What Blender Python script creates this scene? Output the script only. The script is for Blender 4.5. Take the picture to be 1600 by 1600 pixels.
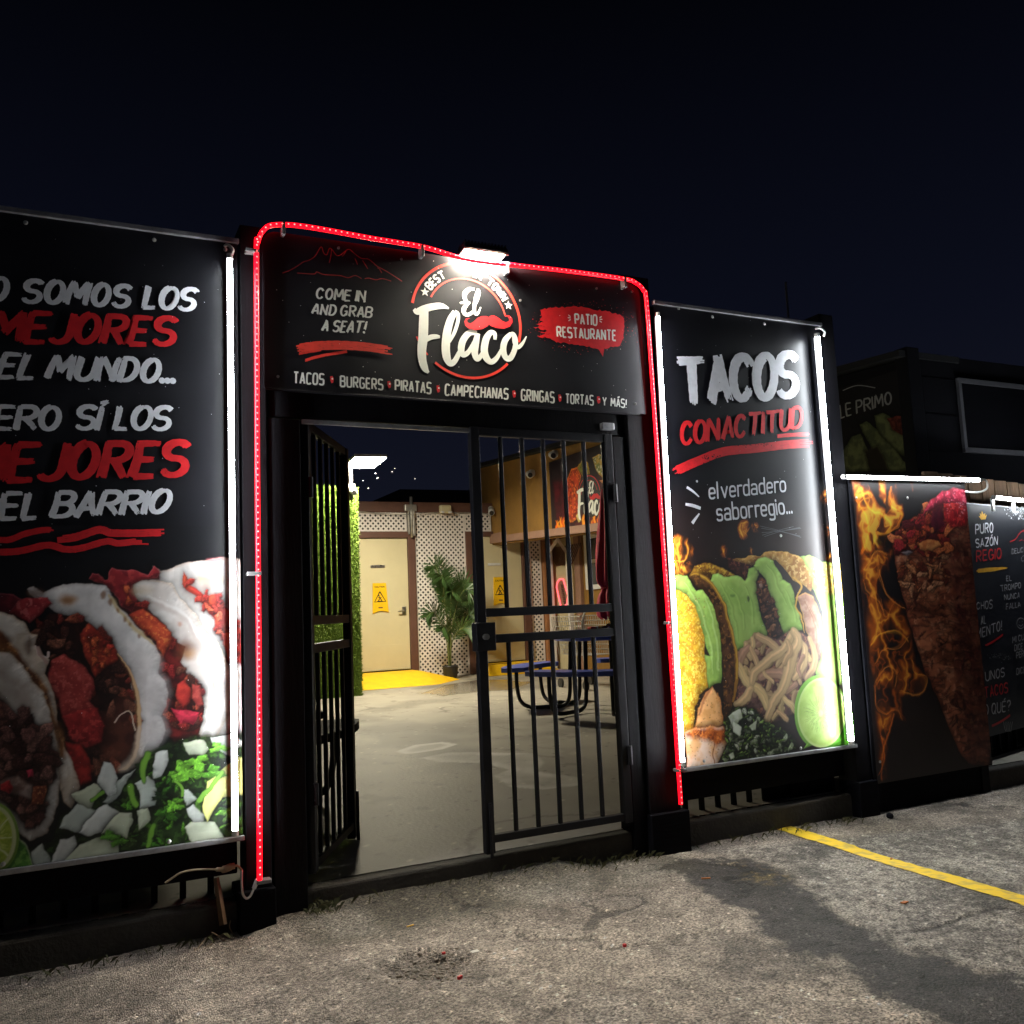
import bpy, bmesh, math, random
import numpy as np
from mathutils import Vector, Matrix, Euler
from mathutils.geometry import tessellate_polygon

random.seed(7)
RNG = np.random.default_rng(11)
for _o in list(bpy.data.objects):
    bpy.data.objects.remove(_o)
SC = bpy.context.scene
COL = SC.collection

# ------------------------------------------------------------------ camera
HC = 1.22                      # lens height above the parking lot
YF = 3.798                     # the street front (banners, header sign) stands in this plane
FPX = 1400.0                   # focal length in photo pixels (photo 1600 wide)
_yaw, _pit, _rol = (math.radians(a) for a in (26.117, 6.339, -2.4696))
_f = Vector((math.sin(_yaw)*math.cos(_pit), math.cos(_yaw)*math.cos(_pit), math.sin(_pit)))
_r = Vector((math.cos(_yaw), -math.sin(_yaw), 0)); _u = _r.cross(_f)
_r2 = _r*math.cos(_rol) + _u*math.sin(_rol); _u2 = -_r*math.sin(_rol) + _u*math.cos(_rol)
CM = np.array([[_r2.x, _u2.x, -_f.x], [_r2.y, _u2.y, -_f.y], [_r2.z, _u2.z, -_f.z]])
cam_d = bpy.data.cameras.new('camera'); cam = bpy.data.objects.new('camera', cam_d); COL.objects.link(cam)
cam_d.sensor_width = 36; cam_d.sensor_height = 36; cam_d.lens = 36*FPX/1600
cam_d.clip_start = 0.05; cam_d.clip_end = 2000
mw = Matrix([[CM[0][0], CM[0][1], CM[0][2], 0], [CM[1][0], CM[1][1], CM[1][2], 0], [CM[2][0], CM[2][1], CM[2][2], HC], [0, 0, 0, 1]])
cam.matrix_world = mw
SC.camera = cam

# ------------------------------------------------------------------ night sky, moonlight, exposure
world = bpy.data.worlds.new('World'); SC.world = world; world.use_nodes = True
wn = world.node_tree.nodes; wl = world.node_tree.links
bg = wn['Background']
tc = wn.new('ShaderNodeTexCoord'); sp = wn.new('ShaderNodeSeparateXYZ'); cr = wn.new('ShaderNodeValToRGB')
wl.new(tc.outputs['Generated'], sp.inputs[0]); wl.new(sp.outputs['Z'], cr.inputs[0])
cr.color_ramp.elements[0].position = 0.0; cr.color_ramp.elements[0].color = (0.0054, 0.0062, 0.0115, 1)
cr.color_ramp.elements[1].position = 0.62; cr.color_ramp.elements[1].color = (0.0004, 0.0005, 0.0010, 1)
_e = cr.color_ramp.elements.new(0.28); _e.color = (0.0025, 0.0031, 0.0072, 1)
wl.new(cr.outputs[0], bg.inputs[0]); bg.inputs[1].default_value = 1.0
sun_d = bpy.data.lights.new('moon', 'SUN'); sun_d.energy = 0.02; sun_d.angle = math.radians(2); sun_d.color = (0.8, 0.87, 1)
sun = bpy.data.objects.new('moon', sun_d); COL.objects.link(sun); sun.rotation_euler = (math.radians(35), 0, math.radians(-20))
SC.view_settings.view_transform = 'Standard'; SC.view_settings.look = 'None'
SC.view_settings.exposure = 0.45; SC.view_settings.gamma = 1
try: SC.view_settings.use_curve_mapping = False
except Exception: pass
SC.render.engine = 'CYCLES'
SC.cycles.use_denoising = True
SC.cycles.max_bounces = 6; SC.cycles.diffuse_bounces = 3; SC.cycles.glossy_bounces = 3
SC.cycles.transparent_max_bounces = 6
SC.cycles.caustics_reflective = False; SC.cycles.caustics_refractive = False
SC.cycles.sample_clamp_indirect = 4.0
SC.cycles.use_light_tree = True

TUBE = 62.0        # radiance of the white tubes
ROPE = 2.2         # red rope sleeve
DOT = 7.0         # its diodes
FLOOD = 2500.0      # radiance of the header floodlight's lens
PATIO = 265.0       # patio lamp panel radiance

# ------------------------------------------------------------------ measuring: photo pixel -> point on a known plane of the place
def ray(px, py): return CM @ np.array([px-800.0, 800.0-py, -FPX])
def onY(px, py, Y): r = ray(px, py); p = r/r[1]*Y; return Vector((p[0], p[1], p[2]+HC))
def onX(px, py, X): r = ray(px, py); p = r/r[0]*X; return Vector((p[0], p[1], p[2]+HC))
def onZ(px, py, Z): r = ray(px, py); p = r*((Z-HC)/r[2]); return Vector((p[0], p[1], Z))
def floor_z(y): return 0.12+0.018*(y-3.8)
ZOOM = {'A': (0, 400, 4.706), 'B': (0, 610, 4.706), 'L': (0, 840, 2.286), 'H': (430, 360, 6.154), 'h': (380, 340, 2.424),
        'D': (800, 440, 7.273), 'R': (1030, 520, 5.926), 'S': (1030, 660, 5.926), 'G': (1000, 800, 2.758), 'g': (1040, 1080, 5.333),
        'T': (1280, 520, 2.1625), 'M': (1500, 760, 8.0), 'm': (1490, 740, 3.2), 'E': (620, 340, 6.154), 'P': (720, 640, 3.477),
        'Q': (960, 1180, 2.5), 'q': (360, 1240, 2.5), 'C': (560, 880, 16.0), 'F': (800, 660, 4.706), 'K': (240, 1290, 7.62), 'l': (0, 860, 4.324), 'r': (1040, 850, 5.714), 't': (1310, 740, 3.2)}
def zp(z, x, y): o = ZOOM[z]; return o[0]+x/o[2], o[1]+y/o[2]

# ------------------------------------------------------------------ materials
def lin(c):
    c = c/255.0
    return c/12.92 if c <= 0.04045 else ((c+0.055)/1.055)**2.4
def L3(r, g, b): return (lin(r), lin(g), lin(b))
def mat(name, col, rough=0.6, metal=0.0, var=0.0, vscale=8.0, bump=0.0, bscale=60.0, spec=0.5, col2=None, stretch=None, emis=None, estr=0.0, coat=0.0):
    m = bpy.data.materials.new(name); m.use_nodes = True
    n = m.node_tree.nodes; l = m.node_tree.links; b = n['Principled BSDF']
    b.inputs['Base Color'].default_value = (*col, 1); b.inputs['Roughness'].default_value = rough
    b.inputs['Metallic'].default_value = metal; b.inputs['Specular IOR Level'].default_value = spec
    b.inputs['Coat Weight'].default_value = coat
    if emis: b.inputs['Emission Color'].default_value = (*emis, 1); b.inputs['Emission Strength'].default_value = estr
    t = n.new('ShaderNodeTexCoord'); src = t.outputs['Object']
    if stretch:
        mp = n.new('ShaderNodeMapping'); mp.inputs['Scale'].default_value = stretch; l.new(src, mp.inputs[0]); src = mp.outputs[0]
    if var > 0 or col2:
        no = n.new('ShaderNodeTexNoise'); no.inputs['Scale'].default_value = vscale; no.inputs['Detail'].default_value = 6; no.inputs['Roughness'].default_value = 0.65
        l.new(src, no.inputs['Vector'])
        r = n.new('ShaderNodeValToRGB'); r.color_ramp.elements[0].position = 0.32; r.color_ramp.elements[1].position = 0.68
        a = col2 if col2 else tuple(c*(1-var) for c in col); c_ = col if col2 else tuple(min(1, c*(1+var)) for c in col)
        r.color_ramp.elements[0].color = (*a, 1); r.color_ramp.elements[1].color = (*c_, 1)
        l.new(no.outputs[0], r.inputs[0]); l.new(r.outputs[0], b.inputs['Base Color'])
        mr = n.new('ShaderNodeMapRange'); mr.inputs['To Min'].default_value = max(0.03, rough-0.12); mr.inputs['To Max'].default_value = min(1, rough+0.12)
        l.new(no.outputs[0], mr.inputs[0]); l.new(mr.outputs[0], b.inputs['Roughness'])
    if bump > 0:
        n2 = n.new('ShaderNodeTexNoise'); n2.inputs['Scale'].default_value = bscale; n2.inputs['Detail'].default_value = 5
        l.new(src, n2.inputs['Vector'])
        bp = n.new('ShaderNodeBump'); bp.inputs['Strength'].default_value = bump; bp.inputs['Distance'].default_value = 0.01
        l.new(n2.outputs[0], bp.inputs['Height']); l.new(bp.outputs[0], b.inputs['Normal'])
    return m
def print_mat(name, rough=0.42, spec=0.5):
    m = mat(name, (0.5, 0.5, 0.5), rough, spec=spec, bump=0.11, bscale=7)
    n = m.node_tree.nodes; a = n.new('ShaderNodeVertexColor'); a.layer_name = 'Col'
    m.node_tree.links.new(a.outputs[0], n['Principled BSDF'].inputs['Base Color'])
    return m
M = {}
M['black_wood'] = mat('black painted wood', (0.0035, 0.0033, 0.0045), 0.62, var=0.4, vscale=5, bump=0.12, bscale=30, spec=0.13, stretch=(4, 4, 0.5))
M['black_board'] = mat('black painted board', (0.0042, 0.0042, 0.006), 0.7, var=0.4, vscale=4, bump=0.15, bscale=25, spec=0.08, stretch=(0.5, 4, 4))
M['black_metal'] = mat('black gate metal', (0.006, 0.006, 0.008), 0.42, spec=0.3, var=0.4, vscale=12, bump=0.06, bscale=120)
M['grey_alu'] = mat('aluminium trim', (0.32, 0.32, 0.33), 0.4, metal=0.7, var=0.25, vscale=20)
M['plastic_white'] = mat('white plastic', (0.7, 0.7, 0.68), 0.35, var=0.08, vscale=30)
M['clear'] = mat('clear plastic clip', (0.2, 0.2, 0.2), 0.2, var=0.1, vscale=40)
M['vinyl_black'] = mat('black printed vinyl', (0.005, 0.005, 0.0075), 0.42, spec=0.4, var=0.35, vscale=3, bump=0.13, bscale=7)
M['ink_white'] = mat('white ink', (0.68, 0.69, 0.73), 0.45, var=0.08, vscale=25)
M['ink_red'] = mat('red ink', L3(196, 30, 36), 0.45, var=0.14, vscale=25)
M['ink_coral'] = mat('coral ink', L3(226, 66, 52), 0.45, var=0.1, vscale=20)
M['ink_cream'] = mat('cream ink', (0.74, 0.76, 0.69), 0.45, var=0.05, vscale=20)
M['ink_line'] = mat('dull red line ink', L3(150, 38, 36), 0.5, var=0.2, vscale=20)
M['ink_yellow'] = mat('yellow ink', L3(226, 168, 36), 0.5, var=0.15, vscale=25)
M['tube'] = mat('lit tube', (0.8, 0.8, 0.8), 0.3, emis=(0.90, 0.96, 1.0), estr=TUBE)
M['rope'] = mat('lit red sleeve', (0.25, 0.0, 0.01), 0.3, emis=(1.0, 0.002, 0.009), estr=ROPE)
M['dot'] = mat('red diode', (0.5, 0.05, 0.05), 0.3, emis=(1.0, 0.07, 0.06), estr=DOT)
M['lens'] = mat('lit flood lens', (0.8, 0.8, 0.7), 0.3, emis=(1.0, 0.92, 0.76), estr=FLOOD)
M['panel_lit'] = mat('lit patio panel', (0.8, 0.8, 0.7), 0.3, emis=(1.0, 0.90, 0.68), estr=PATIO)
M['door'] = mat('cream door paint', L3(206, 196, 160), 0.5, var=0.05, vscale=2.5, bump=0.06, bscale=40)
M['brown'] = mat('brown trim paint', L3(96, 66, 56), 0.6, var=0.15, vscale=6, bump=0.15, bscale=40)
M['tan'] = mat('tan post paint', L3(170, 118, 78), 0.6, var=0.15, vscale=6, bump=0.1)
M['taupe'] = mat('taupe beam paint', L3(150, 116, 98), 0.6, var=0.12, vscale=5, bump=0.15)
M['mustard'] = mat('mustard wall paint', L3(140, 104, 48), 0.8, var=0.15, vscale=3, bump=0.25, bscale=25)
M['lattice'] = mat('white lattice paint', L3(232, 226, 222), 0.5, var=0.08, vscale=12)
M['void'] = mat('dark void board', (0.02, 0.018, 0.016), 0.8, var=0.3)
M['steel'] = mat('brushed steel', (0.45, 0.44, 0.42), 0.3, metal=0.9, var=0.2, vscale=20)
M['galv'] = mat('galvanised pipe', (0.42, 0.41, 0.38), 0.4, metal=0.6, var=0.2, vscale=15)
M['yellow_ramp'] = mat('yellow ramp paint', L3(238, 190, 20), 0.55, var=0.12, vscale=7, bump=0.25, bscale=90)
M['yellow_plastic'] = mat('yellow caution plastic', L3(240, 190, 26), 0.4, var=0.05, vscale=10)
M['ink_black'] = mat('black ink', (0.012, 0.011, 0.01), 0.5, var=0.2)
M['blue'] = mat('blue coated seat', L3(70, 88, 170), 0.35, var=0.15, vscale=20, bump=0.1, bscale=150)
M['maroon'] = mat('maroon canvas', L3(166, 26, 54), 0.75, var=0.25, vscale=14, bump=0.3, bscale=60)
M['dark_coat'] = mat('dark coated metal', (0.012, 0.012, 0.014), 0.75, var=0.3, spec=0.1)
M['dull'] = mat('dull grey paint', (0.03, 0.028, 0.026), 0.6, var=0.15)
M['pot'] = mat('black nursery pot', (0.02, 0.02, 0.02), 0.5, var=0.3)
M['palm'] = mat('palm leaf', (0.035, 0.085, 0.022), 0.45, col2=(0.07, 0.13, 0.035), vscale=5)
M['palm_stem'] = mat('palm stem', (0.16, 0.19, 0.06), 0.5, var=0.25, vscale=15)
M['turf'] = mat('artificial turf', (0.16, 0.25, 0.025), 0.7, col2=(0.09, 0.165, 0.015), vscale=30)
M['cart'] = mat('cart wire', (0.5, 0.5, 0.48), 0.35, metal=0.6, var=0.15)
M['cart_red'] = mat('cart handle plastic', L3(190, 40, 40), 0.4, var=0.1)
M['bag'] = mat('shiny dark bag', (0.05, 0.02, 0.02), 0.15, metal=0.4, var=0.4, vscale=10)
M['tin'] = mat('red tin', L3(140, 20, 30), 0.25, var=0.3, vscale=20)
M['neon'] = mat('pink neon tube', (0.8, 0.2, 0.2), 0.3, emis=(1.0, 0.10, 0.12), estr=1.5)
M['window_glass'] = mat('dim window glass', (0.05, 0.06, 0.07), 0.08, var=0.3, vscale=4)
M['roof'] = mat('dark roof', (0.004, 0.0045, 0.006), 0.9, var=0.3)
M['siding'] = mat('dark siding', (0.006, 0.006, 0.008), 0.85, spec=0.1, var=0.25, vscale=3, bump=0.2)
M['frame_grey'] = mat('grey frame paint', (0.09, 0.09, 0.10), 0.5, var=0.2)
M['stake'] = mat('rusty wood stake', (0.13, 0.075, 0.04), 0.8, var=0.4, vscale=10, stretch=(1, 1, 0.2), bump=0.4)
M['dry'] = mat('dry stem', (0.32, 0.24, 0.15), 0.8, var=0.3, vscale=20)
M['stone'] = mat('broken concrete crumbs', (0.21, 0.18, 0.145), 0.9, var=0.35, vscale=30, bump=0.4)
M['paper'] = mat('scrap paper', (0.6, 0.58, 0.52), 0.8, var=0.1)
M['red_scrap'] = mat('red scrap plastic', L3(190, 20, 24), 0.35, var=0.2)
M['straw_scrap'] = mat('yellow scrap', L3(216, 165, 40), 0.5, var=0.15)
M['leaf_scrap'] = mat('dead leaf', L3(170, 98, 40), 0.7, var=0.2)
M['moth'] = mat('pale insect', (0.85, 0.85, 0.9), 0.3, var=0.05)
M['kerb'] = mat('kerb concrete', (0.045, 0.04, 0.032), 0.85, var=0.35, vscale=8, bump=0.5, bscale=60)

# ------------------------------------------------------------------ mesh helpers
class MB:
    def __init__(s): s.v = []; s.f = []; s.mi = []
    def add(s, vs, fs, mi=0):
        k = len(s.v); s.v += [tuple(p) for p in vs]; s.f += [tuple(i+k for i in f) for f in fs]; s.mi += [mi]*len(fs); return s
    def box(s, x0, x1, y0, y1, z0, z1, mi=0, mtx=None):
        vs = [Vector((x, y, z)) for z in (z0, z1) for y in (y0, y1) for x in (x0, x1)]
        if mtx: vs = [mtx @ p for p in vs]
        return s.add(vs, [(0, 2, 3, 1), (4, 5, 7, 6), (0, 1, 5, 4), (2, 6, 7, 3), (0, 4, 6, 2), (1, 3, 7, 5)], mi)
    def bbox(s, x0, x1, y0, y1, z0, z1, b=0.004, mi=0, mtx=None):      # box with bevelled edges
        bm = bmesh.new(); bmesh.ops.create_cube(bm, size=1)
        for v in bm.verts: v.co = Vector(((x0+x1)/2+v.co.x*(x1-x0), (y0+y1)/2+v.co.y*(y1-y0), (z0+z1)/2+v.co.z*(z1-z0)))
        b = min(b, (x1-x0)*.3, (y1-y0)*.3, (z1-z0)*.3)
        bmesh.ops.bevel(bm, geom=bm.edges[:], offset=b, segments=2, affect='EDGES', profile=0.5)
        bm.verts.index_update()
        s.add([(mtx @ v.co) if mtx else v.co.copy() for v in bm.verts], [[v.index for v in f.verts] for f in bm.faces], mi); bm.free(); return s
    def tube(s, pts, r, n=8, mi=0, cap=True, closed=False):
        pts = [Vector(p) for p in pts]; rs = r if hasattr(r, '__len__') else [r]*len(pts); k0 = len(s.v); N = len(pts); prev = None
        for i, p in enumerate(pts):
            if closed: t = pts[(i+1) % N]-pts[i-1]
            else: t = (pts[min(i+1, N-1)]-pts[max(i-1, 0)])
            t = t.normalized() if t.length > 1e-9 else Vector((0, 0, 1))
            if prev is None: a = t.cross(Vector((0, 0, 1))) if abs(t.z) < 0.95 else t.cross(Vector((1, 0, 0)))
            else: a = prev-t*prev.dot(t)
            a.normalize(); prev = a; b = t.cross(a)
            for j in range(n):
                w = 2*math.pi*j/n; s.v.append(tuple(p+(a*math.cos(w)+b*math.sin(w))*rs[i]))
        for i in range(N if closed else N-1):
            for j in range(n):
                q = (i+1) % N
                s.f.append((k0+i*n+j, k0+i*n+(j+1) % n, k0+q*n+(j+1) % n, k0+q*n+j)); s.mi.append(mi)
        if cap and not closed:
            s.f.append(tuple(k0+j for j in reversed(range(n)))); s.mi.append(mi)
            s.f.append(tuple(k0+(N-1)*n+j for j in range(n))); s.mi.append(mi)
        return s
    def lathe(s, prof, c, n=24, mi=0):
        k0 = len(s.v); c = Vector(c)
        for (r, z) in prof:
            for j in range(n):
                w = 2*math.pi*j/n; s.v.append((c.x+r*math.cos(w), c.y+r*math.sin(w), c.z+z))
        for i in range(len(prof)-1):
            for j in range(n):
                s.f.append((k0+i*n+j, k0+i*n+(j+1) % n, k0+(i+1)*n+(j+1) % n, k0+(i+1)*n+j)); s.mi.append(mi)
        s.f.append(tuple(k0+j for j in reversed(range(n)))); s.mi.append(mi)
        s.f.append(tuple(k0+(len(prof)-1)*n+j for j in range(n))); s.mi.append(mi)
        return s
    def build(s, name, mats, parent=None, smooth=False, loc=None):
        me = bpy.data.meshes.new(name); me.from_pydata(s.v, [], s.f); 
        for m in (mats if isinstance(mats, (list, tuple)) else [mats]): me.materials.append(m)
        if len(me.materials) > 1: me.polygons.foreach_set('material_index', s.mi)
        if smooth: me.polygons.foreach_set('use_smooth', [True]*len(me.polygons))
        me.update(); o = bpy.data.objects.new(name, me); COL.objects.link(o)
        if parent: o.parent = parent; o.matrix_parent_inverse = parent.matrix_world.inverted() if parent.type != 'EMPTY' else Matrix.Translation(-Vector(parent.location))
        return o
def tag(o, label=None, cat=None, group=None, kind=None):
    if label: o['label'] = label
    if cat: o['category'] = cat
    if group: o['group'] = group
    if kind: o['kind'] = kind
    return o
def thing(name, loc, label, cat, group=None):
    o = bpy.data.objects.new(name, None); COL.objects.link(o); o.location = loc; o.empty_display_size = 0.1
    return tag(o, label, cat, group)
def copy_tree(o, parent=None):
    c = o.copy(); COL.objects.link(c)
    if parent:
        inv = o.matrix_parent_inverse.copy(); c.parent = parent; c.matrix_parent_inverse = inv
    for ch in list(o.children): copy_tree(ch, c)
    return c

# ------------------------------------------------------------------ stroke lettering
def arc(cx, cy, rx, ry, a0, a1, n=14, e=2.0):
    out = []
    for i in range(n+1):
        a = math.radians(a0+(a1-a0)*i/n); c, s_ = math.cos(a), math.sin(a)
        out.append((cx+rx*math.copysign(abs(c)**(2/e), c), cy+ry*math.copysign(abs(s_)**(2/e), s_)))
    return out
def glyphs(w, e):
    h = w/2; G = {}
    G['A'] = (w, [[(0, 0), (h, 1)], [(h, 1), (w, 0)], [(w*.2, .3), (w*.8, .3)]])
    G['B'] = (w, [[(0, 0), (0, 1)], [(0, 1)]+arc(w*.5, .765, w*.45, .235, 90, -90, 10, e)+[(0, .53)], [(0, .53)]+arc(w*.5, .265, w*.5, .265, 90, -90, 10, e)+[(0, 0)]])
    G['C'] = (w, [arc(h, .5, h, .5, 38, 322, 22, e)])
    G['D'] = (w, [[(0, 0), (0, 1)], [(0, 1)]+arc(h*.8, .5, w-h*.8, .5, 90, -90, 16, e)+[(0, 0)]])
    G['E'] = (w*.85, [[(0, 0), (0, 1)], [(0, 1), (w*.85, 1)], [(0, .52), (w*.72, .52)], [(0, 0), (w*.85, 0)]])
    G['F'] = (w*.85, [[(0, 0), (0, 1)], [(0, 1), (w*.85, 1)], [(0, .5), (w*.7, .5)]])
    G['G'] = (w, [arc(h, .5, h, .5, 40, 325, 22, e)+[(w, .1), (w, .45)], [(w, .45), (w*.55, .45)]])
    G['H'] = (w, [[(0, 0), (0, 1)], [(w, 0), (w, 1)], [(0, .5), (w, .5)]])
    G['I'] = (0.0, [[(0, 0), (0, 1)]])
    G['J'] = (w*.85, [[(w*.85, 1), (w*.85, .28)]+arc(w*.42, .28, w*.43, .28, 0, -150, 12, e)])
    G['L'] = (w*.75, [[(0, 1), (0, 0)], [(0, 0), (w*.75, 0)]])
    G['M'] = (w*1.25, [[(0, 0), (w*.12, 1)], [(w*.12, 1), (w*.62, .3)], [(w*.62, .3), (w*1.13, 1)], [(w*1.13, 1), (w*1.25, 0)]])
    G['N'] = (w, [[(0, 0), (0, 1)], [(0, 1), (w, 0)], [(w, 0), (w, 1)]])
    G['O'] = (w, [arc(h, .5, h, .5, 100, 470, 30, e)])
    G['P'] = (w, [[(0, 0), (0, 1)], [(0, 1)]+arc(w*.5, .73, w*.5, .27, 90, -90, 12, e)+[(0, .46)]])
    G['Q'] = (w, [arc(h, .5, h, .5, 100, 470, 30, e), [(w*.6, .25), (w*1.05, -.08)]])
    G['R'] = (w, [[(0, 0), (0, 1)], [(0, 1)]+arc(w*.5, .74, w*.47, .26, 90, -90, 12, e)+[(0, .48)], [(w*.4, .48), (w, 0)]])
    G['S'] = (w, [arc(h, .755, h*.96, .245, 25, 265, 16, e)+arc(h, .255, h, .255, 85, -155, 16, e)])
    tw = w*(1.3 if w > .4 else 1.0); G['T'] = (tw, [[(0, 1), (tw, 1)], [(tw*.5, 1), (tw*.5, 0)]])
    G['U'] = (w, [[(0, 1), (0, .35)]+arc(h, .35, h, .35, 180, 360, 14, e)+[(w, .35), (w, 1)]])
    G['V'] = (w, [[(0, 1), (h, 0)], [(h, 0), (w, 1)]])
    G['W'] = (w*1.35, [[(0, 1), (w*.35, 0)], [(w*.35, 0), (w*.67, .8)], [(w*.67, .8), (w, 0)], [(w, 0), (w*1.35, 1)]])
    G['X'] = (w, [[(0, 0), (w, 1)], [(0, 1), (w, 0)]])
    G['Y'] = (w, [[(0, 1), (h, .45)], [(w, 1), (h, .45)], [(h, .45), (h, 0)]])
    G['Z'] = (w, [[(0, 1), (w, 1)], [(w, 1), (0, 0)], [(0, 0), (w, 0)]])
    for k, b in (('Á', 'A'), ('É', 'E'), ('Í', 'I'), ('Ó', 'O'), ('Ú', 'U')):
        c = G[b][0]/2; G[k] = (G[b][0], G[b][1]+[[(c-.05, 1.14), (c+.14, 1.26)]])
    G['!'] = (0.0, [[(0, .33), (.02, 1)], [(0, 0), (0, .06)]]); G['.'] = (0.0, [[(0, 0), (0, .07)]])
    G[','] = (0.0, [[(0, .05), (-.04, -.12)]]); G['?'] = (w*.9, [arc(w*.45, .74, w*.42, .26, 165, -60, 14, 2)+[(w*.45, .45), (w*.42, .3)], [(w*.42, 0), (w*.42, .06)]])
    x = .66; q = w*.44
    G['e'] = (w*.88, [[(0, x*.5), (w*.88, x*.5)]+arc(q, x*.5, q, x*.5, 0, 310, 18, e)]); G['l'] = (0.0, [[(0, 0), (0, 1)]])
    G['v'] = (w*.88, [[(0, x), (q, 0)], [(q, 0), (w*.88, x)]]); G['r'] = (w*.5, [[(0, 0), (0, x)], [(0, x*.6)]+arc(w*.42, x*.62, w*.42, x*.38, 180, 70, 8, e)])
    G['d'] = (w*.88, [arc(q, x*.5, q, x*.5, 20, 380, 22, e), [(w*.88, 1), (w*.88, 0)]]); G['b'] = (w*.88, [arc(q, x*.5, q, x*.5, 20, 380, 22, e), [(0, 1), (0, 0)]])
    G['a'] = (w*.88, [arc(q, x*.27, q, x*.27, 20, 380, 18, e), [(0.03, x*.88)]+arc(q, x*.65, q, x*.35, 140, 0, 10, e)+[(w*.88, 0)]])
    G['o'] = (w*.88, [arc(q, x*.5, q, x*.5, 100, 470, 24, e)]); G['i'] = (0.0, [[(0, 0), (0, x)], [(0, .84), (0, .9)]])
    G['s'] = (w*.8, [arc(w*.4, x*.75, w*.38, x*.25, 25, 265, 12, e)+arc(w*.4, x*.26, w*.4, x*.26, 85, -155, 12, e)])
    G['g'] = (w*.88, [arc(q, x*.5, q, x*.5, 20, 380, 22, e), [(w*.88, x), (w*.88, -.12)]+arc(q, -.12, q, .18, 0, -140, 10, e)])
    return G
BRUSH = glyphs(0.54, 2.0); COND = glyphs(0.30, 3.4); ROUND = glyphs(0.34, 3.0); WIDE = glyphs(0.6, 2.2)
def resample(p, step):
    out = [p[0]]
    for a, b in zip(p[:-1], p[1:]):
        d = math.hypot(b[0]-a[0], b[1]-a[1]); k = max(1, int(math.ceil(d/step)))
        out += [(a[0]+(b[0]-a[0])*i/k, a[1]+(b[1]-a[1])*i/k) for i in range(1, k+1)]
    return out
def spline(p, n=8):
    P = [np.array(q, float) for q in p]; out = []
    for i in range(len(P)-1):
        a, b, c, d = P[max(i-1, 0)], P[i], P[i+1], P[min(i+2, len(P)-1)]
        for k in range(n):
            t = k/n; out.append(.5*((2*b)+(-a+c)*t+(2*a-5*b+4*c-d)*t*t+(-a+3*b-3*c+d)*t**3))
    out.append(P[-1]); return [tuple(q) for q in out]
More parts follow.
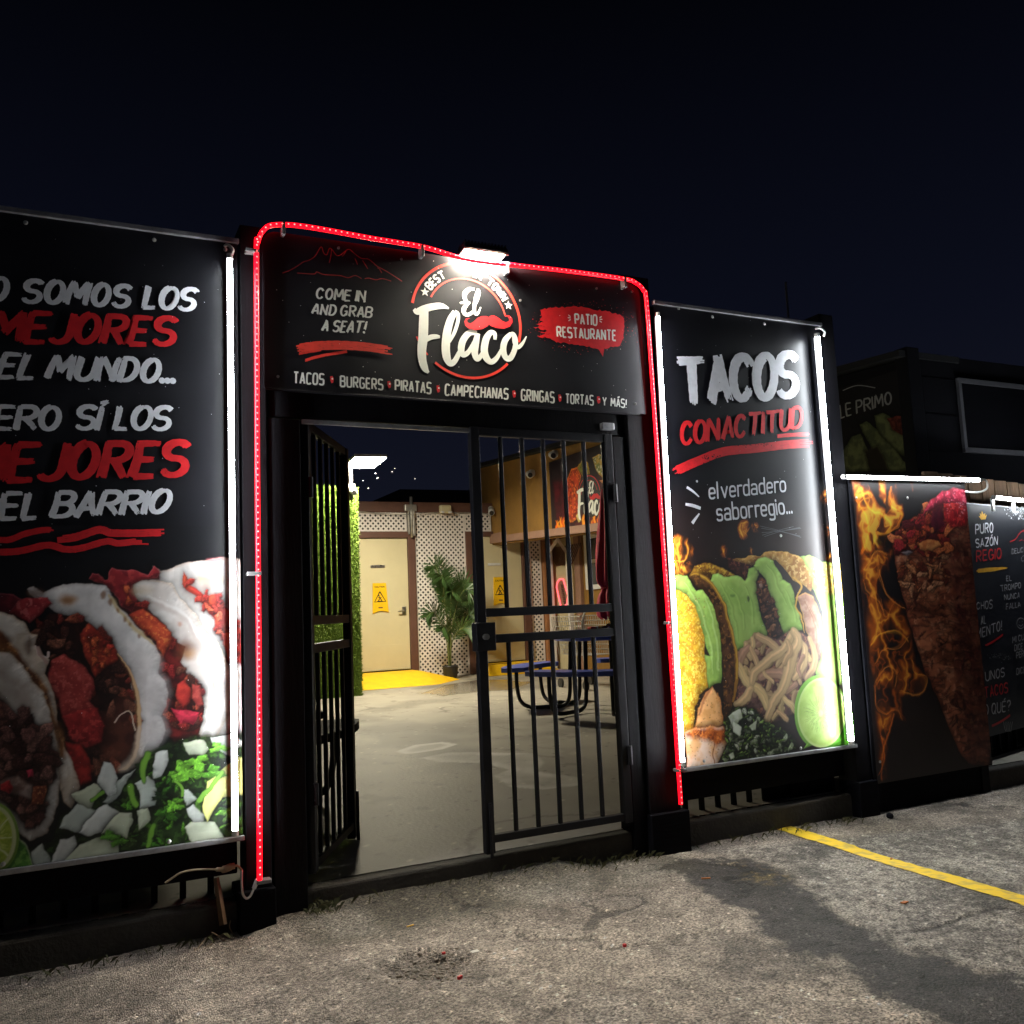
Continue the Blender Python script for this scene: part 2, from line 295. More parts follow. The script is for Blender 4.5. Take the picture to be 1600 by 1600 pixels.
class Ink:
    """flat printed shapes laid on a plane: to3(u, v) gives the point, nrm its outward normal; each shape lies a hair above the last"""
    def __init__(s, nrm): s.mb = MB(); s.k = 0; s.n = Vector(nrm); s.base = .0009
    def lift(s): s.k = (s.k+1) % 60; return s.n*(s.base+s.k*0.00003)
    def ribbon(s, pts3, hw, mi):          # pts3: centre line in 3-D, hw: list of half widths (m)
        n = len(pts3); o = s.lift(); L = []; R = []
        for i in range(n):
            t = pts3[min(i+1, n-1)]-pts3[max(i-1, 0)]
            if t.length < 1e-9: t = Vector((1, 0, 0))
            side = s.n.cross(t).normalized(); L.append(pts3[i]+side*hw[i]+o); R.append(pts3[i]-side*hw[i]+o)
        s.mb.add(L+R, [(i, i+1, n+i+1, n+i) for i in range(n-1)], mi)
    def disc(s, c, r, mi, n=12, axis=None):
        o = s.lift(); a = axis or Vector((1, 0, 0)); b = s.n.cross(a)
        s.mb.add([c+o+a*(r*math.cos(2*math.pi*i/n))+b*(r*math.sin(2*math.pi*i/n)) for i in range(n)], [tuple(range(n))], mi)
    def poly(s, pts3, mi):
        o = s.lift(); vs = [p+o for p in pts3]
        s.mb.add(vs, tessellate_polygon([vs]), mi)
    def text(s, txt, font, q, to3, mi, sw=.085, gap=.16, sub=None, brush=False, space=.30, rnd=True):
        """q = (BL, BR, TR, TL) of the letters txt[sub[0]:sub[1]] (all by default), in the coordinates to3 takes"""
        x = 0; place = []
        for ch in txt:
            if ch == 'J' and x > 0: x -= .05
            if ch == ' ': x += space; place.append((x, x, ch)); continue
            w = font[ch][0]; place.append((x, x+w, ch)); x += w+gap+sw*.6
        i0, i1 = sub or (0, len(txt)); x0 = place[i0][0]-sw; x1 = place[i1-1][1]+sw
        BL, BR, TR, TL = [Vector(to3(*p)) for p in q]
        def at(u, v):
            u = (u-x0)/(x1-x0); v = (v+sw)/(1+2*sw)
            return BL*(1-u)*(1-v)+BR*u*(1-v)+TR*u*v+TL*(1-u)*v
        H = ((TL-BL).length+(TR-BR).length)/2/(1+2*sw)
        rr = random.Random(len(txt)*31+ord(txt[0]))
        for (gx, _, ch) in place:
            if ch == ' ': continue
            jit = rr.uniform(-.02, .02) if brush else 0
            for st in font[ch][1]:
                p = resample([(gx+a, b+jit) for a, b in st], .06)
                if brush and ch in '.,!' and len(st) == 2 and abs(st[1][1]-st[0][1]) < .2:
                    s.disc(at(gx+.02, .05), sw*H*1.25, mi, 9); continue
                if brush:
                    n0 = len(p); straight = len(st) == 2
                    e_ = [rr.uniform(-.03, .03) for _ in range(4)]; bow = rr.uniform(-.035, .035) if straight else 0
                    p = [(a+e_[0]*(1-i/(n0-1))+e_[1]*(i/(n0-1))+bow*math.sin(math.pi*i/(n0-1))*abs(st[-1][1]-st[0][1]), b+.6*e_[2]*(1-i/(n0-1))+.6*e_[3]*(i/(n0-1))+bow*math.sin(math.pi*i/(n0-1))*abs(st[-1][0]-st[0][0])) for i, (a, b) in enumerate(p)]
                    nb = 4; off0 = [-.75, -.25, .25, .75]
                    P3 = [at(*a) for a in p]; n = len(P3)
                    for k in range(nb):
                        e0 = rr.uniform(-.02, .05); e1 = rr.uniform(-.01, .07)
                        pts = []; 
                        for i in range(n):
                            t = (P3[min(i+1, n-1)]-P3[max(i-1, 0)]).normalized(); sd = s.n.cross(t)
                            pts.append(P3[i]+sd*(off0[k]*sw*H*.98))
                        d0 = (pts[0]-pts[1]).normalized(); d1 = (pts[-1]-pts[-2]).normalized()
                        pts[0] = pts[0]+d0*(e0*H); pts[-1] = pts[-1]+d1*(e1*H)
                        dz_ = [abs(p[min(i+1, n-1)][1]-p[max(i-1, 0)][1])/max(1e-6, math.hypot(p[min(i+1, n-1)][0]-p[max(i-1, 0)][0], p[min(i+1, n-1)][1]-p[max(i-1, 0)][1])) for i in range(n)]
                        fat = [.84+.28*q_ for q_ in dz_]; tp_ = [1.06-.22*i/(n-1) for i in range(n)]
                        pts = [P3[i]+(pts[i]-P3[i])*(fat[i]*tp_[i]) for i in range(n)]
                        wv = [sw*H*(.31 if k in (0, 3) else .35)*fat[i]*tp_[i]*(1+.13*math.sin(i*1.7+k)) for i in range(n)]
                        wv[0] *= .75; wv[-1] *= .55
                        if n > 4 and rr.random() < .6:      # a dry streak left by the bristles
                            c = n-1-rr.randint(1, min(3, n-4)); wv[c] *= .45
                        s.ribbon(pts, wv, mi)
                else:
                    P3 = [at(*a) for a in p]; s.ribbon(P3, [sw*H]*len(P3), mi)
                    if rnd:
                        s.disc(P3[0], sw*H*.99, mi, 10); s.disc(P3[-1], sw*H*.99, mi, 10)
                        for a, b, c in zip(p[:-2], p[1:-1], p[2:]):
                            pass
    def stroke(s, pts, w, to3, mi, smooth=True, rough=0.0, w_px=True, bristles=1):
        """pts in the coordinates to3 takes; w half width in metres, or a list"""
        ws = list(w) if hasattr(w, '__len__') else [w]*len(pts)
        if smooth:
            pw = spline([(a[0], a[1], b) for a, b in zip(pts, ws)], 8)
        else: pw = [(a[0], a[1], b) for a, b in zip(pts, ws)]
        P3 = [Vector(to3(a, b)) for a, b, _ in pw]; hw = [max(1e-4, c) for _, _, c in pw]
        if bristles == 1:
            s.ribbon(P3, [h*(1+rough*random.uniform(-1, 1)) for h in hw], mi)
        else:
            n = len(P3)
            for k in range(bristles):
                o = -1+(2*k+1)/bristles; pts3 = []
                for i in range(n):
                    t = (P3[min(i+1, n-1)]-P3[max(i-1, 0)]).normalized(); pts3.append(P3[i]+s.n.cross(t)*(o*hw[i]))
                a = random.randint(0, max(0, n//12)); b = n-random.randint(0, max(1, n//9))
                ww = [hw[i]/bristles*(1.12+rough*random.uniform(-1, .6)) for i in range(n)]
                s.ribbon(pts3[a:b], ww[a:b], mi)
    def build(s, name, mats, parent): return s.mb.build(name, mats, parent)

# ------------------------------------------------------------------ painter for the printed food pictures (flat prints: colours of the ink only)
def vnoise(x, z, sc, seed):
    r = np.random.default_rng(seed); T = r.random((128, 128)); x = x/sc; z = z/sc
    xi = np.floor(x).astype(int); zi = np.floor(z).astype(int); fx = x-xi; fz = z-zi
    fx = fx*fx*(3-2*fx); fz = fz*fz*(3-2*fz); xi %= 128; zi %= 128; x1 = (xi+1) % 128; z1 = (zi+1) % 128
    return (T[zi, xi]*(1-fx)+T[zi, x1]*fx)*(1-fz)+(T[z1, xi]*(1-fx)+T[z1, x1]*fx)*fz
def fbm(x, z, sc, seed, o=4):
    s_ = 0; a = .5
    for i in range(o): s_ = s_+a*vnoise(x+i*.37, z-i*.21, sc/2**i, seed+i); a *= .5
    return s_/(1-.5**o)
def sm(a, b, x): t = np.clip((x-a)/(b-a), 0, 1); return t*t*(3-2*t)
class Canvas:
    def __init__(s, x0, x1, z0, z1, step, base=(0.008, 0.008, 0.010)):
        s.nx = int(round((x1-x0)/step))+1; s.nz = int(round((z1-z0)/step))+1
        s.xs = np.linspace(x0, x1, s.nx); s.zs = np.linspace(z0, z1, s.nz); s.X, s.Z = np.meshgrid(s.xs, s.zs)
        s.C = np.empty((s.nz, s.nx, 3)); s.C[:] = base
        s.XW = s.X+(fbm(s.X, s.Z, .05, 5)-.5)*.022; s.ZW = s.Z+(fbm(s.X, s.Z, .05, 9)-.5)*.022
    def sdf(s, P, warp=True, pad=.03):
        P = np.array(P, float); lo = P.min(0)-pad; hi = P.max(0)+pad
        i0, i1 = np.searchsorted(s.xs, [lo[0], hi[0]]); j0, j1 = np.searchsorted(s.zs, [lo[1], hi[1]])
        if i1-i0 < 2 or j1-j0 < 2: return None, None
        w = (slice(j0, j1), slice(i0, i1)); X = (s.XW if warp else s.X)[w]; Z = (s.ZW if warp else s.Z)[w]
        d = np.full(X.shape, 9.0); ins = np.zeros(X.shape, bool)
        for (ax, az), (bx, bz) in zip(P, np.roll(P, -1, 0)):
            ex, ez = bx-ax, bz-az; L = ex*ex+ez*ez+1e-12
            t = np.clip(((X-ax)*ex+(Z-az)*ez)/L, 0, 1); d = np.minimum(d, (X-ax-t*ex)**2+(Z-az-t*ez)**2)
            c = (az > Z) != (bz > Z); ins ^= c & (X < (bx-ax)*(Z-az)/(ez if abs(ez) > 1e-12 else 1e-12)+ax)
        d = np.sqrt(d); return w, np.where(ins, d, -d)
    def fill(s, P, c1, c2=None, nsc=.04, seed=1, rim=None, rimw=.03, feather=.003, alpha=1.0, warp=True, c3=None, contrast=1.0, rnd=.42, rw=None, sh=.5, shw=.016, fold=0):
        w, d = s.sdf(P, warp)
        if w is None: return
        X, Z = s.X[w], s.Z[w]; col = np.empty(X.shape+(3,)); col[:] = c1
        if c2 is not None:
            n = sm(.5-.18/contrast, .5+.18/contrast, fbm(X, Z, nsc, seed))[..., None]; col = col*(1-n)+np.array(c2)*n
        if c3 is not None:
            n = sm(.56, .68, fbm(X, Z, nsc*.45, seed+50))[..., None]; col = col*(1-n)+np.array(c3)*n
        if rim is not None:
            t = np.clip(1-np.maximum(d, 0)/rimw, 0, 1)[..., None]**1.5*np.array(.85); col = col*(1-t)+np.array(rim)*t
        if fold:      # soft vertical folds of a sauce or a bent tortilla
            f_ = fbm(X, Z*.33, .045, seed+7, 3); col = col*(1+fold*(f_-.5))[..., None]
        if rnd:
            gz_, gx_ = np.gradient(d); L_ = np.sqrt(gx_**2+gz_**2)+1e-9; k = (1-sm(0, rw or rimw*1.3, np.maximum(d, 0)))
            col = col*np.clip(1+rnd*k*(-gx_/L_*-.45-gz_/L_*.85)-.12*rnd*k, .2, 1.6)[..., None]
        if sh:
            so = (sh*alpha*np.exp(-np.maximum(-d, 0)/shw)*(d < 0))[..., None]; s.C[w] = s.C[w]*(1-so)
        m = (sm(-feather, feather, d)*alpha)[..., None]; s.C[w] = s.C[w]*(1-m)+col*m
    def chunks(s, conv, P, n, r0, r1, cols, seed, asp=.75, rnd=.7):
        '''many small rounded pieces scattered inside the polygon P (zoom coordinates)'''
        r = np.random.default_rng(seed); A = np.array(P, float); lo, hi = A.min(0), A.max(0); k = 0; t = 0
        while k < n and t < n*30:
            t += 1; x, y = r.uniform(lo, hi); ins = False
            for (ax, ay), (bx, by) in zip(A, np.roll(A, -1, 0)):
                if (ay > y) != (by > y) and x < (bx-ax)*(y-ay)/(by-ay)+ax: ins = not ins
            if not ins: continue
            k += 1; q_ = r.uniform(r0, r1); a = r.uniform(0, 6.28); ca, sa = math.cos(a), math.sin(a); ph = r.uniform(0, 6.28, 3); pts = []
            for th in np.linspace(0, 2*math.pi, 12)[:-1]:
                rr = q_*(1+.22*math.sin(2*th+ph[0])+.16*math.sin(3*th+ph[1])+.1*math.sin(5*th+ph[2])); u, v = rr*math.cos(th), rr*asp*math.sin(th); pts.append((x+u*ca-v*sa, y+u*sa+v*ca))
            c = np.array(cols[r.integers(len(cols))])*r.uniform(.75, 1.25); s.fill(conv(pts), c, c*.55, .008, int(r.integers(999)), rim=c*.5, rimw=.006, feather=.0028, rnd=rnd, rw=.012, sh=.55, shw=.007, c3=np.minimum(c*1.5+.01, .9))
    def flames(s, P, seed, gain=1.0, sx=.055, stretch=.42, feather=.05, blue=0):
        w, d = s.sdf(P, True, .08)
        X, Z = s.X[w], s.Z[w]; wx = X+(fbm(X, Z, .16, seed)-.5)*.20; wz = Z*stretch+(fbm(X, Z, .16, seed+3)-.5)*.12
        r1 = 1-np.abs(2*fbm(wx, wz, sx*1.6, seed+5, 3)-1); r2 = 1-np.abs(2*fbm(wx+.3, wz, sx*.7, seed+8, 2)-1)
        body = sm(.45, .75, fbm(wx, wz, sx*1.8, seed+11, 3)); v = (np.clip(r1, 0, 1)**9*.9+np.clip(r2, 0, 1)**12*.35+body*.34)*sm(-feather*.2, feather, d)*gain
        v = v[..., None]; c = np.array((.95, .22, .012))*np.minimum(v*1.2, 1)+np.array((0, .40, .06))*np.clip(v*1.2-.5, 0, 1)
        s.C[w] = np.minimum(s.C[w]*(1-np.minimum(v*.8, .9))+c*.85, .95)
    def line(s, pts, wid, c, alpha=1.0, feather=.6, warp=True, add=False):
        """soft curved stroke, wid = half width list (m)"""
        ws = list(wid) if hasattr(wid, '__len__') else [wid]*len(pts)
        P = np.array(spline([(a[0], a[1], b) for a, b in zip(pts, ws)], 6)); pad = max(ws)*2+.02
        lo = P[:, :2].min(0)-pad; hi = P[:, :2].max(0)+pad
        i0, i1 = np.searchsorted(s.xs, [lo[0], hi[0]]); j0, j1 = np.searchsorted(s.zs, [lo[1], hi[1]])
        if i1-i0 < 2 or j1-j0 < 2: return
        w = (slice(j0, j1), slice(i0, i1)); X = (s.XW if warp else s.X)[w]; Z = (s.ZW if warp else s.Z)[w]; best = np.full(X.shape, 9.0)
        for a, b in zip(P[:-1], P[1:]):
            ex, ez = b[0]-a[0], b[1]-a[1]; L = ex*ex+ez*ez+1e-12; t = np.clip(((X-a[0])*ex+(Z-a[1])*ez)/L, 0, 1)
            d = np.sqrt((X-a[0]-t*ex)**2+(Z-a[1]-t*ez)**2)/np.maximum(1e-4, a[2]+(b[2]-a[2])*t); best = np.minimum(best, d)
        m = ((1-sm(1-feather, 1+feather*.3, best))*alpha)[..., None]; s.C[w] = np.minimum(s.C[w]+np.array(c)*m, .9) if add else s.C[w]*(1-m)+np.array(c)*m
    def mesh(s, name, mats, to3, parent):
        V = np.array([to3(s.X.ravel(), s.Z.ravel())]) if False else to3(s.X.ravel(), s.Z.ravel())
        return grid_mesh(name, V, s.nx, s.nz, s.C.reshape(-1, 3), mats, parent)
def grid_mesh(name, V, nx, nz, C, m, parent=None, smooth=True):
    me = bpy.data.meshes.new(name); me.vertices.add(nx*nz); me.vertices.foreach_set('co', np.ascontiguousarray(V, dtype=np.float32).ravel())
    i = np.arange(nx*nz).reshape(nz, nx); q = np.stack([i[:-1, :-1], i[:-1, 1:], i[1:, 1:], i[1:, :-1]], -1).reshape(-1, 4); nf = len(q)
    me.loops.add(nf*4); me.loops.foreach_set('vertex_index', q.ravel().astype(np.int32))
    me.polygons.add(nf); me.polygons.foreach_set('loop_start', (np.arange(nf)*4).astype(np.int32))
    if smooth: me.polygons.foreach_set('use_smooth', np.ones(nf, bool))
    me.update(calc_edges=True)
    if C is not None:
        at = me.color_attributes.new('Col', 'FLOAT_COLOR', 'POINT'); c4 = np.ones((nx*nz, 4), np.float32); c4[:, :3] = np.clip(C, 0, 1); at.data.foreach_set('color', c4.ravel())
    me.materials.append(m); o = bpy.data.objects.new(name, me); COL.objects.link(o)
    if parent: o.parent = parent; o.matrix_parent_inverse = Matrix.Translation(-Vector(parent.location))
    return o

# ================================================================== GROUND
def height(x, y):
    h = (fbm(x+40, y+40, .55, 21)-.5)*.022+(fbm(x+40, y+40, .07, 22, 3)-.5)*.007+(fbm(x+40, y+40, .022, 23, 2)-.5)*.0035
    px_, py_ = 1.42, 2.89                                    # pothole
    d = np.hypot((x-px_)/.17, (y-py_)/.14)+(fbm(x+40, y+40, .08, 24)-.5)*.9
    h = h-.028*(1-sm(.55, 1.1, d))
    ap = sm(3.35, 3.78, y)*sm(.85, 1.1, x)*(1-sm(2.3, 2.55, x))   # worn apron below the gate
    h = h+ap*(.072+.02*(fbm(x+40, y+40, .16, 29, 3)-.5))
    return h*sm(-40, 0.2, y)
POT = onZ(*zp('q', 770, 670), 0)
def dens(a, b, c0, c1, step, out):
    core = np.arange(c0, c1+step*.5, step); n = 26
    lo = c0-np.geomspace(.05, c0-a, n)[::-1]; hi = c1+np.geomspace(.05, b-c1, n); return np.concatenate([lo, core, hi])
gx = dens(-900, 900, -1.2, 7.0, .011, 0); gy = dens(-900, 900, 1.0, 3.86, .011, 0)
GX, GY = np.meshgrid(gx, gy)
def poly_sdf(P, X, Y):
    c = Canvas.__new__(Canvas); d = np.full(X.shape, 9.0); ins = np.zeros(X.shape, bool); P = np.array(P)
    for (ax, az), (bx, bz) in zip(P, np.roll(P, -1, 0)):
        ex, ez = bx-ax, bz-az; L = ex*ex+ez*ez+1e-12; t = np.clip(((X-ax)*ex+(Y-az)*ez)/L, 0, 1)
        d = np.minimum(d, (X-ax-t*ex)**2+(Y-az-t*ez)**2); q = (az > Y) != (bz > Y); ins ^= q & (X < (bx-ax)*(Y-az)/(ez if abs(ez) > 1e-12 else 1e-12)+ax)
    d = np.sqrt(d); return np.where(ins, d, -d)
def zq(pts): return [tuple(onZ(*zp('Q', *p), 0))[:2] for p in pts]
GC = np.empty(GX.shape+(3,)); n1 = fbm(GX+40, GY+40, .5, 31)[..., None]; n2 = fbm(GX+40, GY+40, .12, 32)[..., None]
n3 = fbm(GX+40, GY+40, .045, 37, 5)[..., None]; GC[:] = np.array((.268, .226, .184))*(.45+1.1*n1)*(.6+.8*n2)*(.55+.9*n3)
d = poly_sdf(zq([(300, 380), (1620, 250), (1620, 880), (1310, 800), (1000, 690), (830, 590), (640, 430), (520, 400)]), GX+.02*(n2[..., 0]-.5), GY)
m = sm(-.05, .06, d)[..., None]; sp_ = sm(.42, .64, fbm(GX+40, GY+40, .03, 33, 5)*.6+.4*n1[...,0])[..., None]
lot = np.array((.145, .128, .112))*(1-sp_)+np.array((.34, .305, .26))*sp_; GC = GC*(1-m)+lot*m*(.8+.4*n1)+0*m
patch = zq([(130, 440), (240, 470), (320, 530), (420, 570), (520, 620), (560, 690), (640, 720), (660, 760), (770, 790), (890, 795), (920, 850), (960, 880), (1010, 920), (1100, 970), (1200, 1000), (1290, 1060), (1390, 1150), (1800, 1500), (1900, 1000), (1600, 870), (1420, 830), (1310, 800), (1200, 760), (1100, 720), (1000, 690), (900, 640), (830, 590), (790, 530), (720, 500), (640, 430), (520, 400), (300, 395)])
fe_ = fbm(GX+40, GY+40, .035, 38, 3)-.5
d = poly_sdf(patch, GX+(n2[..., 0]-.5)*.12, GY+(fbm(GX+40, GY+40, .09, 35)-.5)*.12)+fe_*.09
m = sm(-.03, .05, d)[..., None]; asp = np.array((.046, .040, .036))*(.5+1.0*n2)*(.7+.6*n3); GC = GC*(1-m)+asp*m
yl = zq([(420, 415), (560, 430), (680, 480), (640, 505), (500, 490)]); d = poly_sdf(yl, GX+(n2[..., 0]-.5)*.2, GY)
m = (sm(-.06, .09, d)*sm(.44, .66, fbm(GX+40, GY+40, .03, 36, 5)))[..., None]*.5; GC = GC*(1-m)+np.array((.38, .26, .07))*m
moss_shade = (sm(3.30, 3.62, GY+.25*(n1[..., 0]-.5))*(1-sm(2.55, 2.75, GX))*sm(.7, .9, GX))[..., None]; GC = GC*(1-moss_shade*.75)+np.array((.062, .055, .034))*moss_shade*.75*(.6+.8*n2)  # mossy strip before the gate, with its shade put into the colour
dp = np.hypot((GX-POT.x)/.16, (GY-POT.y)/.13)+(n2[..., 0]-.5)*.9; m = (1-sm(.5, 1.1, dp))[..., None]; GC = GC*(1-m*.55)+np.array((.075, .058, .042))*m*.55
crk = 1-np.abs(2*fbm(GX+40+.25*(n2[..., 0]-.5), GY+40, .75, 91, 3)-1); crk = sm(.975, .992, crk)*sm(.42, .6, fbm(GX+40, GY+40, .9, 95, 2))
GC = GC*(1-.6*crk[..., None]); stn = sm(.60, .74, fbm(GX+40, GY+40, .34, 97, 4))[..., None]; GC = GC*(1-.42*stn); dst = sm(.56, .72, fbm(GX+40, GY+40, .45, 99, 5))[..., None]*(1-m*0); GC = GC+(np.array((.20, .185, .165))*.45*dst)*(GC.sum(-1, keepdims=True) > .16)
spk = (RNG.random(GX.shape) > .986)[..., None]; GC = np.where(spk, np.minimum(GC*2.4+.03, .7), GC); spk = (RNG.random(GX.shape) > .985)[..., None]; GC = np.where(spk, GC*.3, GC)
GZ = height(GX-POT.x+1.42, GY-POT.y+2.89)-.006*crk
gm = print_mat('weathered asphalt and concrete', .68, .5)
gn = gm.node_tree.nodes; gl = gm.node_tree.links; gb = gn['Principled BSDF']
for l_ in list(gl):
    if l_.to_socket in (gb.inputs['Base Color'], gb.inputs['Normal']): gl.remove(l_)
va = [n for n in gn if n.bl_idname == 'ShaderNodeVertexColor'][0]
gt = gn.new('ShaderNodeTexCoord'); vo = gn.new('ShaderNodeTexVoronoi'); vo.inputs['Scale'].default_value = 165; gl.new(gt.outputs['Object'], vo.inputs['Vector'])
vo2 = gn.new('ShaderNodeTexNoise'); vo2.inputs['Scale'].default_value = 90; vo2.inputs['Detail'].default_value = 8; gl.new(gt.outputs['Object'], vo2.inputs['Vector'])
sepc = gn.new('ShaderNodeSeparateColor'); gl.new(vo.outputs['Color'], sepc.inputs[0])
mr = gn.new('ShaderNodeMapRange'); mr.inputs['To Min'].default_value = .35; mr.inputs['To Max'].default_value = 1.75; gl.new(sepc.outputs[0], mr.inputs[0])
mr2 = gn.new('ShaderNodeMapRange'); mr2.inputs['From Min'].default_value = .3; mr2.inputs['From Max'].default_value = .7; mr2.inputs['To Min'].default_value = .55; mr2.inputs['To Max'].default_value = 1.4; gl.new(vo2.outputs[0], mr2.inputs[0])
mu = gn.new('ShaderNodeMath'); mu.operation = 'MULTIPLY'; gl.new(mr.outputs[0], mu.inputs[0]); gl.new(mr2.outputs[0], mu.inputs[1])
vm = gn.new('ShaderNodeVectorMath'); vm.operation = 'SCALE'; gl.new(va.outputs[0], vm.inputs[0]); gl.new(mu.outputs[0], vm.inputs['Scale']); gl.new(vm.outputs[0], gb.inputs['Base Color'])
bp = gn.new('ShaderNodeBump'); bp.inputs['Strength'].default_value = 1.0; bp.inputs['Distance'].default_value = .009
ad = gn.new('ShaderNodeMath'); ad.operation = 'SUBTRACT'; gl.new(vo2.outputs[0], ad.inputs[0]); gl.new(vo.outputs['Distance'], ad.inputs[1]); gl.new(ad.outputs[0], bp.inputs['Height']); gl.new(bp.outputs[0], gb.inputs['Normal'])
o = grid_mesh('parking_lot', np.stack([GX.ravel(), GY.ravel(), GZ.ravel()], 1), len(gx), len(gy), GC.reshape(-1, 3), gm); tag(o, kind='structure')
def gz(x, y): return float(height(np.array([[x-POT.x+1.42]]), np.array([[y-POT.y+2.89]]))[0, 0])

# yellow parking line: a worn sheet of paint just above the lot
a0, a1 = onZ(*zp('Q', 690, 296), 0), onZ(*zp('Q', 1600, 575), 0); dirv = (a1-a0).normalized(); a0 = a0-dirv*.12; ln = 4.2; sd = Vector((-dirv.y, dirv.x, 0))
nu, nv = 420, 12; U, V = np.meshgrid(np.linspace(0, ln, nu), np.linspace(-.05, .05, nv)); wob = (fbm(U+3, V*0+3, .02, 41)-.5)*.006*np.sign(V)*(np.abs(V) > .045)
LX = a0.x+dirv.x*U+sd.x*(V+wob); LY = a0.y+dirv.y*U+sd.y*(V+wob); LZ = height(LX-POT.x+1.42, LY-POT.y+2.89)+.004
nn = sm(.52, .66, fbm(U+9, V+9, .03, 42, 5))[..., None]; LC = np.array((.78, .53, .012))*(1-nn*.45)+np.array((.26, .20, .09))*nn*.45
lm = print_mat('worn yellow road paint', .7); o = grid_mesh('parking_line', np.stack([LX.ravel(), LY.ravel(), LZ.ravel()], 1), nu, nv, LC.reshape(-1, 3), lm); tag(o, kind='structure')

# patio floor: trowelled concrete, with damp patches
fx = np.arange(-4, 9.01, .025); fy = np.arange(3.93, 13.5, .025); FX, FY = np.meshgrid(fx, fy)
f1 = fbm(FX+20, FY+20, 1.3, 51); f2 = fbm(FX+20, FY+20, .25, 52)
FC = np.empty(FX.shape+(3,)); FC[:] = np.array((.30, .275, .225)); f3 = fbm(FX+20, FY+20, .6, 53, 5); FC *= (.55+.45*f1+.3*f2+.25*f3)[..., None]
def pf(px, py):
    r = ray(px, py); t = (.12-.018*3.8-HC)/(r[2]-.018*r[1]); return (r[0]*t, r[1]*t)
def blob(pts, sh=.06): return poly_sdf([pf(*p) for p in pts], FX+(f2-.5)*sh*3, FY+(f2-.5)*sh*3)
cr2 = 1-np.abs(2*fbm(FX+20+.2*(f2-.5), FY+20, 1.6, 54, 3)-1); FC *= (1-.45*sm(.982, .994, cr2)*sm(.45, .6, fbm(FX+20, FY+20, 1.4, 55, 2)))[..., None]
st2 = sm(.55, .75, fbm(FX+20, FY+20, .9, 56, 5)); FC *= (1-.38*st2)[..., None]; sp2 = sm(.70, .78, fbm(FX+20, FY+20, .16, 57, 4)); FC *= (1-.35*sp2)[..., None]
FC = np.where((RNG.random(FX.shape) > .994)[..., None], FC*.45, FC); FC = np.where((RNG.random(FX.shape) > .996)[..., None], np.minimum(FC*1.9, .8), FC)
wet = sm(-.12, .16, blob([(650, 1084), (690, 1070), (740, 1063), (800, 1060), (840, 1066), (800, 1080), (740, 1083), (690, 1090)], .12))
FC *= (1-.25*wet)[..., None]
d = blob([(624, 1173), (650, 1164), (690, 1160), (712, 1163), (690, 1170), (650, 1176), (634, 1177)], .012); ring = sm(-.03, 0, d)*(1-.62*sm(.02, .09, d)); FC = FC*(1-.9*ring[..., None])+np.array((.66, .64, .60))*.9*ring[..., None]
d = blob([(662, 1184), (700, 1177), (760, 1176), (830, 1178), (846, 1192), (834, 1205), (900, 1216), (905, 1226), (850, 1232), (800, 1228), (775, 1212), (800, 1202), (760, 1192), (690, 1190)], .02); ring2 = sm(-.03, .0, d)*(1-.5*sm(.03, .12, d)); rk = ring2*.85*(.55+.45*sm(.4, .6, f2)); FC = FC*(1-rk[..., None])+np.array((.66, .64, .60))*rk[..., None]
fm = print_mat('trowelled patio concrete', .55); fnn = fm.node_tree.nodes
for n in fnn:
    if n.bl_idname == 'ShaderNodeBump': n.inputs['Strength'].default_value = .25
    if n.bl_idname == 'ShaderNodeTexNoise': n.inputs['Scale'].default_value = 45
at_n = fnn.new('ShaderNodeVertexColor'); at_n.layer_name = 'Wet'; sx = fnn.new('ShaderNodeSeparateColor'); fm.node_tree.links.new(at_n.outputs[0], sx.inputs[0])
rr_ = fnn.new('ShaderNodeMapRange'); rr_.inputs['To Min'].default_value = .62; rr_.inputs['To Max'].default_value = .12; fm.node_tree.links.new(sx.outputs[0], rr_.inputs[0]); fm.node_tree.links.new(rr_.outputs[0], fnn['Principled BSDF'].inputs['Roughness'])
FZ = floor_z(FY)+(f1-.5)*.012
o = grid_mesh('patio_floor', np.stack([FX.ravel(), FY.ravel(), FZ.ravel()], 1), len(fx), len(fy), FC.reshape(-1, 3), fm); tag(o, kind='structure')
ca = o.data.color_attributes.new('Wet', 'FLOAT_COLOR', 'POINT'); wv = np.ones((FX.size, 4), np.float32); wv[:, :3] = wet.ravel()[:, None]; ca.data.foreach_set('color', wv.ravel())
o.data.color_attributes.active_color_index = 0
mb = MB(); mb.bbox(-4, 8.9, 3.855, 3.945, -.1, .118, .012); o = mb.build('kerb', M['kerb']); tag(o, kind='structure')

# ================================================================== STREET FRONT: posts, beam, fences
def post(x0, x1, z1, label, base=True, y0=3.815, y1=3.955, bx0=None, bx1=None, bz=.155, group=None):
    t = thing('fence_post', ((x0+x1)/2, (y0+y1)/2, 0), label, 'post', group)
    MB().bbox(x0, x1, y0, y1, -.05, z1, .004).build('shaft', M['black_wood'], t)
    if base: MB().bbox(bx0 if bx0 is not None else x0-.012, bx1 if bx1 is not None else x1+.012, y0-.03, y1+.03, -.06, bz, .005).build('post_base', M['black_board'], t)
    return t
post(.622, .725, 2.93, 'tall black post left of the gate with a boxed foot, behind the red rope', bx0=.592, bx1=.735, bz=.165)
post(.736, .872, 2.09, 'flat black jamb board between the red rope and the left gate leaf', base=False, y0=3.83, y1=3.95)
post(2.468, 2.548, 2.09, 'slim black jamb post on the hinge side of the closed gate leaf', base=False, y0=3.83, y1=3.95)
post(2.556, 2.742, 2.96, 'thick black post between the closed gate leaf and the yellow taco banner', bx0=2.545, bx1=2.772, bz=.20)
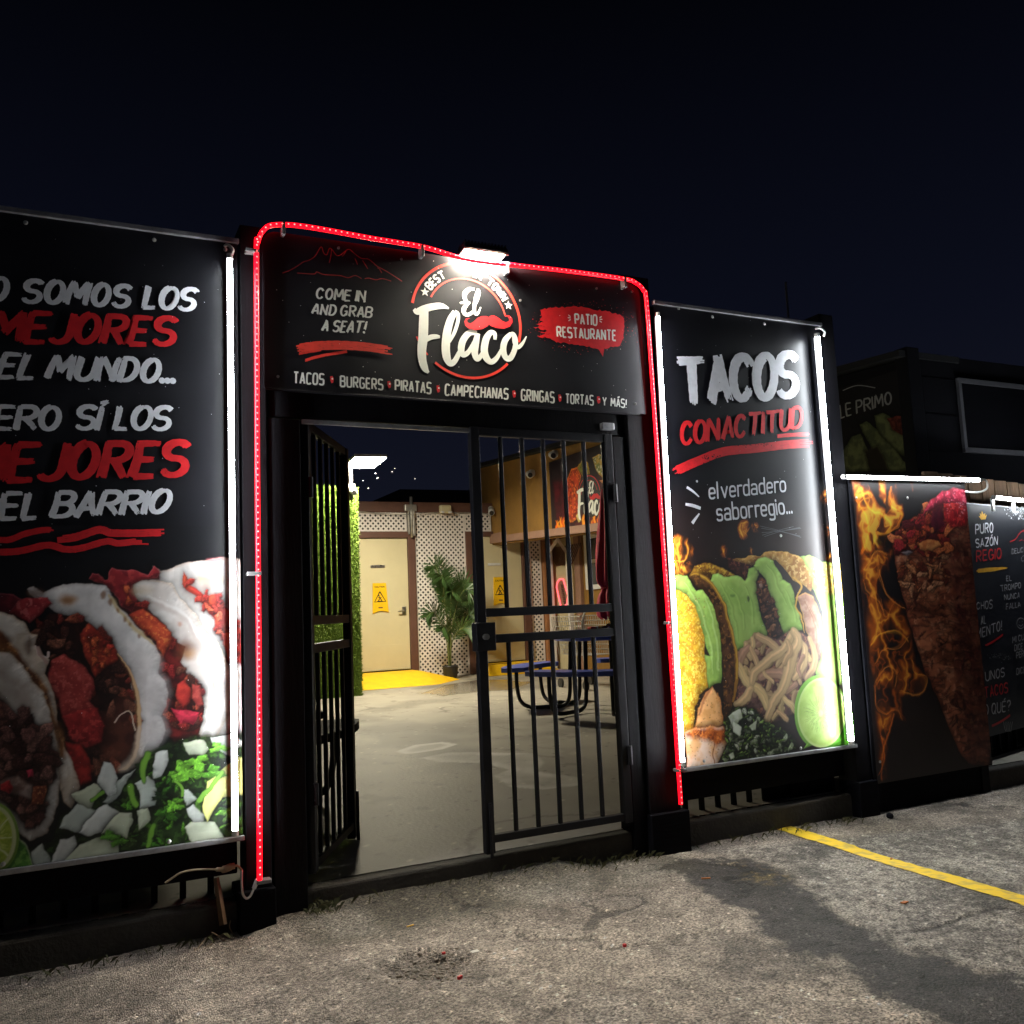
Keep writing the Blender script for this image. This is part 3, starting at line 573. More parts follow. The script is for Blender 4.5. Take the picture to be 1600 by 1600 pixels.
post(3.952, 4.062, 2.90, 'black post between the lime taco banner and the flame poster', bx0=3.936, bx1=4.078, bz=.19)
post(5.00, 5.07, 1.75, 'black post under the right edge of the flame poster', base=False, y0=3.83, y1=3.93)
t = thing('header_beam', (1.66, 3.9, 2.1), 'black beam over the gate opening, below the wide entrance sign', 'beam')
MB().bbox(.74, 2.55, 3.84, 3.95, 2.098, 2.215, .004).build('beam_board', M['black_wood'], t)
MB().bbox(.88, 1.70, 3.832, 3.846, 2.072, 2.092, .002).build('metal_strip', M['grey_alu'], t)
MB().bbox(2.40, 2.47, 3.806, 3.838, 2.12, 2.155, .003).build('hinge_plate', M['grey_alu'], t)
MB().bbox(.73, 2.57, 3.813, 4.04, 2.888, 2.912, .003).build('added_light_shield', M['black_board'], t)  # board added to keep the floodlight's rear light off the patio
MB().box(.74, 2.56, 3.835, 3.90, 2.216, 2.884).build('backing_board', M['black_board'], t)

def fence(x0, x1, label, top=True, brk=None):
    t = thing('fence', ((x0+x1)/2, 4.0, 0), label, 'fence')
    MB().bbox(x0, x1, 3.88, 3.93, .22, .385, .004).build('rail', M['black_board'], t)
    MB().bbox(x0, x1, 4.02, 4.06, .235, .275, .004).build('rail', M['black_board'], t)
    MB().bbox(x0, x1, 4.00, 4.05, -.04, .085, .004).build('kickboard', M['black_board'], t)
    n = int((x1-x0)/.108)
    for i in range(n):
        x = x0+.03+i*.108
        MB().bbox(x, x+.024, 4.005, 4.03, .08, .375, .003).build('baluster', M['black_wood'], t)
    if top: MB().box(x0, x1, 3.87, 3.90, .386, 2.83).build('backing_board', M['black_board'], t)
    return t
fl = fence(-3.2, .60, 'black slatted fence carrying the banner of white taco photographs')
fr = fence(2.765, 3.93, 'black fence with low balusters carrying the yellow taco banner')
MB().bbox(3.42, 3.93, 3.99, 3.999, .09, .22, .003).build('kickboard', M['black_board'], fr)
MB().bbox(3.60, 3.93, 3.965, 3.98, -.03, .20, .003).build('kickboard', M['black_board'], fr)
fp = thing('fence', (4.6, 3.95, 0), 'dark board fence behind the flame poster and menu board', 'fence')
MB().box(4.066, 4.998, 3.84, 3.88, -.04, 1.93).build('backing_board', M['black_board'], fp)
_fm = Matrix.Translation((5.03, 4.0, 0)) @ Matrix.Rotation(math.radians(13), 4, 'Z')
MB().box(.06, 2.6, .06, .09, -.04, 1.80, mtx=_fm).build('backing_board', M['black_board'], fp)
MB().bbox(.06, 2.6, 0, .04, -.04, .13, .004, mtx=_fm).build('kickboard', M['black_board'], fp)
for i in range(14): MB().bbox(.08+i*.13, .105+i*.13, .005, .03, .13, .42, .003, mtx=_fm).build('baluster', M['black_wood'], fp)
MB().bbox(.06, 2.6, -.005, .035, .30, .335, .004, mtx=_fm).build('rail', M['black_board'], fp)

# gates ------------------------------------------------------------
def gate(loc, label, lock, wid=.755):
    t = thing('metal_gate', loc, label, 'gate'); x, y, z = loc; w = wid      # leaf runs from the hinge in +x
    def bar(name, a, b, c, d, dy=.016): return MB().bbox(x+a, x+b, y-dy, y+dy, z+c, z+d, .003).build(name, M['black_metal'], t)
    H0, H1 = .185, 2.098
    bar('stile', 0, .045, H0-.01, H1, .02); bar('stile', w-.045, w, H0-.045, H1, .02)
    bar('rail', .045, w-.045, H1-.04, H1); bar('rail', .045, w-.045, H0, H0+.035); bar('rail', .045, w-.045, 1.200, 1.240); bar('rail', .045, w-.045, 1.078, 1.118)
    gap = (w-.09)/6
    for i in range(1, 6):
        c = .045+gap*i
        bar('picket', c-.0092, c+.0092, 1.240, H1-.04, .0092); bar('picket', c-.0092, c+.0092, H0+.035, 1.078, .0092)
    if lock:
        l = bar('lock_box', w-.085, w+.012, 1.045, 1.175, .03)
        MB().tube([(x+w-.03, y-.03, z+1.11), (x+w-.03, y-.05, z+1.11)], .014, 10).build('key_cylinder', M['steel'], l)
    MB().tube([(x+w-.022, y-.03, z+H0-.06), (x+w-.022, y-.03, z+H0+.18)], .008, 8).build('drop_bolt', M['black_metal'], t)
    for zz in (.45, 1.75): MB().tube([(x+.002, y-.026, z+zz), (x+.002, y-.026, z+zz+.09)], .012, 10).build('hinge', M['black_metal'], t)
    return t
gr = gate((2.460, 3.84, 0), 'closed right leaf of the black barred gate, with a lock box', True, .787); gr.scale = (-1, 1, 1)
gl_ = gate((.893, 3.86, 0), 'left leaf of the black barred gate, swung open into the patio', False); gl_.rotation_euler = (0, 0, math.radians(61))

# ================================================================== WHITE TUBES
def lamp_tube(a, b, label, r=.0105, off=.062, group='white light tubes on the signs', nrm=(0, -1, 0)):
    a = Vector(a); b = Vector(b); d = (b-a).normalized(); nv = Vector(nrm)
    t = thing('light_tube', a, label, 'light tube', group)
    A = a+nv*off; B = b+nv*off
    MB().tube([A, B], r, 12).build('glass_tube', M['tube'], t, smooth=True)
    side = d.cross(nv).normalized()
    bk = MB(); bk.add([A+side*.012-nv*(r+.001), A-side*.012-nv*(r+.001), B-side*.012-nv*(r+.001), B+side*.012-nv*(r+.001), A+side*.012-nv*(r+.009), A-side*.012-nv*(r+.009), B-side*.012-nv*(r+.009), B+side*.012-nv*(r+.009)],
                      [(0, 1, 2, 3), (7, 6, 5, 4), (0, 4, 5, 1), (1, 5, 6, 2), (2, 6, 7, 3), (3, 7, 4, 0)]); bk.build('channel', M['black_metal'], t)
    for p, e in ((A, -d), (B, d)): MB().tube([p, p+e*.022], r+.0025, 12).build('end_cap', M['plastic_white'], t)
    return t
TF = lambda px, py, off=.062: (lambda p: (p.x, YF, p.z))(onY(px, py, YF-off))     # axis point of a tube standing off the front
lamp_tube(TF(367.5, 1297), TF(359, 405), 'white light tube on the right edge of the white taco banner')
lamp_tube(TF(1067, 1190), TF(1028, 495), 'slim white light tube beside the red rope on the yellow taco banner', r=.009)
lamp_tube(TF(1330, 1157), TF(1277, 527), 'thick white light tube on the lime side of the yellow taco banner', r=.014)
lamp_tube(TF(1321, 745, .055), TF(1529, 750, .055), 'horizontal white light tube along the top of the flame poster', off=.055)
tw = thing('light_cable', (5.13, YF-.05, 1.92), 'thin white lead curling off the right end of the flame poster lamp', 'cable')
MB().tube(spline([(5.12, YF-.055, 1.925), (5.20, YF-.05, 1.92), (5.215, YF-.04, 1.87), (5.15, YF-.02, 1.845), (5.05, YF-.01, 1.85)], 8), .006, 6).build('lead', M['plastic_white'], tw, smooth=True)
for (bx, bz, lab) in ((.578, 2.79, 'short white lead above the tube of the white taco banner'), (3.918, 2.77, 'short white lead above the tube on the lime side')):
    tl = thing('light_cable', (bx, YF-.03, bz), lab, 'cable')
    MB().tube(spline([(bx, YF-.04, bz-.03), (bx+.005, YF-.045, bz-.005), (bx-.012, YF-.03, bz+.02), (bx-.02, YF-.002, bz+.025)], 8), .007, 6).build('lead', M['plastic_white'], tl, smooth=True)

# ================================================================== RED ROPE LIGHT
def rope_path():
    xl0, xl1, xr0, xr1 = .668, .690, 2.700, 2.711; zt = 2.925; pts = []
    z = .205
    L = [(.668, .205), (.674, 1.0), (.678, 2.0), (.684, 2.78)]
    c = [(.690, 2.84), (.712, 2.895), (.76, 2.93)]
    top = [(.9, 2.944), (1.2, 2.935), (1.45, 2.93), (1.62, 2.905), (1.75, 2.90), (1.9, 2.905), (2.2, 2.915), (2.55, 2.918)]
    c2 = [(2.63, 2.905), (2.675, 2.87), (2.69, 2.80)]
    R = [(2.697, 2.3), (2.703, 1.4), (2.711, .235)]
    return spline([(a, b) for a, b in L+c+top+c2+R], 14)
rp = rope_path(); YR = 3.772
P3 = [Vector((a, YR, b)) for a, b in rp]
t = thing('rope_light', (.668, YR, .2), 'red rope light running up, over and down the entrance frame', 'rope light')
MB().tube(P3, .0105, 10).build('sleeve', M['rope'], t, smooth=True)
acc = 0; dots = MB(); last = P3[0]; nd = 0
for a, b in zip(P3[:-1], P3[1:]):
    L_ = (b-a).length; k = 0
    while acc+L_ >= .0262:
        f = (.0262-acc); a = a+(b-a).normalized()*f; L_ -= f; acc = 0; c = a+Vector((0, -.0104, 0)); nd += 1
        dots.add([c+Vector(q)*.0038 for q in ((1, 0, 0), (0, 0, 1), (-1, 0, 0), (0, 0, -1), (0, -1, 0), (.7, 0, .7), (-.7, 0, .7), (-.7, 0, -.7), (.7, 0, -.7))], [(0, 5, 4), (5, 1, 4), (1, 6, 4), (6, 2, 4), (2, 7, 4), (7, 3, 4), (3, 8, 4), (8, 0, 4)])
    acc += L_
o = dots.build('diode', M['dot'], t); tag(o, kind='stuff')
for (x, z, hz) in ((.684, 2.80, 1), (.676, 1.42, 1), (.668, .20, -1), (.80, 2.935, 0), (1.44, 2.925, 0), (1.88, 2.902, 0), (2.56, 2.915, 0), (2.706, 1.13, -1), (2.709, .40, -1)):
    if hz: MB().bbox(x-.045 if hz > 0 else x-.012, x+.012 if hz > 0 else x+.045, YR-.012, YR+.03, z-.008, z+.008, .003).build('clip', M['clear'], t)
    else: MB().bbox(x-.008, x+.008, YR-.012, YR+.03, z-.045, z+.012, .003).build('clip', M['clear'], t)
t = thing('power_cable', (.6, YR, .2), 'grey lead with a flat adapter hanging below the red rope', 'cable')
KP = lambda x, y, dy=.02: onY(*zp('K', x, y), YF-dy)
MB().tube(spline([KP(1235, 640), KP(1190, 760), KP(1150, 840), KP(1105, 865), KP(1065, 820), KP(1050, 700), KP(1050, 530)], 8), [.009]*8+[.0045]*41, 8).build('lead', M['plastic_white'], t, smooth=True)
MB().tube(spline([KP(1050, 530), KP(1000, 480), KP(960, 480)], 8), .0045, 8).build('lead', M['dry'], t, smooth=True)
MB().tube(spline([KP(970, 478), KP(920, 490), KP(840, 520), KP(740, 522)], 6), [.004]+[.012]*5+[.014]*8+[.008]*4+[.005], 8).build('adapter', M['dry'], t, smooth=True)
MB().tube(spline([KP(740, 522), KP(500, 525), KP(330, 560), KP(230, 620), KP(135, 685)], 8), .004, 8).build('lead', M['dry'], t, smooth=True)

# ================================================================== FLOODLIGHT on the header
t = thing('floodlight', (1.76, 3.70, 2.98), 'black finned floodlight over the middle of the entrance sign, lit', 'floodlight')
mt = Matrix.Translation((1.757, 3.776, 2.94)) @ Matrix.Rotation(math.radians(-6), 4, 'X')
MB().bbox(-.115, .115, -.044, .055, 0, .024, .006, mtx=mt).build('housing', M['black_metal'], t)
for i in range(13): MB().box(-.108+i*.0175, -.103+i*.0175, -.04, .052, .024, .042, mtx=mt).build('fin', M['black_metal'], t)
MB().box(-.10, .10, -.032, .036, -.004, -.001, mtx=mt).build('lens', M['lens'], t)
for (a, b, c, d) in ((-.115, .115, -.044, -.038), (-.115, .115, .048, .055)): MB().box(a, b, c, d, -.010, -.002, mtx=mt).build('lens_rim', M['steel'], t)
MB().bbox(-.025, .025, .055, .20, .012, .025, .003, mtx=mt).build('bracket', M['black_metal'], t)

# ================================================================== HEADER SIGN
FN = (0, -1, 0)
def on_front(z): return lambda x, y: onY(*zp(z, x, y), YF)
def xz(z, pts): return [(lambda p: (p.x, p.z))(onY(*zp(z, *q), YF)) for q in pts]
hs = thing('entrance_sign', (1.66, YF, 2.2), 'wide black entrance sign with a white script name and red moustache', 'sign')
def rrect(x0, x1, z0, z1, r, n=8):
    P = [(x0, z0), (x1, z0)]
    P += [(x1-r+r*math.cos(a), z1-r+r*math.sin(a)) for a in np.linspace(0, math.pi/2, n)]
    P += [(x0+r+r*math.cos(a), z1-r+r*math.sin(a)) for a in np.linspace(math.pi/2, math.pi, n)]
    return P
P = rrect(.715, 2.668, 2.212, 2.912, .06); n = len(P)
mb = MB(); mb.add([(a, YF, b) for a, b in P]+[(a, YF+.012, b) for a, b in P], [tuple(range(n))]+[(i, n+i, n+(i+1) % n, (i+1) % n) for i in range(n)]); mb.build('panel', M['vinyl_black'], hs)
MB().bbox(.72, 2.62, YF-.006, YF+.01, 2.203, 2.211, .001).build('bottom_trim', M['black_metal'], hs)
ink = Ink(FN); E_ = on_front('E'); Hh = on_front('h'); H_ = on_front('H'); D_ = on_front('D')
W0, RD, CO, LN = 0, 1, 2, 3
def zw(z, w): return w/ZOOM[z][2]*(3.1/1000)      # zoom pixels -> metres on the front, roughly
cx, cz, R0 = 1.670, 2.609, .281
circ = lambda r: (lambda a, _: (cx+r*math.cos(math.radians(a)), YF, cz+r*math.sin(math.radians(a))))
def ring(r, a0, a1, w): ink.stroke([(a, 0) for a in np.linspace(a0, a1, 40)], w, circ(r), CO, smooth=False)
ring(R0, 169, -17, .0065); ring(R0, -44, -128, .0062); ring(R0, -138, -158, .004); ring(.205, 153, 13, .004)
def E3(pts, w, mi, br=1): ink.stroke(pts, [zw('E', a)*1.0 for a in w], E_, mi, bristles=br)
# the script name: pen strokes with swelling width
F_ST = [([(165, 880), (195, 905), (260, 880), (340, 858), (430, 850), (500, 874)], [16, 30, 34, 33, 28, 8]),
        ([(262, 880), (258, 1000), (252, 1150), (240, 1270), (245, 1370), (270, 1450), (305, 1492)], [42, 46, 46, 43, 40, 34, 12]),
        ([(280, 1172), (330, 1150), (380, 1145), (415, 1148)], [24, 24, 22, 12]),
        ([(560, 905), (515, 985), (482, 1110), (470, 1240), (480, 1345), (512, 1402), (556, 1380), (600, 1300), (640, 1225)], [26, 34, 40, 42, 40, 30, 26, 22, 16]),
        ([(556, 908), (586, 925), (588, 990), (555, 1100), (505, 1195)], [22, 18, 17, 17, 14]),
        ([(770, 1112), (700, 1108), (640, 1175), (618, 1260), (636, 1318), (690, 1290), (745, 1190)], [22, 28, 32, 34, 28, 22, 16]),
        ([(778, 1112), (758, 1210), (748, 1300), (772, 1358), (815, 1318), (852, 1232)], [24, 34, 34, 28, 20, 14]),
        ([(943, 1175), (940, 1118), (900, 1108), (858, 1170), (840, 1270), (858, 1345), (905, 1388), (960, 1350), (1008, 1262)], [16, 22, 26, 34, 37, 37, 28, 22, 14]),
        ([(1098, 1118), (1042, 1180), (1022, 1268), (1046, 1345), (1092, 1350), (1132, 1270), (1142, 1180), (1120, 1120), (1085, 1122)], [22, 30, 33, 30, 28, 27, 25, 20, 14]),
        ([(1118, 1120), (1124, 1200), (1160, 1248), (1206, 1212), (1246, 1142)], [10, 14, 20, 16, 5])]
E_ST = [([(745, 688), (695, 690), (652, 735), (662, 800), (705, 822)], [11, 19, 23, 18, 8]), ([(606, 822), (650, 818), (705, 818)], [8, 13, 9]),
        ([(690, 822), (648, 870), (645, 915), (675, 935), (720, 915), (752, 878)], [12, 22, 22, 18, 15, 8]),
        ([(785, 688), (760, 760), (745, 850), (748, 915), (775, 925), (806, 862)], [14, 16, 18, 18, 13, 6]), ([(784, 690), (796, 725), (775, 800), (752, 850)], [10, 9, 9, 7])]
for p, w in F_ST+E_ST: E3(p, w, W0)
MUST = [(705, 975), (690, 966), (662, 972), (646, 1000), (656, 1040), (690, 1070), (750, 1084), (820, 1074), (866, 1048), (885, 1030), (905, 1046), (960, 1063), (1030, 1070), (1085, 1048), (1108, 1010), (1106, 972), (1080, 944), (1046, 940), (1034, 954), (1060, 952), (1078, 975), (1074, 998), (1045, 1008), (1010, 994), (970, 962), (930, 942), (897, 946), (880, 960), (858, 949), (815, 949), (775, 966), (735, 1004), (702, 1020), (676, 1008), (673, 986), (690, 974)]
ink.base = .0029; ink.poly([E_(*p) for p in MUST], RD); ink.base = .0009
# BEST ... IN TOWN on the arc
def arc_text(txt, a0, a1, r0, hgt):
    n = len(txt); font = WIDE
    tot = sum(font[c][0]+.26 if c != ' ' else .4 for c in txt); a = a0
    for c in txt:
        w = (font[c][0]+.26) if c != ' ' else .4; da = (a1-a0)*w/tot
        if c != ' ':
            g = font[c]
            for st in g[1]:
                p = resample(st, .08); pts = []
                for (u, v) in p:
                    aa = math.radians(a+da*((u+.13)/w)); rr2 = r0+v*hgt; pts.append(Vector((cx+rr2*math.cos(aa), YF, cz+rr2*math.sin(aa))))
                ink.ribbon(pts, [hgt*.13]*len(pts), W0)
        a += da
arc_text('BEST', 146, 117, .222, .036); arc_text('IN', 81, 69, .222, .036); arc_text('TOWN', 62, 31, .222, .036)
def star(c, r):
    pts = [Vector((c[0]+(r if k % 2 == 0 else r*.42)*math.sin(k*math.pi/5), YF, c[1]+(r if k % 2 == 0 else r*.42)*math.cos(k*math.pi/5))) for k in range(10)]; ink.poly(pts, W0)
for a in (152, 24): star((cx+.241*math.cos(math.radians(a)), cz+.241*math.sin(math.radians(a))), .023)
ink.text('COME IN', BRUSH, [(385, 660), (865, 698), (880, 577), (400, 548)], H_, W0, brush=True, sw=.09)
ink.text('AND GRAB', BRUSH, [(338, 808), (930, 850), (945, 735), (362, 698)], H_, W0, brush=True, sw=.09)
ink.text('A SEAT!', BRUSH, [(435, 972), (855, 997), (885, 872), (462, 858)], H_, W0, brush=True, sw=.09)
ink.stroke([(208, 1138), (400, 1112), (640, 1105), (880, 1122), (1125, 1158)], zw('H', 40), H_, CO, bristles=7, rough=.4)
ink.stroke([(285, 1252), (380, 1222), (500, 1195), (690, 1165)], zw('H', 12), H_, CO, bristles=2, rough=.3)
ink.stroke([(225, 1185), (320, 1168), (450, 1148)], zw('H', 12), H_, CO, bristles=2, rough=.3)
for p in ([(70, 410), (140, 385), (210, 345), (270, 305), (330, 285), (385, 245), (440, 160), (465, 215), (495, 235), (520, 175), (545, 185), (590, 240), (630, 235), (680, 195), (715, 185), (770, 230), (830, 270), (890, 275), (940, 310), (980, 345), (1080, 400), (1220, 490)],
          [(210, 410), (370, 420), (400, 400), (470, 425), (620, 435), (700, 455), (770, 435), (830, 465)], [(860, 465), (900, 460), (970, 475), (1030, 465), (1115, 488)],
          [(540, 185), (535, 240), (520, 310)], [(640, 250), (655, 240), (680, 200)], [(840, 290), (865, 330), (890, 370)], [(765, 270), (780, 300), (790, 330)], [(980, 360), (1000, 370), (1025, 410)]):
    ink.stroke(p, .0018, H_, LN)
for txt, q in (('TACOS', [(187, 630), (308, 637), (310, 590), (188, 582)]), ('BURGERS', [(364, 642), (532, 656), (532, 611), (364, 597)]), ('PIRATAS', [(572, 656), (713, 671), (715, 623), (572, 612)]),
               ('CAMPECHANAS', [(760, 676), (1005, 691), (1007, 646), (762, 628)]), ('GRINGAS', [(1050, 695), (1180, 705), (1180, 659), (1050, 648)]), ('TORTAS', [(1218, 705), (1328, 714), (1328, 672), (1218, 666)]), ('Y MÁS!', [(1358, 713), (1453, 723), (1453, 687), (1358, 678)])):
    ink.text(txt, COND, q, Hh, W0, sw=.082, gap=.10, rnd=False)
for x, y in ((335, 613), (552, 632), (738, 648), (1025, 668), (1198, 683), (1345, 690)):
    ink.poly([Hh(x+a, y+b) for a, b in ((-6, -12), (3, -13), (8, -3), (6, 12), (-1, 15), (-5, 4))], RD); ink.base = .0029; ink.disc(Hh(x+2, y-2), .0042, W0, 8); ink.base = .0009
rb = [(320, 320), (420, 303), (520, 290), (620, 300), (700, 265), (780, 290), (900, 310), (1060, 335), (1200, 370), (1265, 420), (1275, 520), (1265, 640), (1220, 730), (1120, 750), (1045, 770), (1030, 850), (990, 775), (850, 740), (700, 720), (600, 700), (500, 690), (430, 650), (280, 615), (430, 600), (320, 575), (420, 560), (245, 522), (380, 515), (270, 488), (360, 462), (310, 440), (340, 400)]
rj = random.Random(3); rb2 = []
for (ax, ay), (bx, by) in zip(rb, rb[1:]+rb[:1]):
    k = max(1, int(math.hypot(bx-ax, by-ay)/22))
    for i in range(k): rb2.append((ax+(bx-ax)*i/k+rj.uniform(-7, 7), ay+(by-ay)*i/k+rj.uniform(-12, 12)))
ink.poly([D_(*p) for p in rb2], RD)
for i in range(150):
    a = rj.uniform(0, 2*math.pi); rr2 = 1+abs(rj.gauss(0, .16)); ink.disc(D_(800+500*rr2*math.cos(a), 520+235*rr2*math.sin(a)), rj.uniform(.0006, .0028), RD, 5)
ink.base = .0029
ink.text('PATIO', COND, [(705, 490), (970, 510), (970, 376), (695, 360)], D_, W0, sw=.088, gap=.10, rnd=False)
ink.text('RESTAURANTE', COND, [(500, 636), (1188, 682), (1185, 550), (490, 506)], D_, W0, sw=.088, gap=.10, rnd=False)
for p in ([(635, 380), (660, 400)], [(630, 412), (662, 415)], [(638, 448), (662, 432)], [(1015, 398), (990, 415)], [(1022, 432), (990, 430)], [(1015, 465), (990, 448)]): ink.stroke(p, .0026, D_, W0, smooth=False)
for i in range(70): ink.disc(Vector((rj.uniform(.74, 2.62), YF, rj.uniform(2.23, 2.88))), rj.uniform(.0007, .0022), W0, 5)
ink.build('lettering', [M['ink_cream'], M['ink_red'], M['ink_coral'], M['ink_line']], hs)
for (x, y) in ((608, 170), (1212, 280), (25, 1407)): MB().tube([H_(x, y), H_(x, y)+Vector((0, -.006, 0))], .006, 10).build('screw', M['steel'], hs)
for (x, y) in ((958, 80), (1362, 115), (92, 215), (1400, 1390)): MB().tube([D_(x, y), D_(x, y)+Vector((0, -.006, 0))], .006, 10).build('screw', M['steel'], hs)

# ================================================================== BANNERS
def banner(name, x0, x1, z0, z1, label, cat, depth=.006):
    t = thing(name, ((x0+x1)/2, YF, z0), label, cat)
    MB().box(x0, x1, YF+.002, YF+depth+.002, z0, z1).build('panel', M['vinyl_black'], t)
    return t
def edges(t, x0, x1, z0, z1, top=True):
    MB().bbox(x0-.006, x1+.006, YF-.012, YF+.012, z1, z1+.022, .003).build('top_rail', M['grey_alu'], t)
    MB().bbox(x0-.006, x1+.006, YF-.012, YF+.012, z0-.020, z0, .003).build('bottom_rail', M['grey_alu'], t)
def screws(t, pts):
    for (px, py) in pts:
        p = onY(px, py, YF)
        o = MB().lathe([(.0085, 0), (.0085, .002), (.004, .005), (.001, .0055)], (0, 0, 0), 10).build('screw', M['steel'], t)
        o.matrix_basis = Matrix.Translation(p) @ Matrix.Rotation(math.pi/2, 4, 'X')
pm = print_mat('printed food picture', .42, .4)
def S3(r, g, b): return np.array(L3(r, g, b))
to_front = lambda X, Z: np.stack([X, np.full_like(X, YF), Z], 1)

# ---- left banner: white flour tacos
x0, x1, z0, z1 = -.61, .609, .384, 2.832
b1 = banner('banner', x0, x1, z0, z1, 'tall black banner with white and red slogan over flour tacos', 'banner'); edges(b1, x0, x1, z0, z1)
cv = Canvas(x0, x1, z0+.001, 1.62, .0026, base=(.005, .005, .0075))
q = lambda pts: xz('l', pts); rl = np.random.default_rng(4)
el = lambda cx_, cy_, rx, ry: [(cx_+rx*math.cos(t_), cy_+ry*math.sin(t_)) for t_ in np.linspace(0, 2*math.pi, 30)[:-1]]
sm_ = fbm(cv.X, cv.Z, .25, 61)*sm(.25, .6, cv.X)*sm(.42, .75, fbm(cv.X, cv.Z, .5, 64)); cv.C += sm_[..., None]*np.array((.045, .028, .014))
WHT, WH2, SCO = S3(232, 226, 220), S3(212, 202, 194), S3(176, 118, 62)
def soft(x, y, rx, ry, c, a=.8, f=.02): cv.fill(q(el(x, y, rx, ry)), c, None, feather=f, alpha=a, rnd=0, sh=0)
TOM = [S3(170, 40, 34), S3(196, 56, 40), S3(140, 26, 28), S3(210, 90, 56)]; MEA = [S3(96, 52, 38), S3(70, 34, 26), S3(128, 76, 56), S3(54, 26, 20), S3(150, 70, 44)]
PUL = [S3(196, 60, 28), S3(170, 40, 22), S3(220, 96, 40), S3(130, 28, 20)]
# rearmost taco
cv.fill(q([(1030, 100), (1090, 140), (1160, 130), (1250, 85), (1380, 70), (1450, 45), (1600, 60), (1800, 100), (1800, 1250), (1440, 1250), (1400, 900), (1330, 760), (1280, 560), (1180, 380), (1100, 230), (1060, 190)]), WHT, WH2, .05, 3, rim=S3(200, 170, 150), rimw=.012, rnd=.3, rw=.05, fold=.25)
soft(1420, 190, 70, 30, S3(222, 176, 112), .7); soft(1400, 250, 40, 36, S3(150, 110, 96), .5); soft(1460, 62, 60, 16, S3(210, 100, 110), .8, .008)
P_ = [(1240, 140), (1270, 170), (1300, 240), (1380, 310), (1480, 300), (1560, 420), (1640, 560), (1640, 780), (1540, 740), (1500, 620), (1440, 480), (1370, 370), (1290, 290), (1230, 230)]
cv.fill(q(P_), S3(206, 44, 36), S3(222, 80, 40), .03, 4, rim=S3(130, 24, 20), rimw=.010, rnd=.6, rw=.03); cv.chunks(q, P_, 22, 16, 40, TOM, 3)
cv.fill(q([(1500, 560), (1560, 560), (1600, 700), (1540, 740)]), S3(236, 120, 60), S3(206, 60, 40), .03, 5)
# fourth taco
P_ = [(720, 200), (740, 125), (800, 130), (920, 140), (990, 165), (1040, 100), (1090, 150), (1080, 190), (960, 205), (890, 240), (920, 320), (1000, 400), (1090, 470), (1160, 560), (1170, 620), (1250, 640), (1230, 760), (1270, 860), (1370, 900), (1370, 1150), (1340, 1260), (1180, 1290), (1100, 1230), (1060, 980), (1060, 760), (980, 600), (880, 450), (780, 320)]
cv.fill(q([(890, 230), (950, 200), (1060, 195), (1150, 210), (1220, 330), (1300, 420), (1400, 540), (1480, 640), (1560, 830), (1570, 1100), (1450, 1260), (1340, 1260), (1340, 1000), (1230, 850), (1200, 760), (1130, 640), (1060, 560), (1000, 440), (930, 330)]), WHT, WH2, .06, 7, rim=S3(206, 180, 152), rimw=.014, rnd=.45, rw=.05, fold=.35)
for p, w_ in (([(970, 330), (1100, 380), (1220, 450), (1330, 600), (1400, 760), (1440, 900), (1450, 1100)], .012),): cv.line(q(p), [w_*.6, w_, w_, w_, w_, w_*.8, w_*.4], S3(196, 178, 168), .55, .95); cv.line(q([(a+16, b-16) for a, b in p]), w_*.6, S3(246, 242, 238), .5, .95)
cv.fill(q(P_), S3(120, 26, 24), S3(66, 18, 18), .03, 8, rim=S3(50, 14, 14), rimw=.014, rnd=.3)
cv.fill(q([(600, 190), (620, 150), (660, 160), (700, 210), (720, 205), (740, 122), (800, 130), (920, 140), (1000, 168), (1040, 100), (1090, 150), (1060, 185), (960, 200), (890, 240), (930, 330), (900, 420), (820, 360), (760, 290), (690, 230)]), S3(150, 30, 38), S3(116, 20, 32), .03, 9, rim=S3(190, 90, 96), rimw=.004, rnd=.6, rw=.025, c3=S3(176, 50, 50))
cv.chunks(q, [(780, 240), (900, 240), (1000, 420), (1150, 560), (1160, 640), (1100, 760), (960, 590), (850, 420)], 22, 22, 46, PUL, 5); cv.chunks(q, [(1080, 780), (1230, 760), (1270, 860), (1370, 920), (1360, 1150), (1300, 1240), (1160, 1230), (1100, 1050)], 40, 18, 50, TOM+MEA[:2], 6)
cv.fill(q([(870, 430), (960, 395), (1080, 470), (1160, 560), (1140, 650), (1100, 730), (1060, 620), (960, 540)]), S3(212, 78, 28), S3(176, 48, 22), .02, 10, rim=S3(120, 30, 16), rimw=.01, rnd=.6, rw=.025, c3=S3(230, 120, 50))
cv.fill(q([(1190, 900), (1240, 880), (1290, 930), (1280, 1040), (1240, 1070), (1180, 990)]), S3(210, 54, 34), S3(176, 34, 28), .02, 11, rim=S3(90, 20, 18), rimw=.01, rnd=.7, rw=.02); cv.fill(q([(1300, 900), (1360, 910), (1370, 1040), (1330, 1060), (1290, 1000)]), S3(176, 70, 60), S3(140, 40, 36), .02, 12, rim=S3(90, 24, 22), rimw=.01, rnd=.7, rw=.02); cv.fill(q([(1160, 1060), (1240, 1080), (1340, 1090), (1300, 1180), (1220, 1170)]), S3(196, 30, 62), S3(150, 20, 44), .02, 13, rnd=.6)
soft(1260, 670, 50, 62, S3(120, 62, 30), .85, .03); soft(1290, 700, 40, 30, S3(196, 140, 70), .6, .02); soft(1215, 500, 12, 16, S3(190, 120, 80), .7, .008); soft(1440, 930, 14, 50, S3(190, 120, 60), .6, .012); soft(960, 270, 60, 22, S3(196, 170, 130), .6)
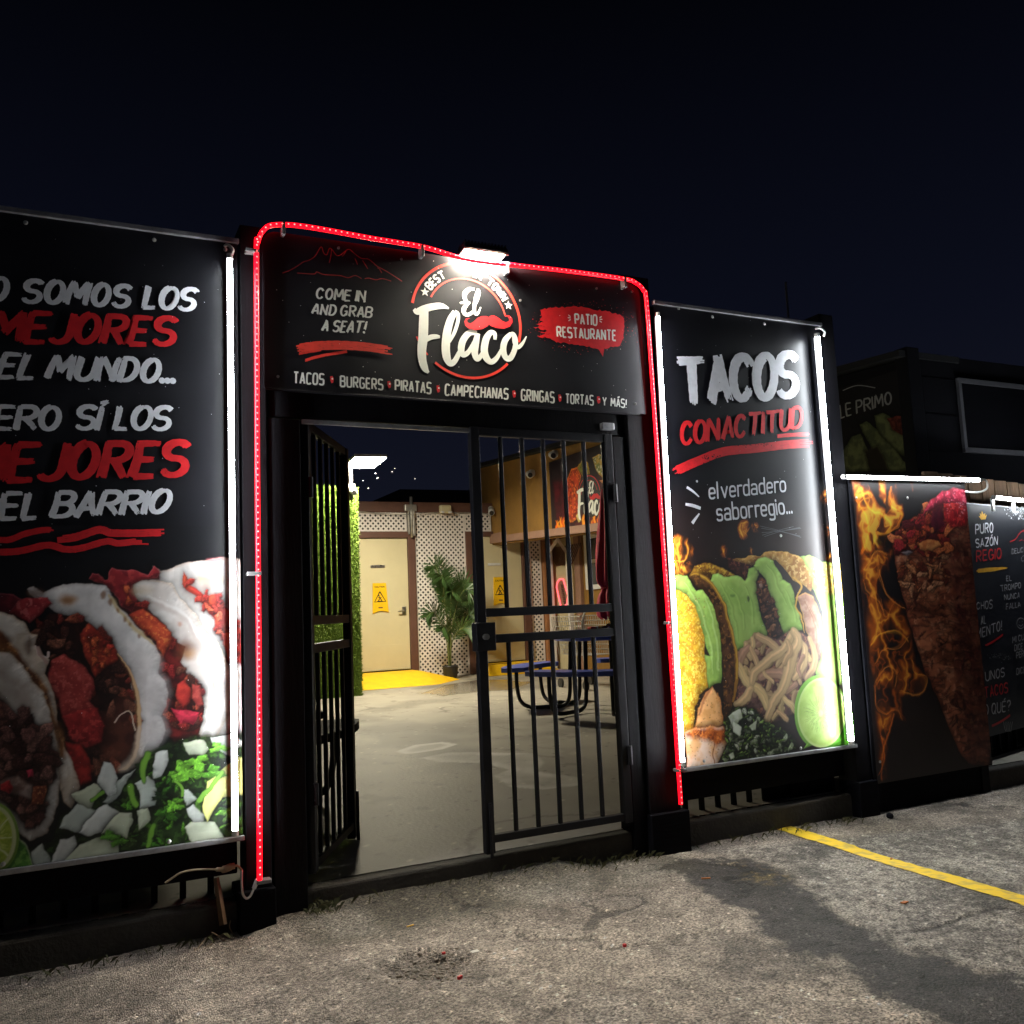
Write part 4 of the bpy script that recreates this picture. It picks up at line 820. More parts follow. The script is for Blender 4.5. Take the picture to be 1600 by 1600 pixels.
# third taco
cv.fill(q([(180, 270), (230, 258), (300, 285), (360, 250), (480, 225), (620, 220), (720, 250), (770, 330), (880, 450), (980, 580), (1060, 650), (1082, 740), (1075, 820), (1110, 880), (1138, 970), (1130, 1040), (1090, 1120), (1112, 1210), (1070, 1340), (950, 1400), (900, 1100), (850, 850), (770, 700), (650, 560), (540, 480), (430, 440), (340, 400)]), S3(226, 222, 220), S3(206, 202, 202), .07, 12, rim=S3(168, 158, 154), rimw=.016, rnd=.5, rw=.06, fold=.3)
cv.fill(q([(840, 640), (1000, 640), (1080, 760), (1070, 830), (1110, 880), (1130, 980), (1090, 1120), (1110, 1220), (1060, 1330), (960, 1370), (950, 1100), (900, 850)]), S3(214, 208, 206), S3(190, 182, 180), .06, 14, feather=.03, alpha=.8, rnd=.3, rw=.05, sh=0, fold=.3)
soft(455, 330, 66, 36, S3(190, 136, 78), .85, .016); soft(450, 338, 34, 20, S3(150, 96, 48), .7, .012); soft(250, 290, 60, 20, S3(130, 90, 66), .6, .012)
cv.line(q([(735, 300), (770, 345), (840, 440), (900, 510), (980, 590), (1040, 640)]), [.004, .010, .010, .010, .008, .004], S3(206, 180, 116), .8, .95)
for x, y, r in ((745, 345, 16), (840, 460, 14), (880, 490, 9), (940, 580, 11), (800, 395, 10), (700, 300, 18)): soft(x, y, r, r*1.5, S3(140, 88, 40), .8, .006)
P_ = [(200, 540), (330, 425), (430, 430), (560, 465), (690, 550), (800, 685), (880, 850), (930, 1100), (930, 1300), (860, 1440), (790, 1500), (640, 1540), (550, 1590), (500, 1400), (400, 1150), (310, 930), (350, 740), (260, 620)]
cv.fill(q(P_), S3(62, 26, 20), S3(34, 16, 14), .04, 14, rim=S3(24, 10, 8), rimw=.02, rnd=.2)
cv.chunks(q, P_, 90, 22, 62, MEA+[S3(110, 34, 24)], 7); cv.fill(q([(640, 1140), (880, 980), (920, 1280), (840, 1440), (690, 1440)]), S3(92, 46, 32), S3(60, 26, 20), .04, 16, feather=.02, alpha=.75, sh=0, rnd=.3)
cv.fill(q([(540, 560), (600, 495), (680, 550), (795, 660), (800, 735), (720, 780), (640, 860), (585, 760)]), S3(190, 58, 26), S3(150, 32, 20), .022, 17, rim=S3(90, 22, 14), rimw=.012, rnd=.7, rw=.03, c3=S3(214, 90, 40)); cv.chunks(q, [(560, 580), (680, 560), (790, 690), (680, 800), (600, 740)], 16, 14, 34, PUL, 8)
cv.fill(q([(350, 740), (430, 698), (500, 740), (570, 790), (622, 860), (640, 930), (608, 1020), (640, 1060), (692, 1180), (670, 1290), (600, 1325), (480, 1250), (430, 1150), (390, 1000), (345, 960), (298, 925)]), S3(176, 60, 54), S3(150, 42, 40), .02, 18, rim=S3(110, 26, 24), rimw=.010, rnd=.55, rw=.035, c3=S3(196, 84, 76))
cv.fill(q([(430, 1120), (520, 1080), (650, 1070), (692, 1180), (672, 1290), (600, 1330), (480, 1270)]), S3(160, 30, 30), S3(124, 20, 24), .025, 19, feather=.008, rnd=.4, c3=S3(186, 54, 50))
cv.fill(q([(440, 1290), (560, 1300), (604, 1400), (612, 1560), (540, 1595), (488, 1480)]), S3(176, 34, 26), S3(130, 22, 20), .02, 20, rim=S3(80, 16, 14), rimw=.012, rnd=.7, rw=.03)
cv.fill(q([(120, 450), (60, 430), (100, 350), (180, 318), (330, 308), (348, 360), (250, 450), (190, 505)]), S3(176, 44, 52), S3(140, 28, 38), .03, 15, rim=S3(110, 22, 30), rimw=.008, rnd=.6, rw=.025, c3=S3(200, 90, 90)); cv.fill(q([(-1200, 440), (-300, 420), (-100, 300), (0, 293), (100, 308), (150, 332), (70, 420)]), S3(110, 22, 34), S3(80, 14, 26), .03, 16, rim=S3(160, 80, 90), rimw=.004, rnd=.5)
cv.line(q([(795, 690), (860, 800), (905, 900), (932, 1020), (942, 1160), (930, 1320), (870, 1440), (800, 1490)]), [.004, .006, .009, .010, .011, .012, .010, .006], S3(110, 70, 40), .9, .5); cv.line(q([(797, 688), (864, 798), (910, 898), (938, 1020), (948, 1160), (936, 1322), (876, 1442), (806, 1492)]), [.002, .004, .006, .007, .008, .008, .007, .004], S3(214, 170, 118), .95, .6)
cv.line(q([(770, 1160), (830, 1100), (890, 1080), (905, 1150), (920, 1210)]), .0032, S3(206, 184, 164), .9, .5); cv.line(q([(820, 1480), (900, 1420), (940, 1340), (945, 1200)]), [.018, .026, .022, .01], S3(206, 190, 172), .6, .95)
# second taco
cv.fill(q([(-1200, 420), (-200, 430), (0, 420), (90, 440), (150, 490), (190, 560), (245, 575), (230, 640), (335, 740), (300, 840), (330, 900), (380, 1040), (400, 1200), (440, 1330), (490, 1400), (530, 1560), (535, 1610), (480, 1745), (430, 1700), (390, 1400), (330, 1130), (180, 880), (100, 740), (-20, 700), (-1200, 640)]), S3(226, 218, 208), S3(204, 188, 170), .06, 23, rim=S3(178, 146, 116), rimw=.012, rnd=.45, rw=.05, fold=.3)
cv.fill(q([(-600, 520), (0, 540), (60, 600), (120, 690), (200, 780), (275, 880), (335, 1000), (385, 1150), (432, 1250), (442, 1400), (405, 1385), (352, 1190), (270, 1010), (170, 800), (60, 700), (-600, 640)]), S3(170, 108, 50), S3(120, 66, 30), .035, 24, feather=.010, rnd=.4, sh=.2, c3=S3(206, 150, 92))
for x, y, rx, ry in ((20, 600, 60, 40), (230, 880, 26, 60), (190, 640, 26, 60), (400, 1250, 26, 90), (330, 1060, 16, 60)): soft(x, y, rx, ry, S3(86, 46, 24), .75, .014)
cv.line(q([(235, 650), (270, 700), (320, 720), (330, 690)]), .005, S3(226, 206, 200), .9, .5); cv.line(q([(250, 660), (290, 720), (310, 760)]), .007, S3(190, 150, 140), .8, .6)
# front taco
cv.fill(q([(-1200, 660), (0, 680), (60, 700), (170, 770), (200, 860), (285, 970), (345, 1090), (365, 1200), (412, 1450), (417, 1560), (380, 1780), (320, 1912), (200, 1972), (120, 1900), (0, 1850), (-1200, 1850)]), S3(226, 222, 216), S3(200, 190, 182), .06, 25, rim=S3(150, 124, 100), rimw=.010, rnd=.5, rw=.06, fold=.3)
P_ = [(-1200, 860), (0, 960), (80, 1080), (200, 1150), (300, 1190), (362, 1290), (402, 1470), (402, 1530), (340, 1590), (310, 1690), (290, 1840), (180, 1890), (100, 1780), (0, 1700), (-1200, 1700)]
cv.fill(q(P_), S3(84, 50, 40), S3(50, 26, 20), .04, 26, rim=S3(40, 20, 16), rimw=.02, feather=.012, rnd=.2, sh=.25); soft(60, 940, 110, 90, S3(110, 84, 66), .55, .05); soft(180, 1060, 90, 60, S3(130, 104, 86), .5, .04); soft(30, 820, 60, 30, S3(120, 96, 74), .5, .03)
BEE = [S3(104, 62, 52), S3(78, 42, 36), S3(128, 86, 76), S3(62, 30, 26), S3(110, 70, 64)]
cv.chunks(q, P_, 150, 26, 80, BEE, 9); cv.chunks(q, [(-40, 1020), (250, 1170), (390, 1450), (250, 1800), (-40, 1650)], 46, 40, 88, BEE, 10)
cv.fill(q([(0, 1560), (120, 1540), (210, 1590), (200, 1680), (100, 1640), (0, 1620)]), S3(170, 148, 140), S3(120, 90, 80), .03, 27, feather=.008, rnd=.4); cv.fill(q([(210, 1600), (310, 1590), (305, 1710), (205, 1720)]), S3(140, 70, 40), S3(100, 44, 26), .015, 28, rim=S3(70, 30, 20), rimw=.006, rnd=.5, c3=S3(170, 110, 70))
cv.fill(q([(0, 1580), (60, 1560), (85, 1600), (60, 1640), (0, 1625)]), S3(190, 30, 36), S3(150, 20, 28), .02, 29, rnd=.7); cv.fill(q([(180, 1490), (220, 1480), (225, 1530), (190, 1540)]), S3(176, 34, 66), None, rnd=.6)
# salad bed
cv.fill(q([(900, 1560), (1000, 1370), (1150, 1300), (1300, 1260), (1800, 1220), (1800, 2040), (1300, 2060), (900, 2100), (400, 2190), (200, 2200), (200, 2030), (360, 1980), (420, 1800), (700, 1600)]), S3(40, 62, 26), S3(16, 26, 12), .04, 70, feather=.010, rnd=0, c3=S3(62, 96, 36))
GRN = [S3(58, 112, 24), S3(36, 72, 20), S3(104, 170, 34), S3(22, 44, 16), S3(80, 140, 30)]
cv.chunks(q, [(1000, 1400), (1300, 1270), (1750, 1240), (1750, 2030), (1300, 2040), (1000, 2080), (900, 1900), (930, 1600)], 110, 18, 60, GRN, 11, asp=.5); cv.chunks(q, [(400, 1960), (700, 1660), (950, 1640), (950, 2080), (450, 2140)], 40, 18, 50, [S3(40, 66, 24), S3(24, 40, 18), S3(70, 100, 40)], 12, asp=.5)
ON = [[(210, 2040), (280, 1990), (340, 2080), (350, 2110), (240, 2150)], [(350, 2110), (400, 1960), (500, 1930), (520, 1980), (460, 2100), (370, 2125)], [(440, 2095), (540, 1985), (680, 1935), (800, 1970), (812, 2040), (500, 2110)], [(690, 1710), (800, 1560), (912, 1480), (800, 1650), (720, 1720)], [(650, 1580), (690, 1440), (742, 1440), (800, 1540), (772, 1640), (730, 1662)], [(480, 1650), (630, 1575), (682, 1620), (600, 1752), (540, 1722)],
      [(400, 1880), (430, 1820), (520, 1710), (642, 1760), (530, 1912)], [(530, 1912), (640, 1760), (720, 1722), (802, 1770), (690, 1902), (610, 1926)], [(690, 1912), (800, 1770), (892, 1772), (906, 1822), (860, 1942), (740, 1902)], [(910, 1580), (1010, 1520), (1072, 1600), (1050, 1722), (950, 1752), (950, 1622)], [(1030, 1450), (1060, 1370), (1132, 1350), (1140, 1422), (1080, 1522), (1040, 1542)], [(1240, 1300), (1370, 1280), (1422, 1340), (1380, 1392), (1270, 1372)],
      [(1230, 1610), (1270, 1610), (1332, 1692), (1270, 1722)], [(1270, 1742), (1310, 1720), (1392, 1792), (1370, 1852), (1300, 1852)], [(1240, 1882), (1290, 1840), (1450, 1840), (1532, 1962), (1300, 1985)], [(1400, 1560), (1600, 1400), (1800, 1400), (1800, 1660), (1500, 1662), (1400, 1842), (1370, 1700)], [(1420, 1260), (1560, 1240), (1660, 1300), (1560, 1382), (1480, 1352)], [(930, 1760), (1000, 1740), (1010, 1830), (950, 1880)]]
for k, p in enumerate(ON):
    c_ = [S3(196, 206, 196), S3(210, 214, 208), S3(196, 204, 176)][k % 3]
    if k == 15: c_ = S3(222, 222, 120)
    cv.fill(q(p), c_, c_*.86, .05, 80+k, rim=c_*.72, rimw=.010, feather=.003, rnd=.35, rw=.02, sh=.7, shw=.014, fold=.2)
def leaf(px_, py_, r, a, c_):
    pts = [(px_+r*(.66+.26*math.cos(3*t_)+.10*math.cos(9*t_+1))*math.cos(t_+a)*1.2, py_+r*(.66+.26*math.cos(3*t_)+.10*math.cos(9*t_+1))*math.sin(t_+a)*.75) for t_ in np.linspace(0, 2*math.pi, 31)[:-1]]
    cv.fill(q(pts), c_, c_*.6, .018, int(px_+py_) % 900, rim=c_*.55, rimw=.004, feather=.0025, rnd=.5, rw=.012, sh=.6, shw=.01, warp=True, c3=np.minimum(c_*1.5, .9))
    for b in (-.9, 0, .9): cv.line(q([(px_-r*.3*math.cos(a), py_-r*.3*math.sin(a)), (px_+r*.3*math.cos(a+b), py_+r*.2*math.sin(a+b)), (px_+r*.8*math.cos(a+b), py_+r*.55*math.sin(a+b))]), .0012, c_*1.6, .6, .9)
for (x, y, r, a, g) in ((1260, 1500, 130, .2, 2), (1340, 1430, 90, 1.3, 2), (1450, 1500, 80, .5, 4), (1130, 1770, 90, .9, 0), (1180, 1730, 70, 2.2, 2), (960, 1480, 70, 2.0, 3), (1480, 1330, 70, .2, 2), (860, 1720, 50, 1.1, 4), (1080, 1660, 60, .3, 3), (1540, 1780, 70, 1.0, 2), (1010, 1980, 60, .5, 0), (800, 1960, 70, .1, 4), (740, 1930, 60, 2.6, 4)): leaf(x, y, r, a, GRN[g])
for p, w_ in (([(880, 1600), (900, 1680), (920, 1720)], .012), ([(980, 1550), (960, 1460), (1010, 1370)], .012), ([(1340, 1700), (1410, 1610), (1500, 1500)], .009), ([(1000, 2000), (1020, 1900), (1040, 1860)], .010), ([(1180, 1560), (1220, 1600), (1240, 1660)], .006), ([(620, 1690), (690, 1640)], .008)): cv.line(q(p), [w_*1.2]*len(p), S3(40, 70, 20), .9, .4); cv.line(q(p), [w_]*len(p), S3(120, 176, 50), .95, .6)
# limes
cv.fill(q([(60, 1860), (130, 1940), (180, 2010), (215, 2080), (235, 2160), (100, 2190), (-300, 2190), (-300, 1860)]), S3(88, 156, 50), S3(60, 120, 36), .05, 98, rim=S3(200, 214, 180), rimw=.006, rnd=.5, rw=.04, c3=S3(120, 180, 70))
cv.fill(q(el(-46, 1940, 176, 240)), S3(126, 164, 50), None, warp=False, rnd=.4); cv.fill(q(el(-50, 1940, 160, 222)), S3(206, 214, 156), None, warp=False, rnd=0, sh=0); cv.fill(q(el(-56, 1940, 140, 200)), S3(150, 176, 36), S3(176, 196, 56), .015, 99, warp=False, rnd=.2, sh=.2)
for k in range(70):
    a = rl.uniform(0, 6.28); l0 = rl.uniform(.2, .6); cv.line(q([(-50+136*l*math.cos(a), 1940+196*l*math.sin(a)) for l in (l0, l0+.12, l0+.3)]), [.001, .003, .001], S3(206, 216, 110), .5, .9)
for k in range(9):
    a = k*.7; cv.line(q([(-50+140*l*math.cos(a), 1940+200*l*math.sin(a)) for l in (0, .5, 1)]), .0028, S3(214, 222, 170), .85)
g_ = cv.C.mean(-1, keepdims=True); cv.C = (g_+(cv.C-g_)*.9)*.84
cv.mesh('printed_picture', pm, to_front, b1)
ink = Ink(FN); A_ = on_front('A'); B_ = on_front('B')
ink.text('NO SOMOS LOS', BRUSH, [(140, 352), (1435, 415), (1481, 232), (186, 158)], A_, 0, sub=(3, 12), brush=True, sw=.115, gap=.14, space=.42)
ink.text('MEJORES', BRUSH, [(140, 645), (1285, 680), (1341, 445), (216, 395)], A_, 1, sub=(1, 7), brush=True, sw=.112, gap=.12)
ink.text('DEL MUNDO...', BRUSH, [(312, 920), (1165, 942), (1211, 748), (386, 718)], A_, 0, sub=(4, 9), brush=True, sw=.112, gap=.12)
ink.text('PERO SÍ LOS', BRUSH, [(95, 300), (1255, 305), (1301, 108), (126, 102)], B_, 0, sub=(2, 11), brush=True, sw=.112, gap=.10, space=.42)
ink.text('MEJORES', BRUSH, [(12, 682), (1375, 655), (1436, 360), (101, 372)], B_, 1, sub=(1, 7), brush=True, sw=.112, gap=.12)
ink.text('DEL BARRIO', BRUSH, [(350, 952), (1230, 912), (1299, 720), (404, 735)], B_, 0, sub=(4, 10), brush=True, sw=.112, gap=.10)
for p, w in (([(-600, 1060), (-300, 1090), (0, 1100), (80, 1095), (200, 1050), (340, 1025), (400, 1040)], 17), ([(420, 1095), (560, 1078), (700, 1030), (760, 1028), (820, 1048), (1000, 1050), (1225, 1043)], 22), ([(-600, 1160), (-300, 1190), (0, 1190), (150, 1180), (350, 1138), (480, 1168), (600, 1160), (780, 1110), (870, 1125), (1000, 1112), (1170, 1115)], 19)):
    ink.stroke(p, zw('B', w), B_, 1, bristles=4, rough=.3)
for i in range(90): ink.disc(Vector((rl.uniform(-.6, .6), YF, rl.uniform(.42, 2.8))), rl.uniform(.0006, .0020), 0, 5)
ink.build('lettering', [M['ink_white'], M['ink_red']], b1)
screws(b1, [(40, 348), (241, 375), (264, 1315), (5, 1350), (352, 390)])

# ---- right banner: yellow tacos with green sauce
x0, x1, z0, z1 = 2.757, 3.940, .402, 2.812
b2 = banner('banner', x0, x1, z0, z1, 'tall black banner of yellow tacos in green sauce with a lime half', 'banner'); edges(b2, x0, x1, z0, z1)
cv = Canvas(x0, x1, z0+.001, 2.10, .0028, base=(.005, .005, .0075)); q = lambda pts: xz('r', pts)
cv.C += (fbm(cv.X, cv.Z, .3, 62)*(1-sm(1.55, 1.9, cv.Z)))[..., None]*np.array((.03, .014, .008))
GUA, GU2 = S3(166, 200, 104), S3(146, 184, 88); YEL, YE2 = S3(232, 184, 48), S3(206, 146, 32); TOR = S3(176, 124, 52)
fl_r = np.random.default_rng(8)
def soft(x, y, rx, ry, c, a=.8, f=.02): cv.fill(q(el(x, y, rx, ry)), c, None, feather=f, alpha=a, rnd=0, sh=0)
cv.flames(q([(40, -40), (110, -90), (190, -60), (250, 40), (225, 250), (160, 290), (40, 290)]), 3, 1.5, .03, .5, .03)
for (x, y, r) in ((520, 70, 36), (765, 70, 26), (700, -130, 60), (800, -150, 34), (1460, -110, 40), (1470, 130, 40), (1420, -420, 40)): cv.flames(q(el(x, y, r, r*1.5)), int(x), 1.3, .022, .5, .03)
# back shells
cv.fill(q([(1180, 120), (1290, 98), (1400, 160), (1600, 180), (1600, 1260), (1380, 1240), (1330, 1120), (1400, 900), (1400, 600), (1330, 420), (1200, 300), (1140, 200)]), GUA, GU2, .06, 6, rim=GU2*.8, rimw=.02, rnd=.4, rw=.05, fold=.35)
cv.fill(q([(1310, 220), (1400, 178), (1600, 190), (1600, 440), (1420, 440), (1330, 380)]), S3(224, 190, 96), S3(200, 156, 66), .02, 66, feather=.012, sh=.2, c3=S3(236, 210, 140))
cv.fill(q([(590, 140), (680, 130), (730, 105), (850, 112), (880, 70), (960, 54), (1080, 68), (1180, 110), (1240, 160), (1320, 300), (1300, 430), (1200, 340), (1140, 330), (1080, 230), (980, 140), (820, 170), (740, 220), (700, 300), (640, 260)]), S3(186, 142, 70), S3(150, 102, 46), .035, 5, rim=S3(206, 160, 80), rimw=.006, rnd=.45, rw=.03, c3=S3(206, 170, 100))
cv.fill(q([(1160, 480), (1240, 428), (1320, 470), (1385, 640), (1415, 900), (1375, 1040), (1320, 980), (1260, 780), (1200, 560)]), S3(176, 140, 118), S3(150, 110, 90), .03, 7, rim=S3(196, 150, 80), rimw=.012, rnd=.5, rw=.04, fold=.4)
for p in ([(1250, 520), (1310, 640), (1350, 820), (1350, 980)], [(1290, 560), (1350, 700), (1390, 900)]): cv.line(q(p), .004, S3(120, 80, 50), .6, .9)
cv.fill(q([(550, 120), (640, 150), (770, 180), (750, 300), (700, 320), (620, 260), (570, 200)]), S3(80, 40, 36), S3(46, 22, 22), .025, 12, feather=.008, c3=S3(116, 64, 50))
# left middle shell and its dark inside
cv.fill(q([(210, 290), (250, 205), (320, 168), (400, 168), (520, 210), (620, 275), (650, 305), (560, 310), (480, 280), (410, 280), (380, 320), (300, 340)]), S3(190, 142, 44), S3(120, 76, 28), .022, 9, rim=S3(90, 54, 20), rimw=.012, rnd=.5, rw=.025, c3=S3(216, 176, 70)); soft(350, 270, 60, 30, S3(56, 30, 16), .8, .014)
# sauce
cv.fill(q([(395, 330), (420, 268), (480, 258), (530, 290), (570, 300), (640, 280), (710, 322), (732, 290), (740, 222), (800, 213), (832, 260), (802, 330), (820, 480), (832, 600), (872, 700), (912, 780), (902, 832), (850, 802), (802, 822), (792, 902), (772, 1002), (740, 1002), (700, 922), (632, 972), (600, 800), (570, 640), (510, 480), (440, 400)]), GUA, GU2, .07, 10, rim=S3(124, 160, 78), rimw=.010, rnd=.5, rw=.035, fold=.36)
cv.fill(q([(785, 205), (830, 130), (890, 113), (950, 140), (1002, 220), (1042, 320), (1112, 350), (1152, 440), (1152, 540), (1202, 640), (1222, 762), (1112, 782), (1100, 802), (1050, 802), (1020, 680), (980, 560), (930, 440), (880, 310), (830, 250)]), GUA, GU2, .07, 11, rim=S3(124, 160, 78), rimw=.010, rnd=.5, rw=.035, fold=.36)
for p in ([(560, 380), (640, 470), (680, 620), (690, 760)], [(700, 380), (760, 520), (770, 700)], [(900, 180), (960, 260), (1000, 380), (1080, 540)], [(1060, 400), (1120, 540), (1160, 680)], [(480, 330), (560, 500), (620, 700), (640, 860)]):
    cv.line(q(p), [.003, .008, .008, .003][:len(p)], GUA*1.22, .45, .97); cv.line(q([(a+14, b+6) for a, b in p]), [.003, .008, .008, .003][:len(p)], GU2*.72, .45, .97)
soft(735, 490, 12, 26, S3(50, 60, 40), .8, .006); soft(825, 255, 10, 16, S3(50, 60, 40), .8, .006); soft(600, 462, 22, 14, S3(70, 110, 50), .6, .006)
cv.line(q([(1140, 300), (1215, 370), (1185, 440), (1160, 560), (1210, 640), (1240, 780)]), [.004, .008, .007, .006, .006, .004], S3(206, 160, 66), .9, .6)
P_ = [(800, 340), (840, 298), (890, 320), (932, 440), (982, 540), (992, 640), (1032, 740), (1052, 815), (930, 845), (900, 700), (840, 560), (820, 440)]
cv.fill(q(P_), S3(84, 46, 30), S3(44, 24, 20), .03, 12, rim=S3(30, 16, 12), rimw=.010, rnd=.5, rw=.03, c3=S3(124, 72, 44)); cv.chunks(q, P_, 26, 14, 34, [S3(96, 54, 36), S3(60, 32, 28), S3(130, 84, 56)], 4); soft(845, 370, 14, 20, S3(190, 150, 130), .6, .008)
# pickled onion
P_ = [(620, 980), (700, 915), (790, 825), (860, 795), (1000, 860), (1120, 770), (1240, 800), (1385, 1020), (1360, 1100), (1200, 1260), (1160, 1500), (950, 1600), (760, 1480), (620, 1420), (640, 1200)]
cv.fill(q(P_), S3(112, 78, 74), S3(70, 44, 46), .04, 13, feather=.010, c3=S3(150, 100, 80))
OC = [S3(216, 182, 134), S3(204, 168, 124), S3(184, 142, 116), S3(226, 194, 138)]
def strip(pts, w_, c_):
    r = w_*1.3/5.714*.0031; n = len(pts); ws = [r*(.55+.45*math.sin(math.pi*(i+.5)/n)) for i in range(n)]
    cv.line(q([(a+5, b+8) for a, b in pts]), [v*1.15 for v in ws], c_*.32, .75, .5); cv.line(q(pts), ws, c_*.8, .96, .22)
    cv.line(q([(a-3, b-5) for a, b in pts]), [v*.75 for v in ws], c_, .9, .7); cv.line(q([(a-6, b-9) for a, b in pts]), [v*.25 for v in ws], np.minimum(c_*1.3, .9), .7, .9); cv.line(q([(a+6, b+8) for a, b in pts]), [v*.22 for v in ws], c_*.62, .5, .9)
for k in range(60):
    a, b = fl_r.uniform(640, 1340), fl_r.uniform(850, 1540); L_ = fl_r.uniform(60, 150); t_ = fl_r.uniform(.3, 2.6); u_ = t_+fl_r.uniform(-.9, .9)
    if b > 1560-(abs(a-950))*.9 or (a > 1200 and b > 1180): continue
    strip([(a-L_*.5*math.cos(t_), b-L_*.5*math.sin(t_)), (a, b), (a+L_*.5*math.cos(u_), b+L_*.5*math.sin(u_))], fl_r.uniform(14, 34), OC[fl_r.integers(4)]*fl_r.uniform(.6, .95))
for pts, w_, k in (([(1280, 850), (1330, 980), (1320, 1100), (1260, 1200)], 36, 1), ([(1200, 860), (1240, 960), (1220, 1100), (1150, 1200)], 36, 0), ([(1230, 1000), (1180, 1100), (1200, 1180)], 22, 2), ([(1060, 1380), (1120, 1440), (1180, 1500)], 28, 3), ([(1160, 1260), (1080, 1320)], 28, 2), ([(1000, 1500), (1080, 1560)], 26, 1), ([(740, 920), (690, 960), (650, 1060), (640, 1150)], 34, 2), ([(640, 1080), (700, 1200), (760, 1280)], 40, 3), ([(760, 930), (800, 1010), (820, 1080)], 24, 1),
                    ([(850, 1180), (960, 1150), (1080, 1170)], 42, 2), ([(860, 1090), (900, 1180), (960, 1230)], 18, 0), ([(780, 1260), (860, 1330), (900, 1440)], 46, 3), ([(820, 820), (880, 850), (960, 900), (1010, 960)], 38, 1), ([(1130, 800), (1060, 930), (900, 1050), (790, 1150), (765, 1230)], 40, 0), ([(1140, 780), (1185, 860), (1125, 1000), (1092, 1150), (1040, 1300), (960, 1420), (900, 1570)], 52, 0), ([(760, 1290), (720, 1360), (640, 1430)], 38, 0), ([(1090, 880), (1110, 960), (1060, 1060)], 30, 1)): strip(pts, w_, OC[k])
# left yellow taco
P_ = [(205, 290), (290, 258), (400, 340), (470, 440), (540, 560), (592, 760), (622, 900), (642, 1000), (622, 1060), (642, 1250), (604, 1460), (520, 1600), (510, 1300), (500, 1000), (480, 760), (430, 600), (380, 480), (300, 400)]
cv.fill(q(P_), S3(92, 58, 34), S3(50, 28, 18), .03, 14, rim=S3(36, 20, 12), rimw=.014, rnd=.4, rw=.03, c3=S3(130, 88, 40))
cv.line(q([(230, 280), (300, 270), (390, 335), (465, 430), (515, 530), (565, 690), (603, 850), (632, 1000), (627, 1200), (610, 1400)]), [.008, .012, .014, .013, .012, .012, .012, .012, .012, .008], S3(150, 104, 36), .95, .5); cv.line(q([(236, 280), (310, 275), (396, 338), (470, 432), (520, 530), (568, 690), (606, 850), (634, 1000), (629, 1200)]), .006, S3(206, 160, 60), .9, .8)
for k in range(26): x = fl_r.uniform(0, 1); soft(300+x*320, 290+x*760+fl_r.uniform(-40, 60), fl_r.uniform(6, 16), fl_r.uniform(10, 30), S3(50, 28, 14), .7, .006)
cv.fill(q([(40, 300), (120, 268), (190, 284), (280, 420), (330, 418), (380, 478), (440, 598), (452, 640), (492, 800), (503, 1060), (492, 1242), (430, 1262), (380, 1292), (360, 1200), (350, 1000), (402, 1012), (352, 880), (300, 680), (240, 530), (180, 450), (40, 410)]), S3(176, 212, 104), GU2, .06, 15, rim=S3(130, 168, 74), rimw=.010, rnd=.5, rw=.035, fold=.5)
for p in ([(160, 340), (260, 480), (340, 660), (400, 900), (420, 1150)], [(350, 480), (420, 680), (460, 900), (470, 1120)]): cv.line(q(p), [.003, .008, .010, .008, .003][:len(p)], S3(204, 230, 150), .5, .97); cv.line(q([(a+14, b) for a, b in p]), [.003, .007, .009, .007, .003][:len(p)], GU2*.75, .4, .97)
cv.fill(q([(40, 395), (180, 450), (250, 540), (312, 690), (352, 880), (352, 1020), (372, 1280), (300, 1340), (262, 1500), (250, 1720), (100, 1720), (40, 900)]), YEL, YE2, .02, 16, rim=S3(190, 136, 36), rimw=.010, rnd=.55, rw=.07, c3=S3(244, 212, 100), contrast=1.5)
for k in range(240): soft(fl_r.uniform(80, 350), fl_r.uniform(460, 1650), fl_r.uniform(2, 5), fl_r.uniform(2, 9), [S3(150, 96, 30), S3(250, 226, 140)][k % 2], .7, .003)
q = lambda pts: xz('G', pts)
# grilled bulbs
cv.fill(q([(240, 930), (250, 850), (280, 780), (312, 752), (345, 800), (360, 915), (300, 930)]), S3(232, 176, 116), S3(216, 156, 92), .03, 17, rim=S3(150, 84, 44), rimw=.008, rnd=.5, rw=.04)
cv.line(q([(255, 870), (280, 800), (310, 757)]), [.008, .014, .008], S3(140, 66, 40), .7, .9); cv.line(q([(335, 780), (350, 850), (356, 910)]), .006, S3(206, 130, 66), .7, .9)
cv.fill(q([(190, 945), (240, 930), (355, 922), (382, 945), (375, 1000), (345, 1060), (330, 1110), (205, 1110), (196, 1020)]), S3(238, 210, 190), S3(224, 170, 116), .05, 18, rim=S3(200, 136, 80), rimw=.010, rnd=.5, rw=.05)
cv.fill(q([(190, 950), (240, 932), (372, 928), (380, 985), (330, 1010), (290, 985), (240, 975), (200, 975)]), S3(186, 96, 36), S3(120, 50, 20), .025, 19, feather=.018, sh=.2, rnd=.2, c3=S3(220, 130, 60))
cv.line(q([(320, 990), (318, 1040), (325, 1090)]), .004, S3(150, 80, 30), .8)
for i in range(110): x, y = fl_r.uniform(200, 375), fl_r.uniform(790, 1070); soft(x, y, fl_r.uniform(1, 2.6), fl_r.uniform(1, 2.6), S3(100, 52, 26), .8, .0025)
